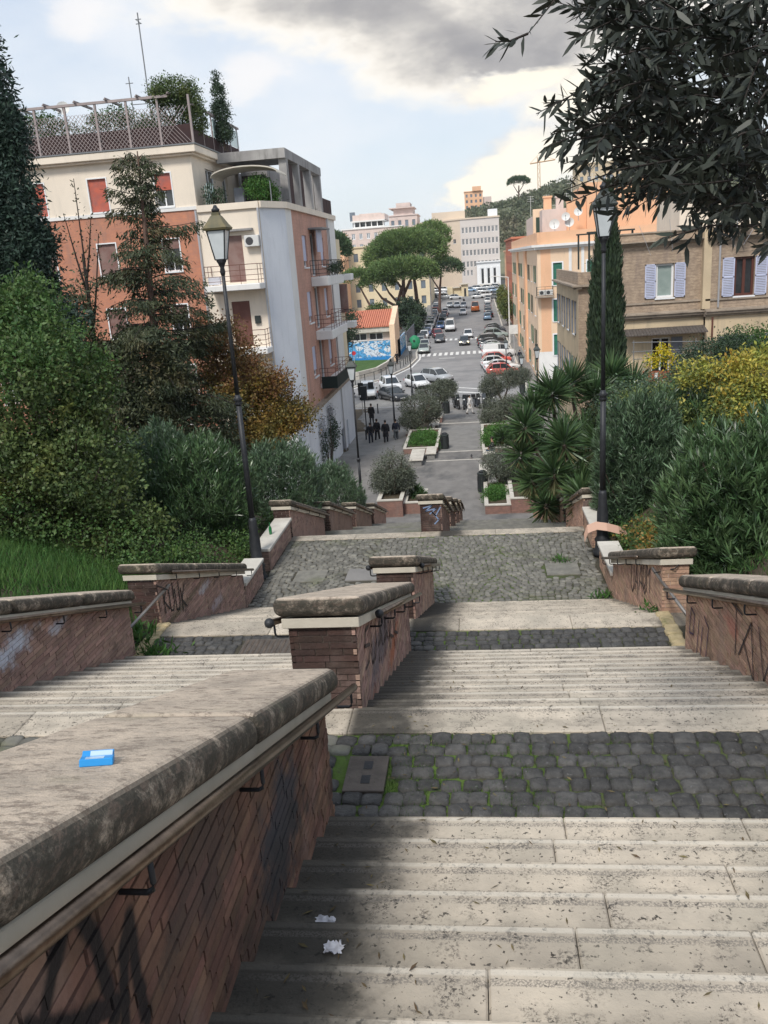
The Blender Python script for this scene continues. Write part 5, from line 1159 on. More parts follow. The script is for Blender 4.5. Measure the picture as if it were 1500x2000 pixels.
TWIGS = [((0.31,2.73,0.74),(0.25,2.66,0.66),(0.17,2.61,0.57)),((0.17,2.61,0.57),(0.12,2.58,0.55),(0.08,2.57,0.55)),((0.77,3.75,1.0),(0.6,3.54,0.9),(0.45,3.34,0.8)),((0.89,3.7,0.77),(0.65,3.5,0.71),(0.48,3.31,0.68)),((0.87,3.83,0.87),(0.73,3.64,0.81),(0.54,3.43,0.73)),((0.94,3.94,0.84),(0.7,3.73,0.79),(0.46,3.51,0.67)),((0.55,3.18,0.59),(0.37,2.97,0.48),(0.2,2.77,0.39)),((0.61,3.38,0.52),(0.43,3.19,0.49),(0.24,3.0,0.45)),((0.53,3.23,0.41),(0.4,3.05,0.39),(0.25,2.86,0.34)),((0.56,3.04,0.46),(0.39,2.83,0.35),(0.21,2.63,0.28)),((0.63,3.41,0.6),(0.46,3.19,0.48),(0.31,2.99,0.4)),((0.69,3.22,0.3),(0.46,3.04,0.31),(0.28,2.84,0.25)),((0.66,2.99,0.25),(0.45,2.8,0.22),(0.26,2.6,0.16)),((0.61,3.08,0.22),(0.43,2.89,0.18),(0.28,2.7,0.13)),((0.72,3.22,0.3),(0.54,3.01,0.2),(0.36,2.81,0.13)),((0.8,3.49,0.45),(0.58,3.28,0.37),(0.35,3.05,0.24)),((0.9,3.52,0.51),(0.68,3.3,0.4),(0.44,3.08,0.29)),((0.86,3.65,0.63),(0.65,3.46,0.58),(0.43,3.25,0.53)),((0.86,3.77,0.68),(0.7,3.58,0.62),(0.52,3.39,0.59)),((0.72,3.23,0.32),(0.58,3.04,0.26),(0.45,2.83,0.15)),((0.89,3.23,0.27),(0.74,3.05,0.22),(0.57,2.83,0.11)),((0.93,3.06,0.03),(0.74,2.88,0.04),(0.55,2.7,0.01)),((1.03,3.39,0.38),(0.79,3.17,0.26),(0.57,2.96,0.18)),((1.0,3.2,0.11),(0.83,3.03,0.13),(0.66,2.83,0.07)),((0.97,3.34,0.24),(0.82,3.16,0.22),(0.66,2.96,0.14)),((1.04,3.25,0.24),(0.88,3.04,0.14),(0.75,2.84,0.07)),((1.22,3.22,0.09),(1.0,3.03,0.06),(0.81,2.83,0.01)),((1.27,3.37,0.23),(1.04,3.17,0.16),(0.83,2.97,0.1)),((1.18,3.1,0.05),(0.99,2.9,0.0),(0.83,2.71,-0.04)),((1.22,3.21,0.05),(1.08,3.03,0.02),(0.9,2.84,-0.02)),((1.26,3.33,0.07),(1.08,3.15,0.07),(0.93,2.96,0.04)),((1.07,3.49,0.34),(0.93,3.3,0.3),(0.78,3.09,0.19)),((1.0,3.6,0.41),(0.79,3.41,0.36),(0.58,3.2,0.28)),((1.03,3.77,0.61),(0.77,3.57,0.55),(0.58,3.34,0.41)),((0.88,3.08,0.13),(0.75,2.99,0.12),(0.65,2.9,0.13)),((1.25,4.07,0.78),(1.12,3.99,0.84),(1.04,3.91,0.87)),((0.85,3.11,0.6),(0.73,3.02,0.6),(0.62,2.92,0.56)),((1.01,3.27,0.51),(0.95,3.2,0.55),(0.89,3.11,0.55)),((0.98,3.3,0.79),(0.9,3.22,0.82),(0.85,3.15,0.86)),((0.99,3.56,0.28),(0.89,3.48,0.29),(0.78,3.38,0.26)),((1.18,4.61,1.12),(1.04,4.5,1.1),(0.91,4.42,1.12)),((1.47,4.54,0.9),(1.53,4.48,0.92),(1.59,4.42,0.96)),((1.36,4.25,0.27),(1.31,4.14,0.17),(1.24,4.03,0.11)),((1.18,3.62,0.19),(1.03,3.52,0.18),(0.92,3.4,0.09)),((0.94,3.76,0.9),(0.91,3.69,0.94),(0.85,3.6,0.93)),((0.8,4.17,0.63),(0.67,4.05,0.53),(0.6,3.93,0.42)),((0.95,3.08,0.72),(0.84,2.98,0.7),(0.74,2.89,0.69)),((1.33,4.2,0.34),(1.17,4.09,0.32),(1.07,3.99,0.26)),((0.71,3.35,0.64),(0.62,3.25,0.64),(0.49,3.15,0.6)),((0.63,3.58,0.92),(0.69,3.48,0.82),(0.73,3.38,0.74)),((0.91,4.01,0.35),(0.8,3.9,0.28),(0.71,3.8,0.25)),((0.77,3.35,0.83),(0.64,3.26,0.85),(0.54,3.15,0.79)),((0.65,2.99,0.16),(0.7,2.92,0.17),(0.71,2.84,0.17)),((1.33,4.13,0.32),(1.23,4.02,0.27),(1.09,3.9,0.18)),((0.63,3.19,0.57),(0.5,3.08,0.52),(0.42,2.98,0.48)),((0.58,3.28,0.3),(0.64,3.21,0.31),(0.74,3.16,0.36)),((0.78,2.99,0.42),(0.69,2.9,0.42),(0.63,2.81,0.4)),((1.03,3.37,0.66),(0.91,3.27,0.62),(0.79,3.17,0.61)),((1.13,4.29,0.18),(0.94,4.2,0.22),(0.77,4.1,0.23)),((0.82,3.06,0.16),(0.73,2.97,0.12),(0.66,2.86,0.07)),((0.88,3.04,0.13),(0.91,2.95,0.09),(0.93,2.87,0.07)),((1.34,4.26,0.57),(1.23,4.2,0.66),(1.1,4.11,0.68)),((0.65,3.36,0.84),(0.57,3.26,0.8),(0.5,3.16,0.77)),((0.87,3.72,0.4),(0.77,3.64,0.44),(0.68,3.56,0.47)),((1.36,4.37,0.71),(1.42,4.26,0.61),(1.46,4.17,0.53)),((0.54,3.23,0.7),(0.64,3.15,0.66),(0.71,3.07,0.64)),((1.36,4.26,0.82),(1.26,4.19,0.89),(1.2,4.11,0.89)),((1.13,3.56,0.84),(1.02,3.46,0.82),(0.93,3.35,0.77)),((0.82,4.26,0.6),(0.73,4.14,0.51),(0.7,4.02,0.39)),((0.97,4.11,0.59),(0.84,4.02,0.62),(0.67,3.91,0.59)),((1.11,3.93,0.43),(1.01,3.83,0.38),(0.91,3.69,0.24)),((0.97,3.96,0.71),(0.88,3.85,0.66),(0.77,3.73,0.55)),((0.86,3.8,0.23),(0.74,3.71,0.22),(0.61,3.6,0.18)),((0.86,4.1,0.89),(0.97,4.02,0.84),(1.05,3.93,0.76)),((1.08,3.7,0.64),(0.91,3.6,0.63),(0.77,3.5,0.62)),((0.85,3.37,0.21),(0.81,3.26,0.15),(0.72,3.13,0.02)),((0.83,4.09,0.96),(0.94,4.01,0.9),(1.04,3.92,0.84)),((0.84,3.63,0.17),(0.67,3.54,0.18),(0.55,3.42,0.12)),((1.41,4.47,0.75),(1.48,4.4,0.74),(1.57,4.32,0.7)),((0.96,3.63,0.42),(0.92,3.56,0.46),(0.87,3.48,0.49)),((0.48,3.13,0.35),(0.42,3.04,0.33),(0.32,2.93,0.25)),((1.31,4.21,0.2),(1.23,4.13,0.24),(1.19,4.06,0.29)),((0.8,3.02,0.72),(0.72,2.93,0.73),(0.66,2.83,0.69)),((0.87,3.97,0.44),(0.99,3.9,0.41),(1.08,3.8,0.33)),((1.03,3.31,0.15),(0.96,3.21,0.09),(0.86,3.09,-0.01)),((1.0,3.2,0.31),(0.93,3.12,0.33),(0.85,3.01,0.28)),((0.83,3.43,0.37),(0.74,3.34,0.36),(0.68,3.24,0.33)),((1.14,4.34,0.88),(0.99,4.23,0.85),(0.84,4.1,0.75)),((0.49,3.12,0.46),(0.43,3.05,0.5),(0.36,2.95,0.47)),((0.47,2.95,0.52),(0.4,2.85,0.48),(0.34,2.76,0.47)),((1.11,3.53,0.69),(0.99,3.44,0.7),(0.9,3.33,0.64)),((1.07,3.74,0.71),(0.97,3.63,0.65),(0.86,3.49,0.51)),((0.81,3.7,0.17),(0.67,3.62,0.22),(0.59,3.51,0.17)),((0.55,3.26,0.74),(0.47,3.16,0.7),(0.35,3.05,0.64)),((1.18,3.81,0.19),(1.11,3.73,0.21),(1.06,3.66,0.27)),((0.6,3.17,0.56),(0.51,3.07,0.52),(0.41,2.97,0.48)),((1.12,3.61,0.47),(1.07,3.5,0.41),(0.99,3.39,0.31)),((0.91,2.98,0.42),(0.93,2.88,0.34),(0.98,2.78,0.27)),((1.32,4.38,0.99),(1.24,4.29,1.0),(1.13,4.21,1.03)),((0.92,2.92,0.44),(0.85,2.82,0.38),(0.81,2.72,0.32)),((1.08,3.34,0.58),(0.91,3.24,0.6),(0.8,3.14,0.56)),((1.17,4.23,0.53),(1.0,4.12,0.48),(0.83,3.99,0.4)),((0.99,3.08,0.55),(1.01,3.02,0.6),(1.01,2.93,0.58)),((0.72,3.76,0.29),(0.64,3.67,0.3),(0.55,3.59,0.31)),((1.15,3.66,0.63),(1.06,3.58,0.68),(0.99,3.49,0.65)),((0.68,4.38,0.9),(0.61,4.29,0.86),(0.51,4.17,0.78)),((1.05,3.54,0.82),(0.91,3.44,0.8),(0.78,3.32,0.71)),((0.76,3.93,0.88),(0.72,3.87,0.94),(0.63,3.79,0.98)),((0.83,3.52,0.18),(0.86,3.44,0.14),(0.87,3.32,0.02)),((1.26,3.87,0.93),(1.21,3.8,0.98),(1.14,3.71,0.95)),((1.23,4.22,0.8),(1.05,4.12,0.83),(0.92,4.03,0.82)),((1.45,4.49,0.68),(1.3,4.39,0.65),(1.09,4.28,0.65)),((0.73,3.31,0.73),(0.65,3.23,0.74),(0.52,3.12,0.71)),((0.46,2.91,0.55),(0.53,2.84,0.55),(0.62,2.77,0.52)),((0.89,3.54,0.77),(0.79,3.44,0.73),(0.64,3.32,0.66)),((0.99,3.86,0.57),(0.85,3.76,0.58),(0.67,3.65,0.55)),((0.72,3.52,0.42),(0.63,3.42,0.39),(0.53,3.32,0.36)),((1.2,3.65,0.27),(1.07,3.56,0.27),(0.9,3.46,0.26)),((0.76,3.7,0.82),(0.63,3.58,0.74),(0.49,3.48,0.7)),((0.92,3.01,0.36),(0.82,2.91,0.34),(0.76,2.82,0.32)),((0.75,4.32,0.46),(0.62,4.22,0.47),(0.54,4.12,0.41)),((0.84,3.35,0.55),(0.88,3.29,0.6),(0.93,3.22,0.62)),((0.7,4.03,0.94),(0.73,3.93,0.87),(0.77,3.83,0.78)),((1.25,3.84,0.15),(1.14,3.73,0.1),(0.97,3.6,0.01)),((0.55,3.38,0.74),(0.43,3.3,0.78),(0.35,3.2,0.76)),((1.05,3.19,0.72),(0.98,3.11,0.74),(0.89,3.01,0.69)),((1.02,3.25,0.19),(1.03,3.16,0.12),(1.04,3.04,0.01)),((0.83,3.27,0.79),(0.89,3.2,0.77),(0.9,3.11,0.74)),((1.09,4.03,0.88),(1.12,3.95,0.87),(1.18,3.85,0.78)),((1.14,4.57,1.0),(1.22,4.5,1.01),(1.32,4.41,0.93)),((0.53,2.96,0.69),(0.56,2.88,0.69),(0.6,2.79,0.63)),((0.9,3.75,0.89),(0.95,3.66,0.85),(0.97,3.57,0.79)),((1.18,3.78,0.58),(1.09,3.69,0.59),(0.96,3.58,0.53)),((0.89,3.3,0.16),(0.82,3.2,0.1),(0.71,3.07,-0.02)),((1.16,4.41,1.05),(1.05,4.29,0.95),(0.91,4.18,0.9)),((0.96,3.42,0.47),(0.88,3.31,0.43),(0.79,3.2,0.33)),((1.05,4.36,0.59),(0.94,4.27,0.62),(0.79,4.19,0.67)),((0.91,4.32,0.23),(0.79,4.24,0.27),(0.64,4.13,0.24)),((1.06,4.52,0.9),(0.89,4.42,0.88),(0.73,4.3,0.81)),((0.9,3.37,0.79),(0.97,3.29,0.77),(1.05,3.2,0.69)),((0.71,4.24,0.68),(0.64,4.17,0.71),(0.54,4.07,0.69)),((0.8,3.81,0.58),(0.65,3.71,0.59),(0.54,3.6,0.53)),((0.71,3.17,0.41),(0.6,3.08,0.38),(0.54,2.98,0.36)),((0.77,3.6,0.59),(0.64,3.51,0.61),(0.49,3.39,0.55)),((0.99,3.13,0.52),(1.01,3.04,0.47),(1.06,2.95,0.44)),((0.77,3.26,0.28),(0.62,3.16,0.27),(0.49,3.06,0.24)),((0.93,3.95,0.48),(0.83,3.87,0.52),(0.79,3.79,0.51)),((1.14,3.78,0.13),(0.99,3.68,0.1),(0.9,3.58,0.07)),((0.81,2.91,0.17),(0.69,2.81,0.16),(0.59,2.72,0.16)),((0.89,3.58,0.72),(0.79,3.51,0.78),(0.72,3.43,0.8)),((1.26,3.84,0.76),(1.15,3.76,0.8),(1.02,3.66,0.79)),((1.19,3.95,0.21),(1.15,3.84,0.15),(1.06,3.73,0.08)),((0.86,3.44,0.24),(0.73,3.36,0.28),(0.64,3.26,0.25)),((0.52,3.25,0.54),(0.61,3.18,0.52),(0.71,3.09,0.46)),((0.68,3.27,0.61),(0.75,3.18,0.56),(0.82,3.09,0.49)),((0.79,3.91,0.45),(0.65,3.82,0.45),(0.52,3.72,0.42)),((1.01,4.34,0.94),(0.91,4.25,0.94),(0.82,4.16,0.92)),((0.69,3.34,0.24),(0.61,3.24,0.18),(0.48,3.12,0.1)),((0.64,3.38,0.39),(0.5,3.29,0.4),(0.41,3.19,0.36)),((1.16,4.31,0.94),(1.09,4.21,0.91),(1.05,4.1,0.8)),((1.01,3.41,0.45),(1.1,3.33,0.42),(1.2,3.27,0.41)),((1.0,3.56,0.18),(0.86,3.46,0.19),(0.72,3.35,0.14)),((1.24,4.34,0.56),(1.09,4.24,0.56),(0.95,4.14,0.52)),((0.87,3.56,0.21),(0.73,3.47,0.25),(0.63,3.39,0.27)),((0.64,3.46,0.82),(0.72,3.4,0.84),(0.82,3.33,0.82)),((1.02,3.66,0.73),(0.92,3.56,0.7),(0.85,3.47,0.7)),((0.78,4.11,0.59),(0.7,4.01,0.54),(0.59,3.91,0.52)),((0.58,3.35,0.41),(0.52,3.25,0.37),(0.43,3.14,0.28)),((1.01,3.64,0.7),(0.87,3.55,0.73),(0.73,3.46,0.74)),((1.01,3.01,0.46),(0.86,2.91,0.46),(0.74,2.81,0.45)),((0.75,3.84,0.4),(0.84,3.77,0.42),(0.96,3.71,0.42)),((0.77,2.92,0.12),(0.69,2.84,0.15),(0.61,2.74,0.13)),((0.69,3.9,0.76),(0.64,3.81,0.72),(0.56,3.69,0.61)),((0.61,3.94,0.96),(0.52,3.85,0.99),(0.46,3.78,1.01)),((0.63,4.07,0.84),(0.59,4.0,0.88),(0.51,3.91,0.86)),((0.56,3.45,0.76),(0.42,3.37,0.79),(0.31,3.27,0.8)),((1.36,4.52,0.79),(1.23,4.42,0.78),(1.16,4.33,0.76)),((0.77,3.88,0.92),(0.66,3.78,0.89),(0.58,3.68,0.86)),((1.11,4.12,0.45),(0.99,4.02,0.4),(0.91,3.9,0.31)),((0.79,3.14,0.6),(0.82,3.08,0.64),(0.79,2.99,0.62)),((0.89,3.93,0.17),(0.78,3.84,0.2),(0.64,3.73,0.13)),((0.46,2.93,0.41),(0.39,2.84,0.4),(0.29,2.73,0.35)),((0.86,3.58,0.68),(0.75,3.5,0.7),(0.61,3.39,0.65)),((0.7,3.11,0.34),(0.65,3.01,0.38),(0.63,3.02,0.4)),((0.94,3.01,0.44),(0.86,2.89,0.41),(0.8,2.87,0.37)),((1.1,4.01,0.29),(1.18,3.93,0.33),(1.29,3.94,0.33)),((1.03,3.82,0.42),(0.97,3.7,0.39),(0.95,3.68,0.33)),((1.13,3.75,0.68),(1.05,3.63,0.65),(0.99,3.61,0.61)),((0.94,4.03,0.6),(1.04,3.94,0.58),(1.16,3.94,0.55)),((0.64,3.06,0.63),(0.54,2.94,0.63),(0.46,2.93,0.62)),((0.71,3.74,0.96),(0.64,3.61,0.92),(0.59,3.59,0.88)),((1.24,3.47,0.56),(1.12,3.34,0.53),(1.03,3.32,0.48)),((0.52,3.09,0.81),(0.54,2.98,0.79),(0.59,2.98,0.78)),((0.62,3.5,0.46),(0.52,3.38,0.44),(0.43,3.36,0.41)),((0.69,3.34,0.5),(0.65,3.24,0.55),(0.63,3.25,0.59)),((0.86,2.98,0.62),(0.89,2.87,0.59),(0.96,2.87,0.56)),((0.5,2.95,0.5),(0.41,2.82,0.46),(0.34,2.8,0.41)),((0.46,2.99,0.37),(0.38,2.88,0.36),(0.32,2.86,0.35)),((1.17,4.26,0.22),(1.04,4.14,0.2),(0.93,4.12,0.16)),((1.33,4.11,0.81),(1.18,3.98,0.79),(1.06,3.96,0.76)),((0.96,4.44,0.62),(0.87,4.33,0.64),(0.81,4.33,0.64)),((0.52,3.61,0.33),(0.59,3.51,0.32),(0.67,3.51,0.29)),((1.34,3.75,-0.03),(1.21,3.64,0.01),(1.12,3.63,0.02)),((0.59,3.41,0.9),(0.52,3.29,0.88),(0.47,3.28,0.87)),((0.68,2.91,0.49),(0.6,2.8,0.52),(0.55,2.8,0.54)),((0.39,2.89,0.33),(0.32,2.77,0.31),(0.27,2.76,0.29)),((0.84,3.38,0.31),(0.78,3.24,0.25),(0.74,3.22,0.17)),((1.06,3.71,0.17),(0.98,3.57,0.1),(0.93,3.54,0.01)),((0.81,3.05,0.49),(0.75,2.94,0.49),(0.71,2.94,0.5)),((0.52,3.56,0.59),(0.59,3.46,0.58),(0.68,3.46,0.55)),((0.93,3.0,0.74),(0.85,2.86,0.68),(0.81,2.84,0.63)),((1.21,3.61,0.86),(1.13,3.47,0.79),(1.08,3.45,0.73)),((0.59,3.61,0.43),(0.51,3.49,0.41),(0.44,3.47,0.37)),((0.84,4.33,0.72),(0.7,4.21,0.72),(0.58,4.19,0.7)),((0.89,3.99,0.46),(0.78,3.88,0.47),(0.69,3.86,0.45)),((1.49,4.36,0.81),(1.38,4.24,0.8),(1.3,4.22,0.77)),((0.79,3.56,0.43),(0.69,3.46,0.47),(0.62,3.46,0.5)),((0.95,2.98,0.7),(0.88,2.87,0.71),(0.84,2.87,0.72)),((0.53,4.15,0.68),(0.58,4.04,0.64),(0.64,4.03,0.59)),((1.64,4.65,1.06),(1.49,4.52,1.03),(1.39,4.49,0.98)),((1.07,3.84,0.81),(0.99,3.72,0.79),(0.94,3.71,0.77)),((1.05,3.53,0.51),(0.99,3.39,0.42),(0.95,3.35,0.32)),((0.96,3.49,0.11),(1.01,3.38,0.09),(1.09,3.37,0.03)),((0.48,3.57,0.52),(0.39,3.44,0.47),(0.31,3.41,0.41)),((0.75,3.1,0.62),(0.78,3.0,0.64),(0.83,3.01,0.65)),((0.64,3.29,0.59),(0.53,3.16,0.55),(0.44,3.14,0.51)),((1.24,4.32,1.11),(1.14,4.19,1.08),(1.06,4.17,1.04)),((0.91,3.89,1.06),(0.83,3.75,0.97),(0.77,3.72,0.88)),((1.51,4.45,0.5),(1.39,4.35,0.56),(1.29,4.35,0.59)),((0.82,3.31,0.59),(0.74,3.2,0.62),(0.69,3.2,0.64)),((1.27,3.8,0.37),(1.15,3.68,0.38),(1.06,3.66,0.37)),((0.63,3.66,0.5),(0.56,3.55,0.48),(0.51,3.53,0.46)),((0.98,4.3,0.29),(0.86,4.17,0.26),(0.76,4.14,0.2)),((1.18,3.77,0.59),(1.07,3.65,0.58),(1.0,3.64,0.56)),((1.18,3.98,0.76),(1.06,3.86,0.78),(0.98,3.86,0.78)),((1.1,3.81,0.25),(1.04,3.71,0.31),(1.0,3.71,0.34)),((0.84,3.3,0.69),(0.74,3.18,0.67),(0.66,3.16,0.65)),((0.92,3.14,0.2),(0.86,3.02,0.16),(0.84,3.0,0.1)),((1.27,3.42,0.1),(1.14,3.3,0.09),(1.06,3.28,0.06)),((0.83,3.12,0.26),(0.72,3.0,0.26),(0.63,2.98,0.23)),((1.53,4.41,0.96),(1.41,4.3,0.98),(1.32,4.29,0.99)),((1.16,3.66,0.46),(1.05,3.55,0.49),(0.98,3.55,0.51)),((0.53,3.05,0.72),(0.46,2.94,0.72),(0.4,2.93,0.72)),((0.76,3.11,0.2),(0.66,3.0,0.21),(0.59,2.98,0.2)),((0.87,4.03,0.45),(0.78,3.9,0.42),(0.7,3.88,0.37)),((0.93,4.28,0.93),(0.85,4.16,0.91),(0.79,4.14,0.89)),((1.11,3.71,0.1),(1.0,3.61,0.14),(0.93,3.6,0.16)),((0.9,4.1,0.28),(0.77,3.98,0.29),(0.65,3.97,0.28)),((1.02,3.1,0.21),(0.95,3.0,0.24),(0.91,3.0,0.26)),((0.78,2.96,0.53),(0.84,2.86,0.53),(0.92,2.87,0.53)),((0.89,4.6,0.97),(0.81,4.48,0.97),(0.74,4.47,0.97)),((0.75,2.95,0.22),(0.75,2.85,0.24),(0.77,2.86,0.24)),((0.57,2.99,0.49),(0.48,2.87,0.46),(0.41,2.85,0.43)),((0.88,3.56,0.42),(0.83,3.46,0.47),(0.8,3.47,0.52)),((0.85,3.48,0.46),(0.88,3.36,0.42),(0.93,3.35,0.36)),((1.25,3.48,0.14),(1.14,3.36,0.12),(1.08,3.34,0.08)),((1.13,4.37,0.46),(1.0,4.25,0.48),(0.89,4.24,0.48)),((0.87,3.03,0.18),(0.78,2.92,0.21),(0.72,2.92,0.22)),((1.3,4.48,0.68),(1.24,4.37,0.71),(1.22,4.37,0.73)),((0.94,4.34,0.57),(0.9,4.25,0.63),(0.88,4.26,0.66)),((0.61,3.35,0.31),(0.55,3.24,0.29),(0.5,3.22,0.26)),((0.65,3.82,0.66),(0.55,3.71,0.68),(0.46,3.7,0.68)),((0.54,2.95,0.17),(0.6,2.85,0.19),(0.68,2.87,0.2)),((0.83,3.29,0.44),(0.71,3.17,0.44),(0.61,3.15,0.43)),((1.3,4.45,0.56),(1.17,4.32,0.52),(1.06,4.28,0.45)),((0.82,3.25,0.32),(0.72,3.13,0.31),(0.64,3.11,0.29)),((0.97,4.32,0.47),(0.89,4.2,0.46),(0.83,4.19,0.42)),((0.53,3.46,0.78),(0.5,3.34,0.72),(0.48,3.31,0.65)),((1.3,4.14,0.13),(1.16,4.04,0.18),(1.05,4.03,0.2)),((1.18,3.98,0.62),(1.11,3.86,0.58),(1.07,3.84,0.52)),((1.46,4.05,0.73),(1.31,3.91,0.69),(1.21,3.89,0.63)),((0.98,3.66,0.52),(0.87,3.55,0.53),(0.79,3.54,0.52)),((1.09,3.91,0.69),(1.02,3.81,0.72),(0.98,3.81,0.73)),((1.0,3.47,0.53),(0.91,3.33,0.46),(0.84,3.3,0.38)),((1.33,4.44,0.71),(1.2,4.32,0.74),(1.1,4.32,0.74)),((1.0,4.23,0.23),(0.88,4.11,0.25),(0.8,4.1,0.24)),((0.79,4.2,0.75),(0.69,4.08,0.74),(0.6,4.06,0.72)),((0.96,3.18,0.53),(0.86,3.06,0.52),(0.78,3.04,0.5)),((0.95,3.02,0.08),(0.85,2.9,0.1),(0.78,2.89,0.09)),((0.82,4.32,1.19),(0.75,4.18,1.11),(0.7,4.15,1.02)),((1.23,4.09,0.08),(1.14,3.98,0.11),(1.08,3.97,0.11)),((0.66,3.42,0.3),(0.7,3.31,0.28),(0.76,3.31,0.24)),((1.03,3.55,0.51),(0.91,3.42,0.47),(0.83,3.4,0.43)),((1.29,4.44,0.48),(1.31,4.3,0.39),(1.36,4.28,0.27)),((1.07,4.38,0.62),(1.11,4.26,0.56),(1.17,4.25,0.48)),((0.66,3.63,0.86),(0.59,3.5,0.81),(0.53,3.48,0.76)),((0.41,2.8,0.32),(0.37,2.68,0.29),(0.35,2.67,0.25)),((0.77,3.14,0.17),(0.68,3.03,0.18),(0.62,3.02,0.17)),((1.29,4.36,0.47),(1.18,4.24,0.47),(1.1,4.22,0.45)),((1.46,4.35,0.51),(1.38,4.21,0.41),(1.34,4.17,0.3)),((1.07,3.58,0.64),(1.1,3.46,0.6),(1.17,3.46,0.55)),((0.62,4.27,1.09),(0.67,4.14,0.99),(0.72,4.11,0.88)),((1.24,3.78,0.16),(1.18,3.66,0.12),(1.15,3.63,0.05)),((0.55,3.11,0.71),(0.44,2.99,0.7),(0.35,2.98,0.7)),((0.86,2.82,0.3),(0.77,2.7,0.28),(0.71,2.68,0.25)),((1.14,3.63,0.1),(1.08,3.53,0.15),(1.04,3.53,0.16)),((1.13,3.31,0.23),(1.02,3.2,0.26),(0.95,3.2,0.27)),((0.88,2.94,0.51),(0.82,2.81,0.44),(0.79,2.78,0.36)),((0.6,2.95,0.46),(0.59,2.83,0.41),(0.6,2.82,0.35)),((0.79,3.97,0.65),(0.7,3.83,0.58),(0.63,3.8,0.51)),((1.12,3.98,0.32),(1.04,3.85,0.27),(0.99,3.82,0.2)),((0.79,3.22,0.59),(0.68,3.11,0.6),(0.6,3.1,0.61)),((1.13,4.19,0.79),(1.02,4.07,0.78),(0.95,4.05,0.76)),((1.15,4.58,1.1),(1.05,4.46,1.08),(0.99,4.44,1.06)),((0.87,3.8,0.29),(0.9,3.7,0.29),(0.96,3.7,0.27)),((0.59,3.75,0.42),(0.52,3.64,0.41),(0.47,3.63,0.39)),((0.79,4.51,1.09),(0.65,4.38,1.06),(0.52,4.35,1.03)),((0.65,3.95,0.88),(0.55,3.82,0.85),(0.47,3.8,0.82)),((1.1,3.71,0.37),(1.01,3.59,0.38),(0.94,3.58,0.37)),((0.73,3.76,0.82),(0.62,3.64,0.82),(0.54,3.63,0.81)),((1.18,3.7,0.21),(1.06,3.56,0.17),(0.98,3.54,0.11)),((1.0,4.5,0.59),(0.85,4.38,0.63),(0.72,4.37,0.64)),((0.99,3.96,1.03),(0.91,3.83,0.99),(0.87,3.81,0.94)),((1.01,3.67,0.71),(0.96,3.54,0.64),(0.93,3.51,0.56)),((0.92,3.2,0.65),(0.85,3.07,0.62),(0.81,3.06,0.59)),((1.03,3.23,0.08),(0.9,3.11,0.09),(0.8,3.1,0.08)),((1.29,4.31,0.82),(1.32,4.21,0.83),(1.38,4.21,0.83)),((0.67,3.38,0.63),(0.7,3.25,0.54),(0.76,3.23,0.45)),((0.9,3.05,0.22),(0.79,2.93,0.22),(0.7,2.92,0.2)),((0.85,3.85,1.0),(0.76,3.72,0.96),(0.69,3.7,0.93)),((0.77,4.11,0.5),(0.69,4.0,0.51),(0.63,3.99,0.5)),((0.88,3.77,0.49),(0.75,3.66,0.52),(0.65,3.65,0.54)),((0.77,3.55,0.64),(0.71,3.45,0.68),(0.67,3.46,0.72)),((0.78,3.53,0.49),(0.72,3.4,0.42),(0.69,3.37,0.35)),((0.85,4.26,0.48),(0.75,4.14,0.47),(0.67,4.12,0.44)),((1.21,3.76,0.8),(1.12,3.62,0.72),(1.07,3.59,0.62)),((1.01,4.37,0.34),(1.03,4.29,0.42),(1.07,4.31,0.47)),((0.87,3.43,0.12),(0.9,3.33,0.13),(0.96,3.34,0.12)),((0.79,3.35,0.82),(0.74,3.22,0.75),(0.71,3.2,0.69)),((0.48,3.09,0.61),(0.54,2.98,0.56),(0.61,2.97,0.51)),((1.08,3.77,0.75),(0.98,3.65,0.75),(0.91,3.64,0.74)),((1.48,4.21,-0.02),(1.37,4.11,0.01),(1.29,4.1,0.02)),((0.61,3.71,0.58),(0.7,3.61,0.54),(0.81,3.61,0.49))]
# ================================================================ vegetation
mat('bark', (.10, .075, .055), (.055, .042, .035), scale=8, rough=.95, bump=.8, bscale=20)
mat('bark_dark', (.04, .032, .028), (.025, .02, .018), scale=8, rough=.95, bump=.5); mat('bark_pine', (.16, .10, .075), (.09, .06, .05), scale=2, rough=.95)
def leafm(name, a, b, c3=None, sc=1.2, isl=.35, hue=.02, rough=.55, trans=.22, s3=.7, t3=(.5, .7), spec=.35):
    return mat(name, a, b, scale=sc, detail=3, rough=rough, isl=isl, hue=hue, trans=trans, c3=c3, s3=s3, t3=t3, spec=spec)
leafm('leaf_oleander', (.042, .085, .034), (.085, .145, .06), sc=2.2, rough=.36, hue=.015, spec=.6, isl=.6, trans=.12)
leafm('leaf_oleander_blue', (.052, .095, .050), (.10, .155, .085), sc=2.2, rough=.36, hue=.015, spec=.6, isl=.6, trans=.12)
leafm('leaf_shrub', (.055, .092, .030), (.11, .155, .05), c3=(.16, .18, .045), sc=1.1, isl=.45)
leafm('leaf_ivy', (.05, .105, .03), (.085, .15, .04), sc=2)
leafm('leaf_conifer', (.022, .045, .034), (.04, .07, .05), sc=1.5, trans=.08)
leafm('leaf_cedar', (.042, .062, .034), (.068, .08, .038), c3=(.095, .078, .032), sc=1.2, trans=.1)
leafm('leaf_autumn', (.27, .165, .04), (.15, .14, .04), c3=(.36, .22, .04), sc=1.2, hue=.02)
leafm('leaf_autumn_red', (.21, .10, .045), (.17, .12, .04), sc=1.2)
leafm('leaf_gold', (.46, .38, .07), (.26, .30, .06), c3=(.50, .30, .05), sc=1.4, s3=.9, hue=.015)
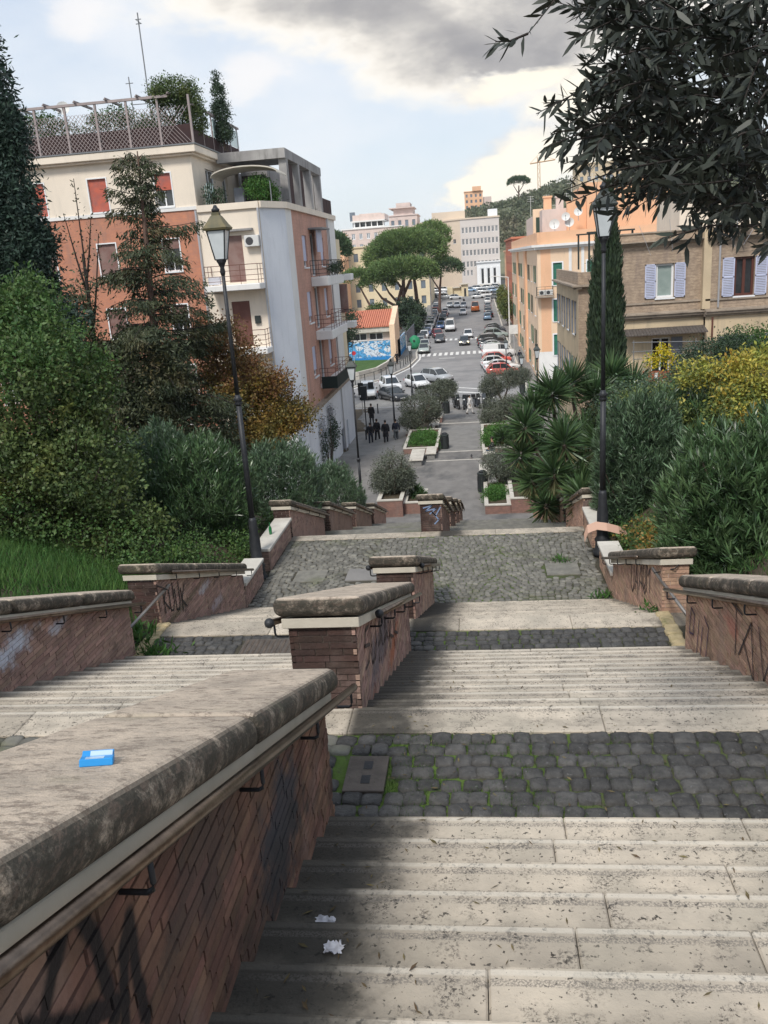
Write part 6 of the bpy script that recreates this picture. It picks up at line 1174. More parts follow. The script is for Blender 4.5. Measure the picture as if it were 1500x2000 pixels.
leafm('leaf_mid', (.10, .15, .045), (.17, .20, .055), c3=(.25, .24, .06), sc=1.5)
leafm('leaf_dark', (.035, .062, .038), (.055, .09, .045), sc=1.5)
leafm('leaf_yucca', (.075, .135, .05), (.055, .10, .042), sc=1.5, rough=.4, spec=.5); leafm('leaf_yucca_dry', (.20, .18, .09), (.12, .13, .06), sc=2)
leafm('leaf_cypress', (.03, .05, .03), (.045, .07, .035), sc=3, trans=.06)
leafm('leaf_pine', (.12, .19, .065), (.16, .235, .075), sc=.25, isl=.3, trans=.12, rough=.8)
leafm('leaf_pine_dark', (.06, .105, .05), (.08, .13, .055), sc=.25, isl=.3, trans=.12, rough=.8)
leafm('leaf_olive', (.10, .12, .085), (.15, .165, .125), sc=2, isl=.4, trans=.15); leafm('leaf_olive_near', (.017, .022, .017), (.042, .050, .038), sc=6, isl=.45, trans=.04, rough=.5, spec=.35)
leafm('leaf_bright', (.06, .15, .03), (.09, .20, .045), sc=2); leafm('flower_yellow', (.65, .52, .02), (.5, .42, .03), sc=6); leafm('flower_pale', (.55, .55, .62), (.5, .5, .5), sc=6)
leafm('leaf_hill', (.15, .17, .10), (.12, .145, .09), c3=(.24, .21, .14), sc=.05, isl=.3, s3=.04)
def U(n): 
    v = rng.normal(size=(n, 3)); return v / np.linalg.norm(v, axis=1, keepdims=True)
def nz(v): return v / np.maximum(np.linalg.norm(v, axis=1, keepdims=True), 1e-9)
def leaves(name, P, D, L, W, m, root, shape=4, kind='stuff', fold=.15):
    """lens-shaped leaves: base P, direction D, length L, width W"""
    n = len(P); D = nz(D); L = np.broadcast_to(L, (n,))[:, None]; W = np.broadcast_to(W, (n,))[:, None]
    S = nz(np.cross(D, U(n) + np.array([0, 0, .35]))); N = np.cross(D, S); off = np.array(WLOC[root.name])
    P = P - off
    if shape == 4:
        V = np.stack([P, P + D * L * .5 + S * W * .5 + N * W * fold, P + D * L, P + D * L * .5 - S * W * .5 + N * W * fold], 1)
        F = np.arange(n * 4).reshape(n, 4)
    elif shape == 3:
        V = np.stack([P - S * W * .5, P + S * W * .5, P + D * L], 1); F = np.arange(n * 3).reshape(n, 3)
    else:
        V = np.stack([P, P + D * L * .28 + S * W * .5 + N * W * fold, P + D * L * .7 + S * W * .42, P + D * L, P + D * L * .7 - S * W * .42, P + D * L * .28 - S * W * .5 + N * W * fold], 1); F = np.arange(n * 6).reshape(n, 6)
    o = link(name, np_mesh(name, V.reshape(-1, 3), F, m), root); 
    if kind: o['kind'] = kind
    return o
def shell(n, c, r, inner=.55, up=0.0):
    d = U(n); d[:, 2] = np.where(d[:, 2] < up - 1, -d[:, 2], d[:, 2]); q = inner + (1 - inner) * rng.random((n, 1)) ** .6
    return np.array(c) + d * q * np.array(r), d
def stems(root, base, tips, r0=.03, n=7, m='bark', seed=0, name='stems'):
    mb = MB(); rr = random.Random(seed)
    for t in tips:
        b = Vector(base) + Vector((rr.uniform(-.15, .15), rr.uniform(-.15, .15), 0)); t = Vector(t); md = b.lerp(t, .5) + Vector((rr.uniform(-.15, .15), rr.uniform(-.15, .15), .1)); mb.tube([b, md, t], [r0, r0 * .7, r0 * .25], 5)
    return mb.build(name, m, root)
def oleander(label, c, r, ntip, base_z, m='leaf_oleander', L=.19, W=.026, group=None, seed=1, per=15, name='oleander_bush'):
    c = np.array(c, float); r = np.array(r, float); root = thing(name, label, 'bush', (c[0], c[1], base_z), 0, group)
    d = U(ntip * 2); lump = 1 + .16 * np.sin(d[:, 0] * 5 + seed) * np.cos(d[:, 1] * 6 + d[:, 2] * 5 + seed * 2)
    q = (.62 + .38 * rng.random(len(d)) ** .6) * lump; T = c + d * q[:, None] * r; T = T[(T[:, 2] > base_z + .05)][:ntip]
    up = nz(nz(T - c) * .55 + np.array([0, 0, .9]) + rng.normal(size=T.shape) * .25)
    P = np.repeat(T, per, 0); A = np.repeat(up, per, 0); k = np.tile(np.linspace(0, 1, per), len(T))[:, None]
    P = P - A * (1 - k) * .30; D = nz(A * (.55 + .9 * k) + U(len(P)) * .80)
    leaves('foliage', P, D, L * rng.uniform(.7, 1.15, len(P)), W * rng.uniform(.8, 1.2, len(P)), m, root)
    sel = T[rng.choice(len(T), 16)]; stems(root, (c[0], c[1], base_z - .1), sel.tolist(), .03, seed=seed); return root
def lumps(blobs, k, seed, sc=(.32, .5)):
    """breaks smooth lobes into many uneven smaller ones round their surface"""
    r = random.Random(seed); out = [(c, tuple(q * .8 for q in rr)) for c, rr in blobs]
    for c, rr in blobs:
        for _ in range(k):
            a, e = r.uniform(0, 2 * pi), r.uniform(-.4, 1.3); s = r.uniform(*sc); out.append(((c[0] + rr[0] * .8 * cos(a) * cos(e), c[1] + rr[1] * .8 * sin(a) * cos(e), c[2] + rr[2] * .85 * sin(e)), (rr[0] * s, rr[1] * s, rr[2] * s)))
    return out
def blobs_foliage(label, blobs, n, m, L, W, base, name='shrub', cat='shrub', group=None, clump=.16, per=14, trunk=None, seed=0, down=.0, m2=None, n2=0, stem_m='bark', inner=.5, r0=.04, shape=4, nstem=14, out=.6):
    """uneven crown made of leaf clumps spread through several lumps"""
    root = thing(name, label, cat, base, 0, group); vol = np.array([b[1][0] * b[1][1] * b[1][2] for b in blobs]) ** .67; vol = vol / vol.sum(); Ts = []
    for (c, r), w in zip(blobs, vol):
        k = max(4, int(n * w / per)); T, d = shell(k, c, r, inner); T += rng.normal(size=T.shape) * np.array(r) * .07
        Ts.append(np.concatenate([T, d], 1))
    T = np.concatenate(Ts); T = T[T[:, 2] > base[2] - .05]
    def mk(T, m):
        P = np.repeat(T[:, :3], per, 0) + rng.normal(size=(len(T) * per, 3)) * clump; D = nz(np.repeat(T[:, 3:], per, 0) * out + U(len(P)) + np.array([0, 0, .25 - down]))
        leaves('foliage', P, D, L * rng.uniform(.6, 1.3, len(P)), W * rng.uniform(.7, 1.3, len(P)), m, root, shape=shape)
    if m2:
        k = int(len(T) * n2); idx = np.argsort(-(T[:, 0] * .3 + T[:, 2] + rng.normal(size=len(T)) * .5)); mk(T[idx[k:]], m); mk(T[idx[:k]], m2)
    else: mk(T, m)
    if trunk: 
        mb = MB(); mb.tube(trunk[0], trunk[1], 8); mb.build('trunk', stem_m, root)
        base2 = trunk[0][len(trunk[0]) // 2 if len(trunk[0]) > 2 else 0]
    else: base2 = base
    sel = T[rng.choice(len(T), min(nstem, len(T))), :3]; stems(root, base2, sel.tolist(), r0, seed=seed, m=stem_m, name='branches'); return root

# --- oleanders
oleander('large glossy oleander behind the right side wall, at the right frame edge', (3.95, 12.5, -4.2), (1.35, 1.8, 1.65), 3000, -5.0, L=.21, W=.026, seed=1, per=19)
oleander('oleander at right between the lamp post and the frame-edge oleander', (3.55, 18.7, -5.0), (1.1, 1.15, 1.95), 2600, -6.6, 'leaf_oleander_blue', seed=2, per=18)
oleander('higher oleander behind the two front right ones', (5.0, 20.6, -4.7), (1.3, 1.3, 1.35), 1800, -5.8, 'leaf_oleander', seed=3)
oleander('tall oleander left of the left lamp post', (-6.55, 18.0, -5.1), (1.35, 1.7, 1.7), 3200, -6.8, seed=4)
oleander('small oleander crest behind, beside the leafy shrub', (-8.2, 20.5, -4.6), (.95, 1.2, 1.1), 1100, -6.2, 'leaf_oleander_blue', seed=5)
oleander('oleander just right of the left lamp post', (-5.95, 23.6, -6.3), (1.25, 2.2, 1.55), 2200, -8.2, 'leaf_oleander_blue', seed=6)
oleander('farthest left oleander by the last stepped walls', (-5.9, 31.5, -8.9), (1.2, 2.8, 1.6), 2000, -10.6, 'leaf_oleander_blue', seed=7, per=12)
# --- left side
blobs_foliage('big leafy deciduous shrub on the left bank, touching the frame edge', lumps([((-8.6, 15.4, -2.0), (1.5, 1.5, 1.5)), ((-9.3, 16.0, -.9), (1.2, 1.3, 1.1)), ((-7.6, 15.2, -3.5), (1.3, 1.4, 1.4)), ((-8.9, 14.6, -3.9), (1.4, 1.3, 1.2)), ((-7.6, 16.2, -1.9), (.7, .8, .6)), ((-7.0, 15.0, -4.7), (.75, .8, .6))], 5, 3),
    62000, 'leaf_shrub', .09, .052, (-8.2, 15.3, -5.3), clump=.115, m2='leaf_ivy', n2=.25, nstem=40, seed=2, name='leafy_shrub', per=34, inner=.45)
blobs_foliage('dark tall conifer cut by the left frame edge', lumps([((-11.4, 21, 4.0), (.75, .8, 1.9)), ((-11.3, 21, 2.2), (.95, .9, 1.9)), ((-11.3, 21, .2), (1.0, 1, 1.5)), ((-10.6, 20.8, 1.1), (.45, .5, .3)), ((-10.5, 20.8, -.8), (.6, .6, .5)), ((-11.2, 21, -1.6), (1.1, 1, 1.6)), ((-11.9, 21, 1), (1.2, 1, 3))], 5, 4, (.25, .45)),
    62000, 'leaf_conifer', .15, .05, (-11.4, 21, -4.5), name='conifer_tree', cat='tree', trunk=([(-11.5, 21, -4.7), (-11.5, 21, 0), (-11.5, 21, 5)], [.22, .18, .04]), down=.5, clump=.12, stem_m='bark_dark', nstem=20)
def cedar():
    root = thing('cedar_tree', 'sparse drooping conifer in front of the left block, thin pointed top', 'tree', (-11.7, 30, -8.6)); r = random.Random(8); P = []; D = []
    MB().tube([(-11.8, 30, -8.8), (-11.6, 30, -3), (-11.35, 30, 1), (-11.2, 30, 4.2)], [.2, .15, .09, .02], 7).build('trunk', 'bark_pine', root); br = MB()
    for k in range(120):
        z = -7.8 + 11.9 * (k / 120) ** .85; t = (4.3 - z) / 12; Lb = (.2 + 3.5 * t ** .62) * r.uniform(.35, 1.1); a = r.uniform(0, 2 * pi)
        if z > -2.5 and r.random() < .15: Lb *= 1.35
        x0 = -11.2 - .6 * t; dx, dy = cos(a), sin(a); pts = []
        for s in range(6):
            q = s / 5; pts.append((x0 + dx * Lb * q, 30 + dy * Lb * q, z + Lb * (.34 * q - .44 * q * q) * (1 if k % 3 else -.4) + (.25 * q if z > 2 else 0)))
        br.tube(pts, [.035 * (1 - .15 * s) * (.4 + t) for s in range(6)], 4)
        m = int((30 + Lb * 300) * (1.5 if z < -1.5 else .55))
        for _ in range(m):
            q = r.random() ** .75; i = min(4, int(q * 5)); p = Vector(pts[i]).lerp(Vector(pts[i + 1]), q * 5 - i); s = r.gauss(0, .12 + .09 * Lb)
            P.append((p.x - dy * s, p.y + dx * s, p.z - abs(r.gauss(0, .17)))); D.append((dx * .5 + r.gauss(0, .5), dy * .5 + r.gauss(0, .5), -.75 + r.gauss(0, .4)))
    br.build('branches', 'bark_dark', root); P = np.array(P); leaves('foliage', P, np.array(D), rng.uniform(.1, .24, len(P)), .05, 'leaf_cedar', root)
cedar()
def shoots():
    root = thing('bare_sapling', 'thin nearly bare sapling with upright shoots, left of the drooping conifer', 'tree', (-13.6, 29, -8.4)); r = random.Random(5)
    MB().tube([(-13.5, 29, -8.5), (-13.4, 29, -3), (-13.25, 29, 1)], [.11, .08, .05], 6).build('trunk', 'bark_dark', root); mb = MB(); P = []; D = []
    for a, b in (((-13.3, 29, -1), (-13.15, 29, 3.4)), ((-13.3, 29, -2.5), (-15.1, 29, -1.4)), ((-13.3, 29, -1.5), (-12.5, 28.8, 1.6)), ((-13.3, 29, -.5), (-13.7, 29, 2.3)), ((-13.3, 29, -3), (-12.1, 29, -1.0)), ((-13.3, 29, -3), (-14.6, 28.6, -.2)), ((-13.3, 29, 0), (-12.75, 29, 2.2)), ((-13.4, 29, -4), (-15, 29, -3))):
        a, b = Vector(a), Vector(b); mb.tube([a, a.lerp(b, .5) + Vector((0, 0, -.1)), b], [.045, .03, .012], 5)
        for k in range(60): 
            q = r.random() ** .8; p = a.lerp(b, q); P.append(tuple(p + Vector((r.gauss(0, .07), r.gauss(0, .07), r.gauss(0, .07))))); D.append((r.gauss(0, 1), r.gauss(0, 1), r.gauss(0, 1) + .4))
    mb.build('branches', 'bark_dark', root); leaves('foliage', np.array(P), np.array(D), .11, .06, 'leaf_cedar', root)
shoots()
blobs_foliage('dense dark conifer thicket below the drooping conifer', [((-12.8, 29, -5.2), (2.2, 1.6, 2.0)), ((-10.6, 29.5, -5.6), (1.7, 1.5, 1.6)), ((-13.9, 28.5, -2.6), (1.1, 1, 1.4)), ((-11.8, 29, -3.2), (1.7, 1, 1.5)), ((-13.6, 28.6, -.9), (.5, .5, .9))], 40000, 'leaf_cedar', .17, .06, (-12, 29, -8.4), name='conifer_thicket', cat='tree', down=.5, clump=.2, stem_m='bark_dark')
blobs_foliage('autumn tree with orange brown leaves against the white wall', lumps([((-9.4, 33, -4.3), (1.7, 1.5, 1.5)), ((-8.5, 33, -5.8), (1.6, 1.5, 1.4)), ((-10.2, 33, -2.6), (.9, .9, 1.0)), ((-9.6, 32.6, -6.8), (1.8, 1.3, 1.1))], 4, 8), 42000, 'leaf_autumn', .11, .075, (-9.4, 33, -9.2), name='autumn_tree', cat='tree', m2='leaf_autumn_red', n2=.3, trunk=([(-9.5, 33, -9.4), (-9.5, 33, -7), (-9.4, 33, -4.5)], [.14, .1, .05]), clump=.2, inner=.3, nstem=24)
blobs_foliage('low dark ivy undergrowth under the left shrubs', [((-7.2, 13.6, -4.5), (1.5, .9, .5)), ((-9.2, 13.6, -3.9), (1.4, .9, .7)), ((-6.0, 14.8, -5.2), (.7, 1.0, .45)), ((-5.5, 12.3, -4.9), (.4, 1.2, .4)), ((-8.4, 17.6, -4.6), (1.4, 1.6, 1.0))], 14000, 'leaf_ivy', .06, .045, (-7.2, 13.8, -5.4), name='ivy_undergrowth', cat='shrub', clump=.1, nstem=8)
# --- right side
def yucca(label, c, stems_, n=190, L=.75, seed=0, grp='yuccas massed right of the stairs', base=None):
    base = base or (c[0], c[1], bank_z(1, c[0], c[1]) - .1); root = thing('yucca', label, 'yucca', base, 0, grp)
    for i, s in enumerate(stems_):
        h = Vector(s[:3]); k = s[3] if len(s) > 3 else 1; b = Vector(base) + Vector((.1 * i, .05 * i, 0)); MB().tube([b, b.lerp(h, .5) + Vector((.05, 0, 0)), h], [.09, .075, .06], 7).build('stem', 'bark', root)
        m = int(n * k); d = U(m); d[:, 2] = d[:, 2] * .75 + .25; d = nz(d); P = np.array(h)[None] + d * .05 + np.array([0, 0, 1]) * (d[:, 2:3] * .12)
        leaves('leaf_rosette', P, d + np.array([0, 0, .12]), L * k ** .5 * rng.uniform(.75, 1.1, m), .055, 'leaf_yucca', root, shape=6, kind=None, fold=.3)
        m = int(n * .25); d = U(m); d[:, 2] = -abs(d[:, 2]) - .5; P = np.array(h)[None] - np.array([0, 0, .1]) + d * .03; leaves('dry_leaves', P, d, L * .7, .045, 'leaf_yucca_dry', root, shape=6, kind=None)
yucca('tallest yucca, right of the lamp pole', (5.0, 31), [(4.75, 31, -4.5, 1.2), (5.5, 31.2, -4.9, 1.1), (4.3, 30.6, -6.0, 1), (5.2, 30.5, -5.9, 1)], L=.85, seed=1)
yucca('yucca clump directly behind the right lamp pole', (3.6, 29), [(3.1, 29, -4.4, 1.2), (3.9, 29, -4.8, 1.1), (3.5, 28.6, -6.0, 1), (2.9, 28.5, -6.9, 1), (4.1, 28.4, -6.9, 1)], L=.82, seed=2)
yucca('broad yucca with two crowns left of the lamp pole', (2.6, 27), [(2.3, 27, -4.35, 1.2), (1.7, 26.8, -4.8, 1.1), (2.6, 26.5, -5.6, 1), (1.75, 26.4, -6.1, 1), (2.4, 26.2, -6.9, 1)], L=.78, seed=3)
yucca('leftmost yucca leaning over the plaza steps', (2.75, 25.4), [(1.35, 25.6, -5.1, 1.0), (1.2, 25.5, -5.9, .9), (1.5, 25.2, -6.7, .9), (1.9, 25, -7.4, .9)], L=.7, seed=4)
yucca('lower yucca in front, above the stepped walls', (2.75, 23.6), [(2.3, 23.4, -5.2, 1), (2.0, 23.2, -6.0, 1), (2.7, 23, -6.3, .9)], L=.75, seed=5)
yucca('small bright yucca beside the oleander, lowest of the clump', (2.9, 21.6), [(2.55, 21.5, -6.2, .9), (3.1, 21.8, -4.9, .9)], L=.7, seed=6)
blobs_foliage('green shrubs filling below the yuccas at the right wall', [((2.9, 22.5, -6.9), (.55, 1.2, .6)), ((2.7, 27, -8.1), (.6, 1.6, .9)), ((3.4, 29, -7.8), (1.2, 2, 1.2)), ((1.9, 32.5, -9.6), (.7, 1.8, .8)), ((2.0, 36.5, -10.9), (.8, 1.8, .9))], 12000, 'leaf_bright', .08, .05, (3.0, 27, -9), name='wall_shrub', clump=.14, m2='leaf_dark', n2=.5)
blobs_foliage('golden yellow shrub at the right frame edge above the oleander', lumps([((6.3, 19.6, -3.0), (.9, 1.0, .8)), ((5.6, 19.2, -3.8), (.7, .9, .5)), ((6.6, 19.4, -3.7), (1.1, 1, .9)), ((5.1, 20.4, -3.0), (.45, .5, .3)), ((4.7, 20, -4.1), (.7, .6, .5))], 4, 9), 26000, 'leaf_mid', .10, .045, (5.9, 19.6, -5.2), name='golden_shrub', m2='leaf_gold', n2=.52, clump=.10, per=16)
blobs_foliage('tangled climber with pale yellow sprays behind the oleanders', [((5.1, 23, -4.2), (1.0, .9, .6)), ((6.4, 24, -3.8), (1.3, 1, .55)), ((4.6, 24.5, -4.6), (.9, 1, .6))], 12000, 'leaf_mid', .08, .035, (5.2, 23.6, -6), name='climber_bush', clump=.14, m2='leaf_dark', n2=.4)
blobs_foliage('dark green bush with tiny pale flowers above the middle oleander', [((4.4, 25.5, -4.6), (1.0, 1, .7)), ((5.6, 26.5, -4.6), (1.0, 1, .7)), ((5.0, 29, -5.4), (1.6, 1.4, .9))], 12000, 'leaf_dark', .07, .045, (5.0, 26, -6.6), name='flowering_bush', clump=.14, m2='leaf_oleander_blue', n2=.3)
blobs_foliage('dark round bush under the brown house windows', [((7.9, 30, -4.0), (1.0, 1, .75)), ((8.7, 30.4, -3.6), (.6, .7, .4)), ((7.2, 29.4, -4.4), (.8, .8, .6))], 11000, 'leaf_dark', .08, .05, (7.9, 30, -5.6), name='dark_bush', clump=.13)
blobs_foliage('bright green shrub right of the dark round bush', [((9.9, 33, -3.9), (.9, .8, .6)), ((10.9, 33, -4.0), (.9, .8, .7))], 6000, 'leaf_ivy', .09, .06, (10.2, 33, -5.5), name='bright_shrub', clump=.15)
blobs_foliage('greyish garden undergrowth between yuccas and brown house', [((6.3, 34, -5.9), (1.6, 1.5, .8)), ((7.6, 37, -6.6), (1.6, 1.5, .8)), ((9.6, 36, -6.0), (2, 1.5, .8)), ((12, 34, -4.9), (2.2, 2, 1.2))], 14000, 'leaf_olive', .09, .05, (7.6, 35, -7.4), name='undergrowth', clump=.2, m2='leaf_dark', n2=.5)
blobs_foliage('dry brown and green litter plants along the foot of the right oleanders', [((2.95, 13.5, -5.25), (.25, 2.6, .25)), ((3.0, 16.8, -5.95), (.35, 1.4, .35)), ((3.3, 15.6, -5.5), (.4, 1.2, .4))], 9000, 'leaf_ivy', .07, .045, (3.0, 14.5, -6.2), name='ground_ivy', clump=.1, m2='leaf_autumn', n2=.35, nstem=4)
blobs_foliage('dark low ivy around the foot of the left lamp post', [((-5.5, 16.6, -5.75), (.5, 1.3, .35)), ((-5.9, 14.6, -5.3), (.5, 1.2, .35)), ((-5.4, 19.5, -6.4), (.35, 1.6, .4))], 9000, 'leaf_ivy', .07, .045, (-5.6, 16.4, -6.5), name='ground_ivy', clump=.1, nstem=4)
fp = blobs_foliage('yellow flowers in a terracotta trough under the brown house window', [((8.75, 44, -5.75), (.42, .3, .3)), ((9.6, 44, -5.75), (.5, .3, .35)), ((9.2, 44, -5.3), (.3, .3, .35))], 1400, 'leaf_bright', .11, .06, (9.2, 44, -6.75), name='flower_trough', cat='flowers', clump=.12, m2='flower_yellow', n2=.75, nstem=8, r0=.015)
MB().box(8.3, 10.1, 43.8, 44.25, -6.75, -6.2).build('trough', 'terracotta', fp, bevel=.02); MB().box(8.8, 8.95, 43.7, 43.79, -6.7, -6.25).build('white_post', 'paint_white', fp)
def cypress(label, x, y, z0, z1, rad, n, name='cypress_tree'):
    root = thing(name, label, 'tree', (x, y, z0)); t = rng.random(n) ** .9; a = rng.random(n) * 2 * pi; prof = rad * np.minimum(1, (t + .02) * 5) ** .5 * (1 - t ** 2.4 * .9) * (.72 + .28 * rng.random(n)); 
    prof *= 1 + .12 * np.sin(a * 5 + t * 30)
    P = np.stack([x + (z1 - z0) * t * .01 + prof * np.cos(a), y + prof * np.sin(a), z0 + .3 + (z1 - z0 - .3) * t], 1); D = np.stack([np.cos(a) * .22, np.sin(a) * .22, np.ones(n)], 1) + rng.normal(size=(n, 3)) * .14
    leaves('foliage', P, D, rng.uniform(.18, .42, n), .07, 'leaf_cypress', root); MB().tube([(x, y, z0 - .3), (x + .05, y, (z0 + z1) / 2), (x + .09, y, z1 - .3)], [rad * .75, rad * .62, .03], 9).build('inner_crown', 'leaf_cypress', root); MB().tube([(x, y, z0 - .8), (x, y, z0 + .5)], .14, 7).build('trunk', 'bark', root)
cypress('tall narrow dark cypress beside the right lamp post, against the brown house', 5.38, 37, -7.2, 2.3, .76, 17000)
# --- plaza trees
def olive(label, x, y, z0, crown, n=9000, L=.085, m='leaf_olive', forks=4, grp='olive trees in the plaza planters', seed=1):
    r = random.Random(seed); root = thing('olive_tree', label, 'tree', (x, y, z0), 0, grp); mb = MB(); c = np.array(crown[0][0])
    for k in range(forks):
        a = 2 * pi * k / forks + r.random(); t = Vector((c[0] + cos(a) * crown[0][1][0] * .5, c[1] + sin(a) * crown[0][1][1] * .5, c[2] + r.uniform(-.2, .3))); b = Vector((x, y, z0)); md = b.lerp(t, .45) + Vector((cos(a) * .12, sin(a) * .12, 0)); mb.tube([b, md, t], [.12, .08, .03], 6)
        for j in range(3): q = t + Vector((r.gauss(0, .4), r.gauss(0, .4), r.uniform(.1, .6))); mb.tube([md.lerp(t, .6), q], [.04, .012], 4)
    mb.build('trunk', 'bark', root); T = []
    for cc, rr in crown: P, d = shell(int(n * 1.7 / len(crown) / 8), cc, rr, .45); T.append(np.concatenate([P, d], 1))
    T = np.concatenate(T); P = np.repeat(T[:, :3], 8, 0) + rng.normal(size=(len(T) * 8, 3)) * .1; D = np.repeat(T[:, 3:], 8, 0) * .5 + U(len(P)) + np.array([0, 0, .3]); leaves('foliage', P, D, L * rng.uniform(.8, 1.6, len(P)), L * .42, m, root); return root
olive('round olive tree in the near left planter by the last steps', -4.72, 42.2, -11.9, [((-4.6, 42.2, -10.3), (1.05, 1.05, 1.0)), ((-5.0, 42.2, -10.9), (.8, .8, .6)), ((-4.0, 42.2, -10.8), (.6, .6, .6))], 9000, seed=1)
olive('round olive tree in the near right planter', 1.14, 44.2, -11.9, [((1.05, 44.3, -10.7), (1.05, 1.05, .95)), ((1.6, 44.3, -11.1), (.7, .7, .6))], 8000, seed=2)
olive('twisted olive tree in the second left planter, behind the walkers', -4.9, 63.5, -12.6, [((-4.6, 65, -10.9), (1.7, 1.5, 1.0)), ((-5.2, 64, -11.7), (1.0, 1, .7)), ((-3.9, 66, -11.6), (1.0, 1, .8))], 8500, .11, seed=3)
olive('wide olive tree farther back on the left, before the motorcycles', -4.0, 72, -12.9, [((-3.7, 71.5, -10.9), (1.9, 1.4, .8)), ((-2.9, 72, -10.5), (1.1, 1, .6))], 6000, .12, seed=4)
olive('brownish olive tree in the second right planter', 1.4, 64, -12.6, [((1.5, 66, -11.9), (1.7, 1.5, 1.3)), ((1.0, 65, -12.2), (1.0, 1, 1.0)), ((2.6, 66, -11.6), (1.2, 1.2, 1.1))], 9000, .11, seed=5)
olive('far right olive tree overhanging the parked cars', 2.2, 79, -13.3, [((2.2, 79.5, -11.2), (2.1, 1.5, 1.0)), ((1.2, 79.5, -11.9), (1.2, 1, .9)), ((3.6, 80, -11.0), (1.4, 1.2, .8))], 9000, .12, seed=6)
blobs_foliage('bright green bedding shrubs in the second left planter', [((-4.6, 58.6, -12.6), (.7, .6, .35)), ((-3.7, 60, -12.5), (.7, .9, .5)), ((-3.4, 58.3, -12.6), (.5, .6, .4)), ((-4.1, 60.5, -12.5), (1.0, 2.2, .45))], 14000, 'leaf_bright', .10, .06, (-4.1, 59, -12.8), name='planter_shrub', clump=.12, nstem=5)
blobs_foliage('green hedge in the second right planter', [((.6, 57.5, -12.3), (.5, 1.2, .5)), ((1.4, 60.5, -12.4), (1.3, 2.6, .5))], 14000, 'leaf_bright', .10, .06, (.7, 58.5, -12.8), name='planter_shrub', clump=.12, nstem=5)
blobs_foliage('bright bush at the left corner of the near right planter', [((.5, 42.0, -11.85), (.5, .6, .38)), ((1.4, 42.2, -12.0), (.6, .6, .25)), ((.75, 43, -11.95), (.55, 1.2, .3))], 12000, 'leaf_bright', .07, .05, (.6, 42, -12.3), name='planter_shrub', clump=.09, nstem=5)
blobs_foliage('low planting behind the near right planter wall', [((2.4, 43, -11.9), (.9, 1, .35)), ((2.6, 40.8, -11.3), (.7, .7, .8))], 9000, 'leaf_ivy', .08, .05, (2.4, 43, -12.3), name='planter_shrub', clump=.1, nstem=5)
yucca('small palm-like yucca beside the near left olive', (-3.5, 42.3), [(-3.45, 42.3, -11.55, .8), (-3.15, 42.1, -11.7, .5)], L=.55, grp='yuccas in the plaza planters', base=(-3.5, 42.3, -12.1))
yucca('dark upright yucca in the second right planter', (1.6, 57), [(1.5, 57, -11.9, 1), (1.9, 57, -12.3, .9), (1.3, 57.2, -12.3, .8)], L=.75, grp='yuccas in the plaza planters', base=(1.6, 57, -12.9))
# --- stone pines
def pine(label, base, trunks, crown, n, m='leaf_pine', L=.55, grp='stone pines beside the street'):
    root = thing('stone_pine', label, 'tree', base, 0, grp); mb = MB()
    for pts, rr in trunks: mb.tube(pts, rr, 7)
    mb.build('trunk', 'bark_pine', root); T = []
    vol = np.array([c[1][0] * c[1][1] for c in crown]); vol = vol / vol.sum()
    for (c, r_), w in zip(crown, vol):
        k = int(n * w / 9); d = U(k); d[:, 2] = np.where(d[:, 2] < -.25, -d[:, 2], d[:, 2]); lump = 1 + .10 * np.sin(d[:, 0] * 9) * np.cos(d[:, 1] * 9 + d[:, 2] * 7); P = np.array(c) + d * np.array(r_) * (rng.uniform(.86, 1.0, (k, 1)) * lump[:, None]); T.append(np.concatenate([P, d], 1))
    T = np.concatenate(T); P = np.repeat(T[:, :3], 9, 0) + rng.normal(size=(len(T) * 9, 3)) * .28; D = np.repeat(T[:, 3:], 9, 0) + U(len(P)) * .7 + np.array([0, 0, .4]); leaves('crown', P, D, L * rng.uniform(.7, 1.3, len(P)), L * .34, m, root)
pine('largest stone pine with a broad domed crown above the street', (-15, 186, -13), [([(-15, 186, -13.5), (-15.2, 186, -7), (-15, 186, -3)], [.6, .45, .35]), ([(-15.2, 186, -7), (-12.5, 186, -2)], [.35, .2]), ([(-15.1, 186, -6), (-18, 186, -2)], [.3, .15]), ([(-12.2, 187, -13.5), (-12.6, 187, -6), (-13, 187, -1.5)], [.5, .4, .25])],
     [((-14.5, 187, .6), (8.6, 7, 4.6)), ((-12.5, 185, 1.8), (7.0, 6, 4.4)), ((-8.7, 190, 4.2), (3.9, 4, 3.2)), ((-18.5, 187, 0), (4, 4, 3.2)), ((-15.5, 184, 2.6), (5.5, 5, 3.4))], 38000)
pine('lower stone pine in front, crown reaching left over the yellow building', (-16.5, 178, -13), [([(-15.8, 178, -13.5), (-15.9, 178, -8.5), (-14.8, 178, -5)], [.55, .42, .28]), ([(-15.9, 178, -9), (-19, 178, -7), (-20.5, 178, -4.8)], [.3, .25, .12]), ([(-15.9, 178, -8), (-17.5, 178, -6), (-18.4, 178, -4)], [.3, .2, .1]), ([(-18.6, 178.5, -12), (-21.5, 178, -8.5), (-23.4, 178, -4.5)], [.3, .25, .14])],
     [((-16.6, 178, -2.9), (5.5, 5, 2.2)), ((-12.4, 178, -2.6), (4.8, 5, 2.4)), ((-19.8, 178, -4.2), (3.4, 3.6, 1.7)), ((-23.6, 178, -2.9), (3.6, 3, 1.7)), ((-14.5, 177, -1.6), (6.5, 5, 2.0))], 30000)
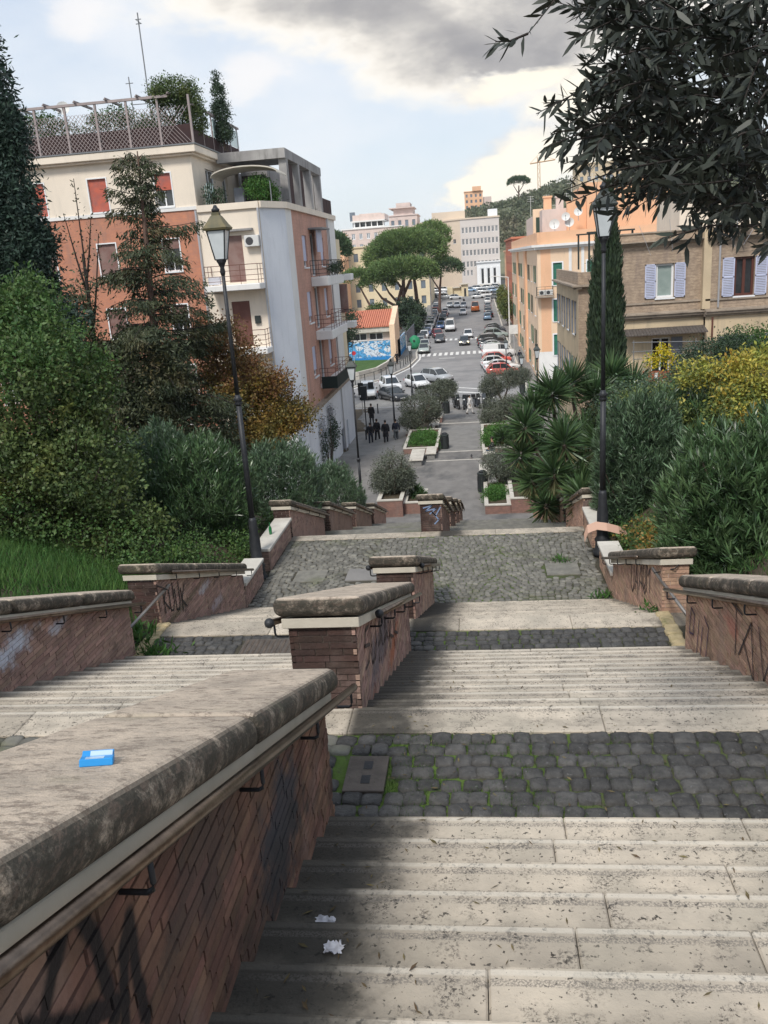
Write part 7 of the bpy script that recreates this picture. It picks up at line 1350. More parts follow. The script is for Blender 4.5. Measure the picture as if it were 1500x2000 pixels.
pine('smaller stone pine to the right of the big one', (-8.6, 212, -13), [([(-8.8, 212, -13), (-8.4, 212, -7), (-8, 212, -4)], [.4, .3, .2]), ([(-8.4, 212, -7.5), (-10.5, 212, -4)], [.22, .1])], [((-7.0, 212, -2.7), (4.2, 4, 2.5)), ((-10.5, 212, -3.8), (2.5, 3, 1.8))], 9000, 'leaf_pine_dark')
pine('stone pine crown peeping out right of the left block', (-23.8, 150, -13), [([(-23.8, 150, -13.5), (-23.6, 150, -4), (-23.6, 150, 0)], [.4, .3, .2])], [((-23.9, 150, 2.4), (2.8, 3, 2.8))], 7000, 'leaf_pine_dark', grp=None)
pine('lone umbrella pine on the hilltop', (24, 468, 24), [([(24, 468, 22), (24.4, 468, 33)], [.5, .3]), ([(24.2, 468, 29), (21.5, 468, 33.5)], [.25, .15]), ([(24.2, 468, 29.5), (27, 468, 33.5)], [.25, .15])], [((24.2, 468, 34.4), (5.4, 5, 2.6))], 3500, 'leaf_pine_dark', .9, grp=None)
blobs_foliage('dark round laurel under the pines', [((-19, 168, -10.5), (3.0, 3, 2.6)), ((-21.5, 166, -11.2), (2.6, 2.6, 1.8)), ((-17.6, 166, -12), (2.0, 2, 1.5))], 9000, 'leaf_shrub', .45, .25, (-19.4, 167, -13.9), name='laurel_bush', clump=.35, nstem=6)
blobs_foliage('blackish evergreen hedge between laurel and parked cars', [((-13.6, 172, -10.0), (2.4, 3, 2.6)), ((-12.4, 176, -10.6), (2.0, 3, 2.4)), ((-11.8, 165, -12), (1.2, 4, 1.5))], 9000, 'leaf_dark', .45, .25, (-13.2, 171, -13.9), name='evergreen_hedge', clump=.35, nstem=6)
blobs_foliage('shrubs beside the rear balconies of the left block', [((-12.6, 85, -5.6), (1.1, 1.2, 1.3)), ((-14, 86, -7), (1.6, 1.5, 1.5))], 4000, 'leaf_dark', .2, .12, (-13, 85.5, -12), name='balcony_shrubs', clump=.2, nstem=6, trunk=([(-13, 85.5, -14), (-13, 85.5, -7)], [.15, .1]))
for k, y in enumerate((172, 188, 204)): blobs_foliage(('nearest','middle','farthest')[k] + ' slim yellowish street tree on the right pavement', [((6.1, y, -9.5), (1.0, 1.2, 2.6)), ((6.3, y, -11), (1.1, 1.2, 1.5))], 2600, 'leaf_mid', .35, .2, (6.2, y, gz(y)), name='street_tree', cat='tree', trunk=([(6.2, y, gz(y) - .2), (6.2, y, -9)], [.14, .08]), clump=.3, nstem=6)
def far_wood():
    n = 9000; x = rng.uniform(-110, 190, n); y = rng.uniform(395, 560, n); crest = np.interp(x, [-500, -90, -40, -15, 5, 20, 45, 80, 140, 700], [4, 5, 9, 16, 20, 22, 29, 37, 44, 50]); k = np.clip((y - 345) / 130, 0, 1); z = -10 + (crest + 10) * (k * k * (3 - 2 * k))
    # crowns as leaf clumps over the hill
    keep = rng.random(n) < .55 + .45 * np.sin(x * .12) * np.cos(y * .09); x, y, z = x[keep], y[keep], z[keep]; x, y, z = x[:2200], y[:2200], z[:2200]; rad = rng.uniform(1.6, 3.8, len(x)); per = 34
    d = U(len(x) * per); d[:, 2] = abs(d[:, 2]); P = np.repeat(np.stack([x, y, z + rad * .5], 1), per, 0) + d * np.repeat(rad, per)[:, None] * np.array([1, 1, .95])
    root = thing('hill_wood', 'distant mixed wood covering the hill beyond the street', 'wood', (10, 450, 10)); root['kind'] = 'stuff'; leaves('tree_crowns', P, d + U(len(d)) * .6, 1.5, .95, 'leaf_hill', root)
far_wood()
# roof and terrace greenery of the left block
blobs_foliage('bushy climber spilling over the corner of the left roof garden', [((-14.5, 45.0, 8.9), (1.25, .8, .55)), ((-13.9, 45.1, 8.2), (.7, .6, .7)), ((-15.2, 44.9, 8.5), (.5, .5, .4)), ((-13.7, 45.6, 7.6), (.3, 1.0, .7))], 12000, 'leaf_shrub', .11, .06, (-14.5, 45, 6.4), name='roof_climber', clump=.15, nstem=10)
blobs_foliage('narrow potted conifer standing tall on the left roof', [((-13.2, 48.6, 8.4), (.48, .48, .55)), ((-13.25, 48.6, 9.2), (.3, .3, .6)), ((-13.3, 48.6, 9.9), (.14, .14, .45)), ((-13.2, 48.6, 7.4), (.5, .5, .5))], 6000, 'leaf_dark', .13, .05, (-13.2, 48.6, 6.4), name='potted_conifer', cat='plant', clump=.1, nstem=8)
blobs_foliage('climbing greenery behind the roof lattice', [((-22, 45.2, 7.9), (1.6, .5, .5)), ((-18, 45.2, 8.0), (1.3, .5, .35)), ((-25, 45.2, 7.7), (1.5, .5, .5)), ((-19.5, 45.3, 7.2), (5, .5, .5)), ((-15.5, 45.3, 7.4), (1.5, .5, .5))], 14000, 'leaf_ivy', .12, .07, (-21, 45.2, 6.4), name='lattice_climber', clump=.15, nstem=8)
blobs_foliage('green shrub on the terrace under the arched awning', [((-10.9, 45.9, 4.15), (.65, .5, .6)), ((-10.4, 46.3, 3.8), (.4, .4, .4))], 4500, 'leaf_bright', .11, .06, (-10.9, 46, 3.42), name='terrace_shrub', clump=.1, nstem=6)
blobs_foliage('spiky potted plants at the left end of the terrace', [((-13.3, 44.9, 3.9), (.35, .3, .5)), ((-12.8, 45, 3.8), (.3, .3, .4))], 900, 'leaf_dark', .14, .05, (-13.1, 45, 3.42), name='potted_plants', cat='plant', clump=.08, nstem=6)
blobs_foliage('plants hanging from the first street-side balcony rail', [((-8.85, 55, -.1), (.2, 2.0, .25)), ((-8.85, 58, .0), (.25, .7, .4))], 1100, 'leaf_dark', .12, .06, (-8.9, 56, -.5), name='balcony_plants', cat='plant', clump=.1, nstem=4)
blobs_foliage('climber with pale flowers on the lower white wall', [((-9.6, 50.6, -10.2), (.15, .5, 1.5)), ((-9.5, 53.8, -10.6), (.25, .9, .9)), ((-9.6, 53.8, -9.2), (.15, .5, .6))], 2400, 'leaf_dark', .12, .07, (-9.6, 52, -12.4), name='wall_climber', cat='plant', clump=.12, m2='flower_pale', n2=.2, nstem=6)
blobs_foliage('terrace pot plants on the brown annex', [((8.3, 59.2, -1.0), (.8, .6, .6)), ((9.6, 60, -.6), (.7, .6, .8))], 1800, 'leaf_dark', .13, .06, (8.8, 59.5, -1.6), name='terrace_plants', cat='plant', clump=.12, nstem=6)
# grass on the left bank, weeds, moss between cobbles
def grass(name, label, n, xr, yr, h, m, zf, cat='grass', ok=None):
    x = rng.uniform(*xr, n); y = rng.uniform(*yr, n)
    if ok is not None: k = ok(x, y); x, y = x[k], y[k]
    z = np.array([zf(a, b) for a, b in zip(x, y)]); P = np.stack([x, y, z], 1); D = rng.normal(size=P.shape) * .38 + np.array([0, 0, 1]); root = thing(name, label, cat, (float(x.mean()), float(y.mean()), float(z.min()))); root['kind'] = 'stuff'
    leaves('blades', P, D, h * rng.uniform(.5, 1.3, len(P)), h * .085, m, root, shape=3)
grass('grass_bank', 'lush green grass on the left bank beside the stairs', 42000, (-13.5, -5.05), (7.5, 14.8), .22, 'grass', lambda a, b: bank_z(-1, a, b) - .02)
grass('bank_grass', 'thin grass and weeds on the right bank under the oleanders', 9000, (2.72, 7), (9.5, 18.5), .14, 'grass', lambda a, b: bank_z(1, a, b) - .02)
grass('cobble_moss', 'bright moss and grass between the cobbles of the first landing', 16000, (-.96, 2.2), (4.38, 5.33), .045, 'moss', lambda a, b: -3.262, ok=lambda x, y: (rng.random(len(x)) < np.clip(1.0 - (x + .95) / 2.2, .06, 1)) & (np.sin(x * 9) + np.cos(y * 11 + x * 3) > -.4))
grass('cobble_moss', 'moss and grass beside the second divider on the second landing', 3600, (-1.0, .1), (9.45, 10.3), .03, 'moss', lambda a, b: -4.738, ok=lambda x, y: rng.random(len(x)) < np.clip(1.0 - (x + .95) / .8, .03, 1))
def weed(label, x, y, z, n, s, m='grass'):
    root = thing('weed', label, 'plant', (x, y, z)); P = np.array([x, y, z]) + rng.normal(size=(n, 3)) * np.array([s * .5, s * .5, 0]); leaves('leaves', P, rng.normal(size=(n, 3)) * .7 + np.array([0, 0, .8]), s * rng.uniform(.3, .8, n), s * .12, m, root)
weed('weed tuft growing at the left edge of the second landing', -4.35, 9.75, -4.72, 140, .26); weed('weed patch on the long landing by the right inspection cover', 1.55, 16.8, -6.19, 60, .22); weed('small weed at the foot of the right low parapet', 2.2, 14.75, -6.19, 90, .25)
weed('weed at the foot of the right brick pier', 2.25, 11.0, -4.8, 60, .2); weed('grass tuft between left bank and second landing', -4.9, 10.2, -4.7, 200, .4)
# --- the near olive tree: branches reach in from the upper right
def near_olive():
    root = thing('olive_tree', 'near dark olive tree whose leafy branches hang into the upper right corner', 'tree', (2.9, 2.6, -2.6)); r = random.Random(12)
    MB().tube([(2.95, 2.5, -3.2), (2.85, 2.7, -1.5), (2.6, 2.8, .3), (2.2, 3.0, 1.1)], [.16, .14, .11, .07], 9).build('trunk', 'bark', root); br = MB(); P = []; D = []
    hub = Vector((2.2, 3.0, 1.1))
    for i, (a, b, c) in enumerate(TWIGS):
        if i > 400: continue
        a, b, c = Vector(a), Vector(b), Vector(c); br.tube([a, b, c], [.0035, .0028, .0012], 4, caps=False)
        if i % 26 == 1 and a.x > .7: br.tube([hub, hub.lerp(a, .35) + Vector((0, 0, .10 * (i % 5 - 1))), hub.lerp(a, .7) + Vector((0, .12 * (i % 3 - 1), .06)), a], [.016, .011, .007, .003], 5)
        n = 25 if i > 1 else 13
        for k in range(n):
            t = (k + .5) / n; p = a.lerp(b, t * 2) if t < .5 else b.lerp(c, t * 2 - 1); d = ((b - a) if t < .5 else (c - b)).normalized(); sd = d.cross(Vector((r.gauss(0, 1), r.gauss(0, 1), r.gauss(0, 1)))).normalized()
            P.append(p); D.append(d * r.uniform(.35, 1.0) + sd * r.uniform(.4, 1) + Vector((0, 0, r.uniform(-.3, .15))))
    br.build('branches', 'bark_dark', root)
    P = np.array([tuple(p) for p in P]); D = np.array([tuple(p) for p in D]); L = rng.uniform(.045, .08, len(P)); 
    tip = np.argsort(P[:, 0] - .4 * P[:, 2])[:300]; rest = np.setdiff1d(np.arange(len(P)), tip)
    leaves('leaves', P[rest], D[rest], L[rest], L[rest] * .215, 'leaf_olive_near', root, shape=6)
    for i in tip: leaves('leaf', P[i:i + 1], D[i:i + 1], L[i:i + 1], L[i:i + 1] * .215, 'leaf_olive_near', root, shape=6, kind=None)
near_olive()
# ================================================================ street lamps
def lamp(label, x, y, z0, ztop, grp='roman style street lamps', scale=1.0, collar=.5, tilt=0, glass='lamp_glass', roof='iron_green'):
    root = thing('street_lamp', label, 'street lamp', (x, y, z0), 0, grp); H = ztop - z0; k = scale; lz = H - 1.02 * k
    MB().lathe([(.19 * k, 0), (.20 * k, .10), (.155 * k, .16), (.145 * k, .30), (.165 * k, .36), (.12 * k, .42), (.115 * k, .95), (.095 * k, 1.05), (.085 * k, 1.35), (.062 * k, 1.42)], n=14).build('lamp_base', 'iron_black', root, local=True, smooth=True)
    MB().lathe([(.062 * k, 1.4), (.055 * k, H * collar - .1)], n=12).lathe([(.045 * k, H * collar + .06), (.034 * k, lz)], n=12).build('pole', 'iron_black', root, local=True, smooth=True)
    MB().lathe([(.06 * k, H * collar - .12), (.085 * k, H * collar - .07), (.055 * k, H * collar - .03), (.10 * k, H * collar), (.06 * k, H * collar + .05), (.045 * k, H * collar + .1)], n=12).build('collar', 'iron_black', root, local=True, smooth=True)
    MB().lathe([(.036 * k, lz - .25 * k), (.055 * k, lz - .18 * k), (.04 * k, lz - .1 * k), (.075 * k, lz - .02 * k), (.10 * k, lz + .02 * k), (.09 * k, lz + .05 * k)], n=10).build('lantern_bracket', 'iron_black', root, local=True, smooth=True)
    a, b, g0, g1 = .092 * k, .172 * k, lz + .05 * k, lz + .58 * k; fr = MB(); c0 = [(a * sx, a * sy, g0) for sx, sy in ((-1, -1), (1, -1), (1, 1), (-1, 1))]; c1 = [(b * sx, b * sy, g1) for sx, sy in ((-1, -1), (1, -1), (1, 1), (-1, 1))]
    for i in range(4): fr.tube([c0[i], c1[i]], .013 * k, 4); fr.tube([c0[i], c0[(i + 1) % 4]], .013 * k, 4); fr.tube([c1[i], c1[(i + 1) % 4]], .016 * k, 4)
    ln = fr.build('lantern_frame', 'iron_black', root, local=True)
    for i in range(4):
        q = [Vector(c0[i]), Vector(c0[(i + 1) % 4]), Vector(c1[(i + 1) % 4]), Vector(c1[i])]; m = sum(q, Vector()) / 4; n = (q[1] - q[0]).cross(q[3] - q[0]).normalized() * .006
        MB().hexa([p.lerp(m, .04) - n for p in q] + [p.lerp(m, .04) for p in q]).build('lantern_pane', glass, ln, local=True)
    r4 = lambda r, z: [(r * cos(pi / 4 + pi / 2 * j), r * sin(pi / 4 + pi / 2 * j), z) for j in range(4)]
    rings = [r4(.30 * k, g1), r4(.325 * k, g1 + .04 * k), r4(.25 * k, g1 + .11 * k), r4(.13 * k, g1 + .25 * k), r4(.10 * k, g1 + .27 * k), r4(.10 * k, g1 + .32 * k)]; vs = [p for rg in rings for p in rg]; fs = [(3, 2, 1, 0)]
    for j in range(len(rings) - 1):
        for i in range(4): fs.append((j * 4 + i, j * 4 + (i + 1) % 4, (j + 1) * 4 + (i + 1) % 4, (j + 1) * 4 + i))
    fs.append((20, 21, 22, 23)); MB().add(vs, fs).build('lantern_roof', roof, root, local=True)
    MB().lathe([(.06 * k, g1 + .32 * k), (.085 * k, g1 + .37 * k), (.05 * k, g1 + .40 * k), (.025 * k, g1 + .45 * k)], n=8).build('finial', 'iron_black', root, local=True, smooth=True)
    return root
lamp('tall left lamp post with brass coloured roof, beside the low parapet of the long landing', -4.78, 16.42, -6.3, 1.24, collar=.515, roof='lamp_roof')
rl = lamp('tall right lamp post half hidden by olive leaves, orange band at its foot', 2.45, 17.1, -6.2, 1.15, collar=.46)
lamp('lamp post rising in front of the dark cloth balcony, by the last left oleander', -6.1, 40.9, -12.35, -4.25, collar=.37, scale=1.15, glass='lamp_glass')
lamp('lamp post behind the group of walkers in black', -6.5, 63.8, -13.2, -6.95, collar=.5, scale=1.15)
lamp('lamp post at the road corner near the zebra crossing on the left', -6.9, 88, -14, -7.8, collar=.5, scale=1.15)
lamp('nearest street lamp on the right, just left of the annex', 5.4, 79, -13.6, -8.0, collar=.5, scale=1.35)
lamp('second street lamp on the right pavement', 4.35, 86, -13.9, -9.5, collar=.5, scale=1.2)
lamp('third small street lamp among the parked cars on the right', 3.15, 95, -14, -8.8, collar=.5, scale=1.2)
bd = thing('barrier_band', 'orange plastic barrier band curled around the right lamp post foot', 'barrier', (2.45, 17.0, -6.0)); mb = MB(); pts = [(2.08, 16.75, -6.02), (2.05, 16.8, -5.8), (2.12, 16.85, -5.62), (2.3, 16.85, -5.55), (2.5, 16.8, -5.57), (2.75, 16.85, -5.66), (2.98, 16.95, -5.85)]
for a, b in zip(pts[:-1], pts[1:]): mb.hexa([(a[0], a[1] - .0, a[2]), (b[0], b[1], b[2]), (b[0], b[1] + .14, b[2] + .13), (a[0], a[1] + .14, a[2] + .13), (a[0], a[1] + .01, a[2] - .004), (b[0], b[1] + .01, b[2] - .004), (b[0], b[1] + .15, b[2] + .126), (a[0], a[1] + .15, a[2] + .126)])
mb.build('band', 'barrier_orange', bd)
sl = thing('street_light', 'tall slim street light mast behind the stone pines', 'street light', (-7.5, 190, -13)); MB().tube([(-9.6, 190, -13.5), (-9.6, 190, -3.2)], [.2, .12], 6).build('mast', 'paint_white', sl); MB().tube([(-9.6, 190, -3.2), (-8.4, 190, -2.9)], .1, 4).build('lamp_arm', 'paint_white', sl)
sl = thing('street_light', 'tall pale street light mast on the right pavement', 'street light', (5.4, 140, -14)); MB().tube([(5.3, 140, -14), (5.3, 140, -3.6)], [.14, .09], 6).build('mast', 'paint_white', sl); MB().tube([(5.3, 140, -3.6), (3.2, 140, -3.3), (2.4, 140, -3.35)], .07, 4).build('lamp_arm', 'paint_white', sl)

# ================================================================ plaza furniture
mat('brick_planter', (.30, .165, .13), (.22, .13, .11), scale=4, rough=.9, extra=course_extra(.10, (.16, .10, .085), .3, .25))
def planter(label, x0, x1, y0, y1, z, h=.75):
    root = thing('brick_planter', label, 'planter', ((x0 + x1) / 2, y0, z), 0, 'brick planters on the plaza'); t = .14; mb = MB()
    mb.box(x0, x1, y0, y0 + t, z - .3, z + h).box(x0, x1, y1 - t, y1, z - .3, z + h).box(x0, x0 + t, y0 + t, y1 - t, z - .3, z + h).box(x1 - t, x1, y0 + t, y1 - t, z - .3, z + h).build('planter_wall', 'brick_planter', root)
    c = MB(); e = .03; c.box(x0 - e, x1 + e, y0 - e, y0 + t + e, z + h, z + h + .06).box(x0 - e, x1 + e, y1 - t - e, y1 + e, z + h, z + h + .06).box(x0 - e, x0 + t + e, y0 + t + e, y1 - t - e, z + h, z + h + .06).box(x1 - t - e, x1 + e, y0 + t + e, y1 - t - e, z + h, z + h + .06).build('stone_rim', 'white_stone', root)
    MB().box(x0 + t, x1 - t, y0 + t, y1 - t, z, z + h - .1).build('soil_fill', 'soil', root)
planter('tall square planter of the near left olive tree', -5.25, -4.0, 40.4, 42.9, -12.28, .85); planter('lower planter between the square one and the divider', -3.98, -2.9, 40.9, 43.4, -12.28, .55)
planter('near right planter, lower front section', .1, 1.35, 40.3, 44.8, -12.3, .45); planter('near right planter, higher section against the stair wall', 1.37, 3.0, 40.3, 46, -12.3, .75)
planter('second left planter with bedding shrubs', -5.3, -2.95, 56.8, 63.4, -12.85, .45); planter('second right planter with dark yucca', .1, 3.2, 55.5, 64, -12.85, .5)
planter('third left planter around the twisted olive', -5.7, -3.6, 64, 70, -13.3, .5); planter('small planter before the motorcycles', -5.0, -3.2, 71, 73.5, -13.4, .45)
def bench(label, x0, x1, y0, y1, z):
    root = thing('stone_bench', label, 'bench', ((x0 + x1) / 2, y0, z), 0, 'stone benches on the plaza'); MB().box(x0, x1, y0, y1, z + .36, z + .46).build('seat_slab', 'white_stone', root, bevel=.02); MB().box(x0 + .1, x1 - .1, y0 + .1, y1 - .1, z - .2, z + .36).build('plinth', 'pavement', root)
bench('pale stone bench nearest the stairs on the left of the plaza', -4.6, -3.7, 52.4, 55.6, -12.62); bench('small pale bench attached to the second left planter', -3.65, -2.95, 54.4, 56.5, -12.68)
bench('stone bench by the third left planter', -4.1, -3.3, 67.5, 70.0, -13.3); bench('pale stone bench beside the near right olive', -.15, .5, 47.5, 50, -12.5); bench('stone bench with a seated person, right of the plaza', .1, .9, 53.4, 55.2, -12.66)
def bin_(label, x, y, z):
    root = thing('litter_bin', label, 'litter bin', (x, y, z), 0, 'dark litter bins on the plaza'); MB().lathe([(.25, 0), (.27, .06), (.27, .95), (.30, 1.0), (.30, 1.06), (.24, 1.1)], n=12).build('bin_body', 'iron_green', root, local=True)
    s = MB()
    for k in range(12): a = 2 * pi * k / 12; s.obox((.285 * cos(a), .285 * sin(a), .5), (.05 * sin(a), -.05 * cos(a), 0), (.02 * cos(a), .02 * sin(a), 0), (0, 0, .85))
    s.build('bin_slats', 'iron_black', root, local=True); MB().lathe([(.2, 1.1), (.2, 1.16), (.08, 1.22)], n=10).build('bin_lid', 'iron_black', root, local=True)
bin_('litter bin in the middle of the plaza beside the second left planter', -2.5, 58.4, gz(58.4)); bin_('nearest litter bin, by the right olive and pale bench', .03, 45.0, gz(45)); bin_('farthest litter bin in front of the motorcycles', -2.95, 76.2, gz(76.2)); bin_('litter bin by the second right street lamp', 4.5, 88.5, -13.9)
for x, y, l in ((-8.8, 67.2, 'dark bollard behind the walkers'), (-8.75, 63.6, 'dark bollard left of the walkers'), (-9.5, 78.5, 'dark bollard near the corner of the left block')):
    b = thing('bollard', l, 'bollard', (x, y, gz(y)), 0, 'iron bollards at the left block'); MB().lathe([(.07, 0), (.06, .1), (.05, .75), (.07, .8), (.07, .86), (.03, .93)], n=8).build('bollard_body', 'iron_black', b, local=True, smooth=True)
sp = thing('road_sign', 'dark rectangular sign seen from behind on a thin pole before the white taxi', 'road sign', (-10.4, 74.7, -13.45)); MB().tube([(-10.4, 74.7, -13.45), (-10.4, 74.7, -9.9)], .035, 6).build('pole', 'metal_pipe', sp); MB().box(-10.68, -10.2, 74.6, 74.66, -11.2, -10.1).build('sign_plate', 'iron_black', sp)
sp = thing('sign_board', 'white rectangular board on a pole on the right pavement', 'sign', (4.6, 108, -13.9)); MB().tube([(4.6, 108, -13.9), (4.6, 108, -8.6)], .05, 6).build('pole', 'metal_pipe', sp); MB().box(4.0, 5.1, 107.9, 107.96, -9.6, -8.5).build('sign_plate', 'paint_white', sp)
sp = thing('traffic_light', 'black traffic light head beside the hanging box near the lamp post', 'traffic light', (-8.9, 66, -13.2)); MB().tube([(-9.0, 66, -13.2), (-9.0, 66, -9.9)], .05, 6).build('pole', 'iron_black', sp); MB().box(-9.25, -8.75, 65.8, 66.1, -10.3, -9.2).box(-8.6, -8.2, 65.8, 66.0, -9.4, -8.9).build('signal_box', 'iron_black', sp)
sp = thing('road_sign', 'round red and white sign on the lawn before the mural', 'road sign', (-16.9, 112, -13.6)); MB().tube([(-16.2, 112, -13.6), (-16.2, 112, -10.9)], .05, 5).build('pole', 'metal_pipe', sp); mat('sign_red', (.5, .03, .04), rough=.5); MB().tube([(-16.2, 111.9, -11.2), (-16.2, 111.95, -11.2)], .28, 12).build('sign_plate', 'sign_red', sp)
mat('container_green', (.02, .22, .10), rough=.6)
gc = thing('recycling_bell', 'green bell shaped recycling container beside the left row of cars', 'container', (-10.1, 140, -13.9)); MB().lathe([(.8, .1), (1.0, .3), (1.0, 1.1), (.75, 1.8), (.3, 2.15), (.05, 2.2)], c=(-10.1, 140, -13.9), n=14).build('container_body', 'container_green', gc, smooth=True); MB().tube([(-10.1, 139, -12.5), (-10.1, 138.95, -12.5)], .18, 8).build('bottle_hole', 'iron_black', gc)
mat('pigeon_grey', (.09, .09, .10), rough=.8)
pg = thing('pigeon', 'small dark pigeon standing on the plaza paving', 'pigeon', (-.63, 54.2, gz(54.2))); MB().ball((0, 0, .17), .1, 8, 6, (.75, 1.5, .8)).ball((0, -.13, .28), .045, 7, 5).tube([(0, -.08, .2), (0, -.12, .27)], .04, 6).obox((0, .17, .15), (.07, 0, 0), (0, .16, -.02), (0, 0, .02)).obox((0, -.19, .275), (.01, 0, 0), (0, .04, 0), (0, 0, .01)).build('body', 'pigeon_grey', pg, local=True, smooth=True); MB().tube([(.03, 0, 0), (.03, 0, .1)], .008, 4).tube([(-.03, 0, 0), (-.03, 0, .1)], .008, 4).build('legs', 'terracotta', pg, local=True)

# ================================================================ people
mat('skin', (.42, .26, .18), rough=.6); mat('hair_dark', (.02, .015, .012), rough=.6); mat('cloth_black', (.010, .010, .013), (.018, .018, .022), scale=9, rough=.85); mat('cloth_navy', (.014, .018, .032), rough=.85); mat('cloth_white', (.62, .60, .58), rough=.85); mat('cloth_jeans', (.03, .05, .09), rough=.85); mat('cloth_grey', (.10, .11, .12), rough=.85); mat('shoe_dark', (.012, .012, .012), rough=.5)
def skin_mesh(name, verts, edges, radii, m, parent, sub=1, root_i=0):
    me = bpy.data.meshes.new(name); me.from_pydata(verts, edges, []); me.materials.append(MATS[m]); me.polygons.foreach_set('use_smooth', []); o = link(name, me, parent)
    o.modifiers.new('skin', 'SKIN'); sk = me.skin_vertices[0].data
    for i, r_ in enumerate(radii): sk[i].radius = (r_, r_) if not isinstance(r_, tuple) else r_; sk[i].use_root = (i == root_i)
    o.modifiers[0].use_smooth_shade = True
    if sub: o.modifiers.new('sub', 'SUBSURF').levels = sub; o.modifiers[1].render_levels = sub
    return o
def person(label, x, y, z, rz, H=1.72, stride=.22, coat='cloth_black', legs='cloth_black', long=False, seated=False, arms=.1, hair='hair_dark'):
    root = thing('person', label, 'person', (x, y, z), rz); k = H / 1.75; s = stride
    if seated:
        J = dict(pel=(0, 0, .5), wst=(0, .02, .7), chs=(0, .0, .98), nck=(0, -.02, 1.13), hd0=(0, -.04, 1.2), hd1=(0, -.04, 1.33), shl=(-.17, 0, 1.06), shr=(.17, 0, 1.06), ell=(-.24, -.05, .82), elr=(.24, -.05, .82), wrl=(-.14, -.27, .68), wrr=(.14, -.27, .68), hpl=(-.09, 0, .5), hpr=(.09, 0, .5), knl=(-.12, -.42, .5), knr=(.12, -.42, .5), anl=(-.12, -.42, .08), anr=(.12, -.45, .08), tol=(-.12, -.58, .04), tor=(.12, -.6, .04))
    else:
        J = dict(pel=(0, 0, .92), wst=(0, 0, 1.08), chs=(0, -.01, 1.30), nck=(0, -.01, 1.47), hd0=(0, -.02, 1.55), hd1=(0, -.02, 1.67), shl=(-.18, 0, 1.41), shr=(.18, 0, 1.41), ell=(-.25, .05 + arms, 1.14), elr=(.25, .05 - arms, 1.14), wrl=(-.25, arms * .6, .90), wrr=(.25, -arms * 1.6, .90), hpl=(-.09, 0, .88), hpr=(.09, 0, .88), knl=(-.10, -s * .6, .49), knr=(.10, s * .35, .49), anl=(-.10, -s, .09), anr=(.10, s * 1.1, .12), tol=(-.11, -s - .16, .04), tor=(.11, s * 1.1 - .14, .04))
    J = {a: tuple(c * k for c in p) for a, p in J.items()}
    def chain(name, m, spec, edges, grow=0, sub=1):
        ks = [q[0] for q in spec]; ix = {n: i for i, n in enumerate(ks)}; return skin_mesh(name, [J[n] for n in ks], [(ix[a], ix[b]) for a, b in edges], [(q[1] + grow) * k if not isinstance(q[1], tuple) else tuple((w + grow) * k for w in q[1]) for q in spec], m, root, sub)
    chain('body', 'skin', [('pel', (.14, .10)), ('wst', (.12, .09)), ('chs', (.15, .10)), ('nck', .05), ('hd0', .07), ('hd1', .085), ('shl', .055), ('shr', .055), ('ell', .04), ('elr', .04), ('wrl', .03), ('wrr', .03), ('hpl', .08), ('hpr', .08), ('knl', .055), ('knr', .055), ('anl', .04), ('anr', .04), ('tol', .035), ('tor', .035)],
          [('pel', 'wst'), ('wst', 'chs'), ('chs', 'nck'), ('nck', 'hd0'), ('hd0', 'hd1'), ('chs', 'shl'), ('chs', 'shr'), ('shl', 'ell'), ('shr', 'elr'), ('ell', 'wrl'), ('elr', 'wrr'), ('pel', 'hpl'), ('pel', 'hpr'), ('hpl', 'knl'), ('hpr', 'knr'), ('knl', 'anl'), ('knr', 'anr'), ('anl', 'tol'), ('anr', 'tor')])
    chain('coat', coat, [('pel', (.17, .13)), ('wst', (.165, .125)), ('chs', (.19, .13)), ('shl', .08), ('shr', .08), ('ell', .065), ('elr', .065), ('wrl', .05), ('wrr', .05)], [('pel', 'wst'), ('wst', 'chs'), ('chs', 'shl'), ('chs', 'shr'), ('shl', 'ell'), ('shr', 'elr'), ('ell', 'wrl'), ('elr', 'wrr')], .01)
    chain('trousers', legs, [('pel', (.16, .12)), ('hpl', .10), ('hpr', .10), ('knl', .075), ('knr', .075), ('anl', .06), ('anr', .06)], [('pel', 'hpl'), ('pel', 'hpr'), ('hpl', 'knl'), ('hpr', 'knr'), ('knl', 'anl'), ('knr', 'anr')], .008)
    if long:
        zl = .55 * k; n = 12; V = []; 
        for zz, rx, ry in ((zl, .23, .19), (.75 * k, .21, .17), (.95 * k, .19, .15), (1.15 * k, .18, .14)):
            for j in range(n): a = 2 * pi * j / n; V.append((rx * cos(a), ry * sin(a), zz))
        MB().add(V, [(r_ * n + j, r_ * n + (j + 1) % n, (r_ + 1) * n + (j + 1) % n, (r_ + 1) * n + j) for r_ in range(3) for j in range(n)]).build('coat_skirt', coat, root, local=True, smooth=True)
    h = J['hd1']; MB().ball((h[0], h[1] + .015, h[2] + .005), .10 * k, 10, 7, (.9, 1.05, 1.08)).build('hair', hair, root, local=True, smooth=True)
    MB().ball((h[0], h[1] - .095 * k, h[2] - .03 * k), .02 * k, 6, 4).ball((h[0] - .085 * k, h[1], h[2] - .02 * k), .022 * k, 6, 4).ball((h[0] + .085 * k, h[1], h[2] - .02 * k), .022 * k, 6, 4).build('nose_and_ears', 'skin', root, local=True, smooth=True)
    for a, b in (('anl', 'tol'), ('anr', 'tor')):
        p, q = Vector(J[a]), Vector(J[b]); MB().obox((p + q) / 2 - Vector((0, -.02, .01)), (.09 * k, 0, 0), (q - p) + Vector((0, -.1, 0)), (0, 0, .08 * k)).build('shoe', 'shoe_dark', root, local=True, bevel=.02)
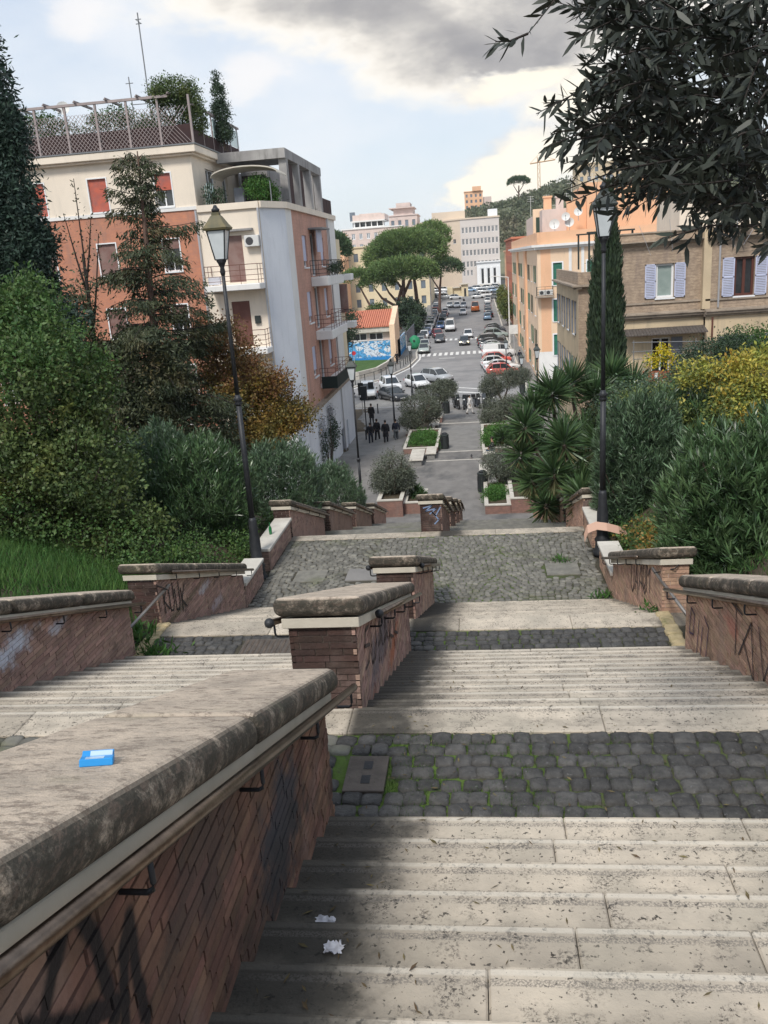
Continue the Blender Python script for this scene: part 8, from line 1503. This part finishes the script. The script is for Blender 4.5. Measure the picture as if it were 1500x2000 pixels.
    for a, sg in (('wrl', -1), ('wrr', 1)):
        p = Vector(J[a]); hb = MB().obox(p + Vector((0, 0, -.05)), (.035, 0, 0), (0, .075, 0), (0, 0, .09))
        for f in range(4): hb.tube([p + Vector((0, -.03 + .02 * f, -.09)), p + Vector((-.01 * sg, -.035 + .02 * f, -.15 - .01 * (f in (1, 2))))], .009, 4)
        hb.tube([p + Vector((0, -.04, -.04)), p + Vector((-.01 * sg, -.065, -.09))], .01, 4).build('hand', 'skin', root, local=True)
    return root
A_ = pi  # walking away from the camera
person('walker in a long black coat, rightmost but one of the group', -7.05, 62.1, gz(62.1), A_ + .1, 1.80, .18, long=True)
person('walker in a short black jacket, second from left in the group', -7.85, 63.4, gz(63.4), A_ - .1, 1.75, .24); person('walker in black at the left of the group', -8.2, 62.1, gz(62.1), A_, 1.66, .2, 'cloth_black', 'cloth_navy')
person('slim walker by the lamp pole at the right of the group', -6.35, 63.0, gz(63), A_ + .2, 1.70, .15, 'cloth_navy', 'cloth_grey'); person('person in dark coat walking alone ahead of the group, near the sign pole', -9.3, 72, gz(72), A_, 1.78, .14, long=True)
person('person in white walking past the motorcycles', -.85, 75.0, gz(75), pi / 2 + .4, 1.70, .26, 'cloth_white', 'cloth_white', long=True); person('seated person in dark jacket and jeans on the right bench', .75, 54.3, -12.68, pi / 2 * -1, 1.7, seated=True, coat='cloth_black', legs='cloth_jeans')
person('pedestrian in dark clothes on the right pavement under the white board', 5.5, 113, -13.87, A_, 1.72, .18, 'cloth_navy'); person('pedestrian in dark grey near the second right lamp', 4.9, 96.5, -13.87, 0, 1.72, .12, 'cloth_grey', 'cloth_navy')
person('person standing on the curved pavement by the railing near the mural', -11.3, 120, -13.88, .6, 1.75, .05, 'cloth_black'); person('tiny pedestrian crossing near the far roundabout', -3.0, 232, gz(232), 0, 1.75, .2)

# ================================================================ vehicles
mat('tyre', (.012, .012, .012), rough=.8); mat('rim', (.35, .35, .37), rough=.35, metal=.7); mat('auto_glass', (.02, .026, .03), rough=.06, spec=.9); mat('headlamp', (.75, .76, .78), rough=.15, spec=.8); mat('tail_red', (.35, .01, .01), rough=.3); mat('plate_white', (.6, .6, .6), rough=.5); mat('bumper_black', (.02, .02, .022), rough=.7)
CARP = {}
for n_, c_ in dict(white=(.68, .69, .70), silver=(.38, .40, .42), grey=(.15, .16, .17), black=(.015, .016, .018), dark=(.035, .04, .05), red=(.42, .03, .025), darkred=(.20, .012, .018), orange=(.48, .13, .03), blue=(.04, .09, .22), palegreen=(.32, .38, .36), coral=(.60, .10, .08), skyblue=(.20, .32, .46), lightgrey=(.50, .52, .54)).items(): mat('paint_' + n_, c_, rough=.28, spec=.6, coat=.6); CARP[n_] = 'paint_' + n_
def loft(secs, m, name, parent, smooth=True, caps=True):
    """secs: list of rings (same count)"""
    n = len(secs[0]); V = [p for s in secs for p in s]; F = [(j * n + i, j * n + (i + 1) % n, (j + 1) * n + (i + 1) % n, (j + 1) * n + i) for j in range(len(secs) - 1) for i in range(n)]
    if caps: F += [tuple(range(n - 1, -1, -1)), tuple((len(secs) - 1) * n + i for i in range(n))]
    return MB().add(V, F).build(name, m, parent, local=True, smooth=smooth)
KINDS = {  # y stations front(-) to rear(+): (y, z bottom, z shoulder, half width) ; cabin: (y, z) roofline ; roof half width
    'hatch': dict(L=3.9, W=.86, body=[(-1.95, .32, .62, .66), (-1.8, .22, .74, .80), (-1.1, .20, .86, .86), (0, .20, .92, .87), (1.2, .20, .96, .87), (1.75, .24, .95, .83), (1.95, .34, .85, .72)], cab=[(-1.05, .88), (-.35, 1.42), (.3, 1.50), (1.25, 1.44), (1.8, .97)], wb=1.2, r=.31),
    'sedan': dict(L=4.5, W=.89, body=[(-2.25, .32, .60, .68), (-2.05, .22, .74, .82), (-1.2, .20, .86, .89), (0, .20, .90, .90), (1.3, .20, .94, .89), (2.05, .24, .92, .84), (2.25, .34, .82, .74)], cab=[(-1.0, .88), (-.25, 1.36), (.5, 1.43), (1.1, 1.36), (1.75, .95)], wb=1.35, r=.32),
    'suv': dict(L=4.4, W=.92, body=[(-2.2, .38, .78, .74), (-2.05, .28, .92, .86), (-1.2, .26, 1.02, .92), (0, .26, 1.06, .93), (1.4, .26, 1.10, .92), (2.05, .30, 1.08, .88), (2.2, .40, .98, .80)], cab=[(-1.15, 1.04), (-.5, 1.58), (.3, 1.68), (1.6, 1.62), (2.08, 1.10)], wb=1.32, r=.36),
    'van': dict(L=4.7, W=.95, body=[(-2.35, .36, .80, .78), (-2.2, .26, .95, .88), (-1.4, .24, 1.12, .94), (0, .24, 1.20, .95), (1.6, .24, 1.22, .95), (2.25, .26, 1.22, .94), (2.35, .34, 1.15, .90)], cab=[(-1.5, 1.12), (-.75, 1.78), (-.2, 1.88), (2.1, 1.86), (2.3, 1.24)], wb=1.45, r=.33),
    'bigvan': dict(L=5.4, W=1.0, body=[(-2.7, .40, .95, .86), (-2.55, .30, 1.15, .96), (-1.9, .28, 1.30, 1.0), (0, .28, 1.36, 1.0), (1.8, .28, 1.36, 1.0), (2.6, .30, 1.36, .99), (2.7, .40, 1.3, .95)], cab=[(-2.0, 1.30), (-1.45, 2.15), (-1.0, 2.30), (2.5, 2.30), (2.66, 1.36)], wb=1.7, r=.36)}
def car_meshes(kind, panel=False):
    """builds the meshes of one kind once, centred at the origin, nose towards -y"""
    K = KINDS[kind]; out = {}
    def ring(y, zb, zs, w):
        return [(-w * .86, y, zb), (w * .86, y, zb), (w * .97, y, zb + .10), (w, y, (zb + zs) / 2 + .05), (w * .97, y, zs - .10), (w * .84, y, zs), (-w * .84, y, zs), (-w * .97, y, zs - .10), (-w, y, (zb + zs) / 2 + .05), (-w * .97, y, zb + .10)]
    def lm(secs, caps=True):
        n = len(secs[0]); V = [p for s in secs for p in s]; F = [(j * n + i, j * n + (i + 1) % n, (j + 1) * n + (i + 1) % n, (j + 1) * n + i) for j in range(len(secs) - 1) for i in range(n)] + ([tuple(range(n - 1, -1, -1)), tuple((len(secs) - 1) * n + i for i in range(n))] if caps else []); return MB().add(V, F)
    out['body'] = lm([ring(*b) for b in K['body']]).mesh('body', 'tyre', True)
    c = K['cab']; W = K['W']; zb = c[0][1] - .06; gl = []
    for i, (y, z) in enumerate(c):
        t = (z - zb) / (max(q[1] for q in c) - zb); w = W * (.84 - .14 * t); gl.append([(-W * .84, y, zb), (W * .84, y, zb), (w, y, z), (-w, y, z)])
    out['windows'] = lm(gl).mesh('windows', 'auto_glass', False)
    rf = []; top = c[1:-1]
    for y, z in top: w = W * .71; rf.append([(-w, y, z - .02), (w, y, z - .02), (w * .98, y, z + .025), (-w * .98, y, z + .025)])
    m = lm(rf)
    for i in (0, 1, 2, 3):          # pillars
        for s in (-1, 1):
            (y0, z0), (y1, z1) = ((c[0], c[1]), (c[-1], c[-2]), ((top[len(top) // 2][0], zb), top[len(top) // 2]), ((top[-1][0] + .05, zb), top[-1]))[i]
            m.tube([(s * W * .835, y0, z0 if i < 2 else zb), (s * W * .705, y1, z1)], .035, 4)
    if panel: 
        for s in (-1, 1): m.hexa([(s * W * .86, .05, zb), (s * W * .86, c[-1][0] - .05, zb), (s * W * .80, c[-1][0] - .05, zb), (s * W * .80, .05, zb), (s * W * .73, .05, c[2][1]), (s * W * .73, c[-2][0], c[-2][1]), (s * W * .68, c[-2][0], c[-2][1]), (s * W * .68, .05, c[2][1])])
    out['roof'] = m.mesh('roof', 'tyre', False)
    L = K['L']; w0 = K['body'][1][3]
    out['wheel'] = MB().tube([(-.10, 0, 0), (-.09, 0, 0), (.09, 0, 0), (.10, 0, 0)], [K['r'] * .85, K['r'], K['r'], K['r'] * .85], 12).mesh('wheel', 'tyre', False)
    out['rim'] = MB().tube([(-.108, 0, 0), (.108, 0, 0)], K['r'] * .58, 9).mesh('rim', 'rim', False)
    zh = K['body'][1][2] - .10
    out['headlight'] = MB().ball((0, 0, 0), .13, 8, 5, (1.2, .8, .6)).mesh('headlight', 'headlamp', True); out['tail_light'] = MB().box(-.10, .10, -.05, .05, -.12, .12).mesh('tail_light', 'tail_red', False)
    out['plate'] = MB().box(-.26, .26, -.01, .01, -.06, .06).mesh('plate', 'plate_white', False); out['bumper'] = MB().box(-w0 * .92, w0 * .92, -.07, .07, -.10, .10).mesh('bumper', 'bumper_black', False, bevel=.03)
    out['mirror'] = MB().box(-.09, .09, -.05, .05, -.06, .06).mesh('mirror', 'bumper_black', False); out['K'] = K; out['zh'] = zh; return out
CM = {k: car_meshes(k) for k in KINDS}; CM['panelvan'] = car_meshes('van', True)
PAINTED = {}
def painted(kind, part, paint):
    key = (kind, part, paint)
    if key not in PAINTED: me = CM[kind][part].copy(); me.materials.clear(); me.materials.append(MATS[CARP[paint]]); PAINTED[key] = me
    return PAINTED[key]
def car(label, kind, paint, x, y, rz, z=None, detail=2, name=None, grp=None, cat=None, tilt=0, roofpaint=None):
    z = (gz(y) + .017) if z is None else z; C_ = CM[kind]; K = C_['K']; van = 'van' in kind
    root = thing(name or ('parked_van' if van else 'parked_car'), label, cat or ('van' if van else 'car'), (x, y, z), rz, grp); root.rotation_euler = (tilt * cos(rz), tilt * sin(rz) * 0, rz)
    link('body', painted(kind, 'body', paint), root); link('roof', painted(kind, 'roof', roofpaint or paint), root); link('windows', C_['windows'], root)
    w = K['W'] - .10; L = K['L'] / 2
    for sx in (-1, 1):
        for sy in (-1, 1):
            wh = link('wheel', C_['wheel'], root, (sx * w, sy * K['wb'], K['r']))
            if detail > 1: link('rim', C_['rim'], wh)
    if detail:
        b0, b1 = K['body'][1], K['body'][-2]
        for sx in (-1, 1):
            link('headlight', C_['headlight'], root, (sx * b0[3] * .74, b0[0] - .02, b0[2] - .12)); link('tail_light', C_['tail_light'], root, (sx * b1[3] * .86, b1[0] + .09, b1[2] - .18))
        if detail > 1:
            link('plate', C_['plate'], root, (0, -L - .015, K['body'][0][1] + .12)); link('plate', C_['plate'], root, (0, L + .015, K['body'][-1][1] + .22)); link('bumper', C_['bumper'], root, (0, -L + .03, K['body'][0][1] + .02)); link('bumper', C_['bumper'], root, (0, L - .03, K['body'][-1][1] + .02))
            for sx in (-1, 1): link('mirror', C_['mirror'], root, (sx * (K['W'] + .06), K['cab'][0][0] + .25, K['cab'][0][1] + .06))
    return root
S = 0.0; Nn = pi      # nose towards the camera = 0 ; away = pi
side = lambda d: d * pi / 2
# side street, lower left of the road
car('small rounded white car facing the camera at the junction', 'suv', 'white', -12.0, 91.3, .12); car('white car mostly hidden behind the left block corner', 'hatch', 'white', -15.6, 92, pi / 2)
car('black open-backed pickup standing in front of the white car at the junction', 'sedan', 'black', -9.0, 88.6, .55, name='parked_pickup', cat='pickup'); car('white car behind the black pickup', 'suv', 'white', -9.9, 95, .35); car('white car left of the grey one at the road edge', 'hatch', 'white', -7.0, 97, .5)
car('silver grey car beside the second left olive tree crown', 'suv', 'silver', -4.9, 100.2, .75)
# left row beyond the zebra
lr = [('pale green car first in the left row beyond the zebra', 'sedan', 'palegreen', -8.3, 134.3), ('light car second in the left row', 'hatch', 'lightgrey', -8.5, 140.6), ('pinkish silver car third in the left row', 'hatch', 'silver', -9.6, 147), ('dark car fourth in the left row', 'hatch', 'dark', -9.8, 153), ('white car fifth in the left row', 'hatch', 'white', -9.6, 159),
      ('dark blue car sixth in the left row', 'sedan', 'blue', -9.5, 165.4), ('silver car seventh in the left row', 'hatch', 'silver', -9.5, 171.6), ('grey car eighth in the left row', 'suv', 'grey', -9.4, 178), ('white car ninth in the left row', 'hatch', 'white', -9.5, 184.4), ('silver car tenth in the left row', 'sedan', 'silver', -9.5, 191), ('dark car eleventh in the left row', 'hatch', 'dark', -9.5, 197.5), ('light grey car twelfth in the left row', 'hatch', 'lightgrey', -9.6, 204), ('red car near the far end of the left row', 'hatch', 'darkred', -9.8, 211), ('silver car near the far end of the left row', 'suv', 'silver', -9.9, 218), ('white car last in the left row', 'hatch', 'white', -10, 226)]
for i, (l, k, p, x, y) in enumerate(lr): car(l, k, p, x, y, .05 if i < 2 else 0, detail=2 if y < 150 else 1, grp='cars parked in the left row')
car('dark green car with bright front, double parked beyond the zebra', 'sedan', 'dark', -6.4, 150.2, 0); car('dark red car double parked behind the dark green one', 'suv', 'darkred', -7.1, 158.5, .15); car('white and red van facing the camera, standing in the left lane', 'bigvan', 'white', -5.1, 171, 0, name='moving_van')
for i, (l, p, y) in enumerate((('dark blue double parked car behind the red one', 'blue', 176), ('silver double parked car beside the trees', 'silver', 184), ('black double parked car beyond the silver one', 'black', 192), ('dark red double parked car before the queue', 'darkred', 200), ('white double parked car at the queue', 'white', 207))): car(l, 'hatch', p, -7.2, y, 0, detail=1, grp='double parked cars on the left')
# driving
hl = car('dark car driving towards the camera with headlights on', 'hatch', 'dark', -2.05, 142.8, 0, name='moving_car'); hlm = mat('headlight_on', (.9, .85, .6), rough=.3)
for n_ in hlm.node_tree.nodes:
    if n_.type == 'BSDF_PRINCIPLED': n_.inputs['Emission Color'].default_value = (1, .88, .55, 1); n_.inputs['Emission Strength'].default_value = 2.5
for c_ in hl.children:
    if c_.name.startswith('headlight'): c_.data = MB().ball((0, 0, 0), .17, 8, 5, (1.1, .8, .8)).mesh('headlight', 'headlight_on', True)
car('white car driving just behind the one with headlights on', 'hatch', 'white', -1.5, 155.5, 0, name='moving_car'); car('white car driving farther up the middle of the road', 'hatch', 'white', -2.95, 203, 0, detail=1, name='moving_car'); car('white car in the queue, left of the middle', 'hatch', 'white', -4.7, 224, 0, detail=1, name='moving_car'); car('silver car in the queue, farthest left', 'sedan', 'silver', -6.6, 226, 0, detail=1, name='moving_car'); car('pinkish white car in the queue behind the white one', 'hatch', 'lightgrey', -3.0, 222, 0, detail=1, name='moving_car')
ov = car('orange brown delivery van seen from the rear, driving away', 'bigvan', 'orange', -.1, 210, pi, detail=1, name='moving_van'); car('light car parked at the head of the right lane', 'hatch', 'skyblue', 2.45, 188, pi, detail=1); car('black car right behind the light blue one', 'hatch', 'black', 3.0, 193.5, pi, detail=1); car('grey car farther up the right side', 'suv', 'grey', 2.8, 200, pi, detail=1); car('dark car farther up the right side, beside the orange van', 'sedan', 'dark', 2.9, 208, pi, detail=1); car('silver car up the right side near the roundabout', 'hatch', 'silver', 3.0, 216, pi, detail=1)
# right row, parked nose in to the pavement
rr_ = [('coral red car nearest in the right row, half under the olive', 'hatch', 'coral', 103.2, 1.0), ('white car second in the right row', 'sedan', 'white', 107.2, .7), ('white car with red side third in the right row', 'hatch', 'white', 111.2, .4), ('red and white car just before the white van', 'hatch', 'coral', 115.5, .6), ('pale car behind the white van', 'hatch', 'palegreen', 128.6, .9), ('brown grey car sixth in the right row', 'sedan', 'silver', 133, .4), ('dark purple car seventh in the right row', 'sedan', 'dark', 137.2, .1), ('black car with red tail lights in the right row', 'suv', 'black', 141.5, .0), ('grey car ninth in the right row', 'sedan', 'grey', 146, .3), ('pale green car tenth in the right row', 'suv', 'palegreen', 151, 1.0), ('silver car eleventh in the right row', 'hatch', 'silver', 156, 1.2), ('dark car twelfth in the right row', 'hatch', 'dark', 161, 1.5), ('grey car last in the right row', 'hatch', 'grey', 166, 1.5)]
for l, k, p, y, x0 in rr_: car(l, k, p, x0 + KINDS[k]['L'] / 2, y, pi / 2 + .06, grp='cars parked nose-in along the right pavement', detail=2)
car('white panel van parked among the right row', 'panelvan', 'white', 3.0, 122.5, pi / 2 + .04)
# far roundabout
far = [(-16.5, 268, 1.4, 'silver'), (-13.5, 272, 1.5, 'skyblue'), (-11, 276, 1.5, 'white'), (-8.8, 256, 1.5, 'lightgrey'), (-5.6, 252, 1.6, 'lightgrey'), (.8, 250, 1.5, 'lightgrey'), (3.2, 252, 1.7, 'white'), (5.6, 256, .2, 'black'), (7.6, 258, .1, 'blue'), (2.6, 268, 1.5, 'silver'), (5.5, 270, 1.5, 'skyblue'), (8.5, 272, 1.5, 'white'), (1.0, 284, 1.5, 'lightgrey'), (4.2, 286, 1.4, 'silver'), (7.0, 288, 1.5, 'grey'), (-10, 288, 1.5, 'white'), (-13, 290, 1.5, 'silver'), (-1.5, 280, 1.5, 'skyblue'), (3.4, 238, pi, 'silver'), (3.2, 231, pi, 'white'), (5.8, 244, .4, 'grey'), (-12.5, 262, 1.3, 'dark')]
seen_ = {}
def uniq(l):
    seen_[l] = seen_.get(l, 0) + 1; return l if seen_[l] == 1 else l + ' (' + ['', '', 'second', 'the third'][min(3, seen_[l])] + ')'
for i, (x, y, a, p) in enumerate(far): car(uniq(f'{p.replace("lightgrey", "light grey").replace("skyblue", "light blue")} car at the far roundabout, ' + ('left of the kiosk' if x < -8.3 else 'beside the kiosk' if x < -1 else 'right of the kiosk') + (', nearest rank' if y < 255 else ', middle rank' if y < 275 else ', rank below the school')), 'hatch' if i % 3 else 'suv', p, x, y, a, detail=0, grp='cars around the far roundabout')
# ---- scooters in a row at the end of the plaza
mat('seat_black', (.012, .012, .012), rough=.6)
def scooter(label, x, y, rz, paint):
    z = gz(y); root = thing('scooter', label, 'scooter', (x, y, z), rz, 'scooters parked in a row at the plaza end')
    for yy, nm in ((-.62, 'wheel'), (.62, 'wheel')): w = MB().tube([(-.06, 0, 0), (.06, 0, 0)], .26, 12).build(nm, 'tyre', root, local=True); w.location = (0, yy, .26); MB().tube([(-.065, 0, 0), (.065, 0, 0)], .13, 8).build('rim', 'rim', w, local=True)
    MB().hexa([(-.2, -.48, .45), (.2, -.48, .45), (.2, -.40, .42), (-.2, -.40, .42), (-.14, -.34, 1.0), (.14, -.34, 1.0), (.14, -.28, .98), (-.14, -.28, .98)]).box(-.16, .16, -.42, .1, .26, .34).hexa([(-.17, .05, .3), (.17, .05, .3), (.14, .9, .45), (-.14, .9, .45), (-.18, .1, .74), (.18, .1, .74), (.12, .95, .76), (-.12, .95, .76)]).build('body', CARP[paint], root, local=True, bevel=.02)
    MB().box(-.15, .15, .08, .85, .75, .86).build('seat', 'seat_black', root, local=True, bevel=.03); MB().tube([(0, -.62, .26), (0, -.36, .9), (0, -.3, 1.05)], .035, 6).tube([(-.33, -.25, 1.08), (0, -.32, 1.04), (.33, -.25, 1.08)], .022, 6).build('handlebar', 'bumper_black', root, local=True)
    MB().box(-.18, .18, .82, 1.12, .86, 1.16).build('top_box', 'bumper_black', root, local=True, bevel=.04); MB().hexa([(-.2, -.42, 1.0), (.2, -.42, 1.0), (.2, -.40, 1.0), (-.2, -.40, 1.0), (-.16, -.28, 1.38), (.16, -.28, 1.38), (.16, -.26, 1.38), (-.16, -.26, 1.38)]).build('windscreen', 'auto_glass', root, local=True)
    MB().ball((0, -.44, .92), .08, 8, 5).build('headlight', 'headlamp', root, local=True, smooth=True)
for i, (x, p) in enumerate(((-4.5, 'grey'), (-3.9, 'silver'), (-3.3, 'dark'), (-2.1, 'black'), (-1.3, 'dark'), (-.2, 'dark'), (.5, 'black'), (1.2, 'grey'))): scooter(f'{p} scooter, number '.replace('number ', '') + ['leftmost in the row', 'second from left in the row', 'third from left beside the far bin', 'fourth, just right of the far bin', 'fifth, left of the person in white', 'sixth, right of the person in white', 'seventh, near the right olive', 'rightmost under the right olive'][i], x, 78.6 + .25 * (i % 2), .25 * (1 if i % 2 else -1) + .1, p)
# ================================================================ haze
hm = bpy.data.materials.new('haze'); hm.use_nodes = True; nt = hm.node_tree; nt.nodes.clear()
vo = nt.nodes.new('ShaderNodeOutputMaterial'); pv = nt.nodes.new('ShaderNodeVolumePrincipled'); pv.inputs['Color'].default_value = (.86, .92, 1, 1); pv.inputs['Density'].default_value = .00014; pv.inputs['Anisotropy'].default_value = .2
nt.links.new(pv.outputs[0], vo.inputs['Volume']); MATS['haze'] = hm
MB().box(-910, 910, -20, 1510, -17, 58).build('haze', 'haze', None, kind='stuff')
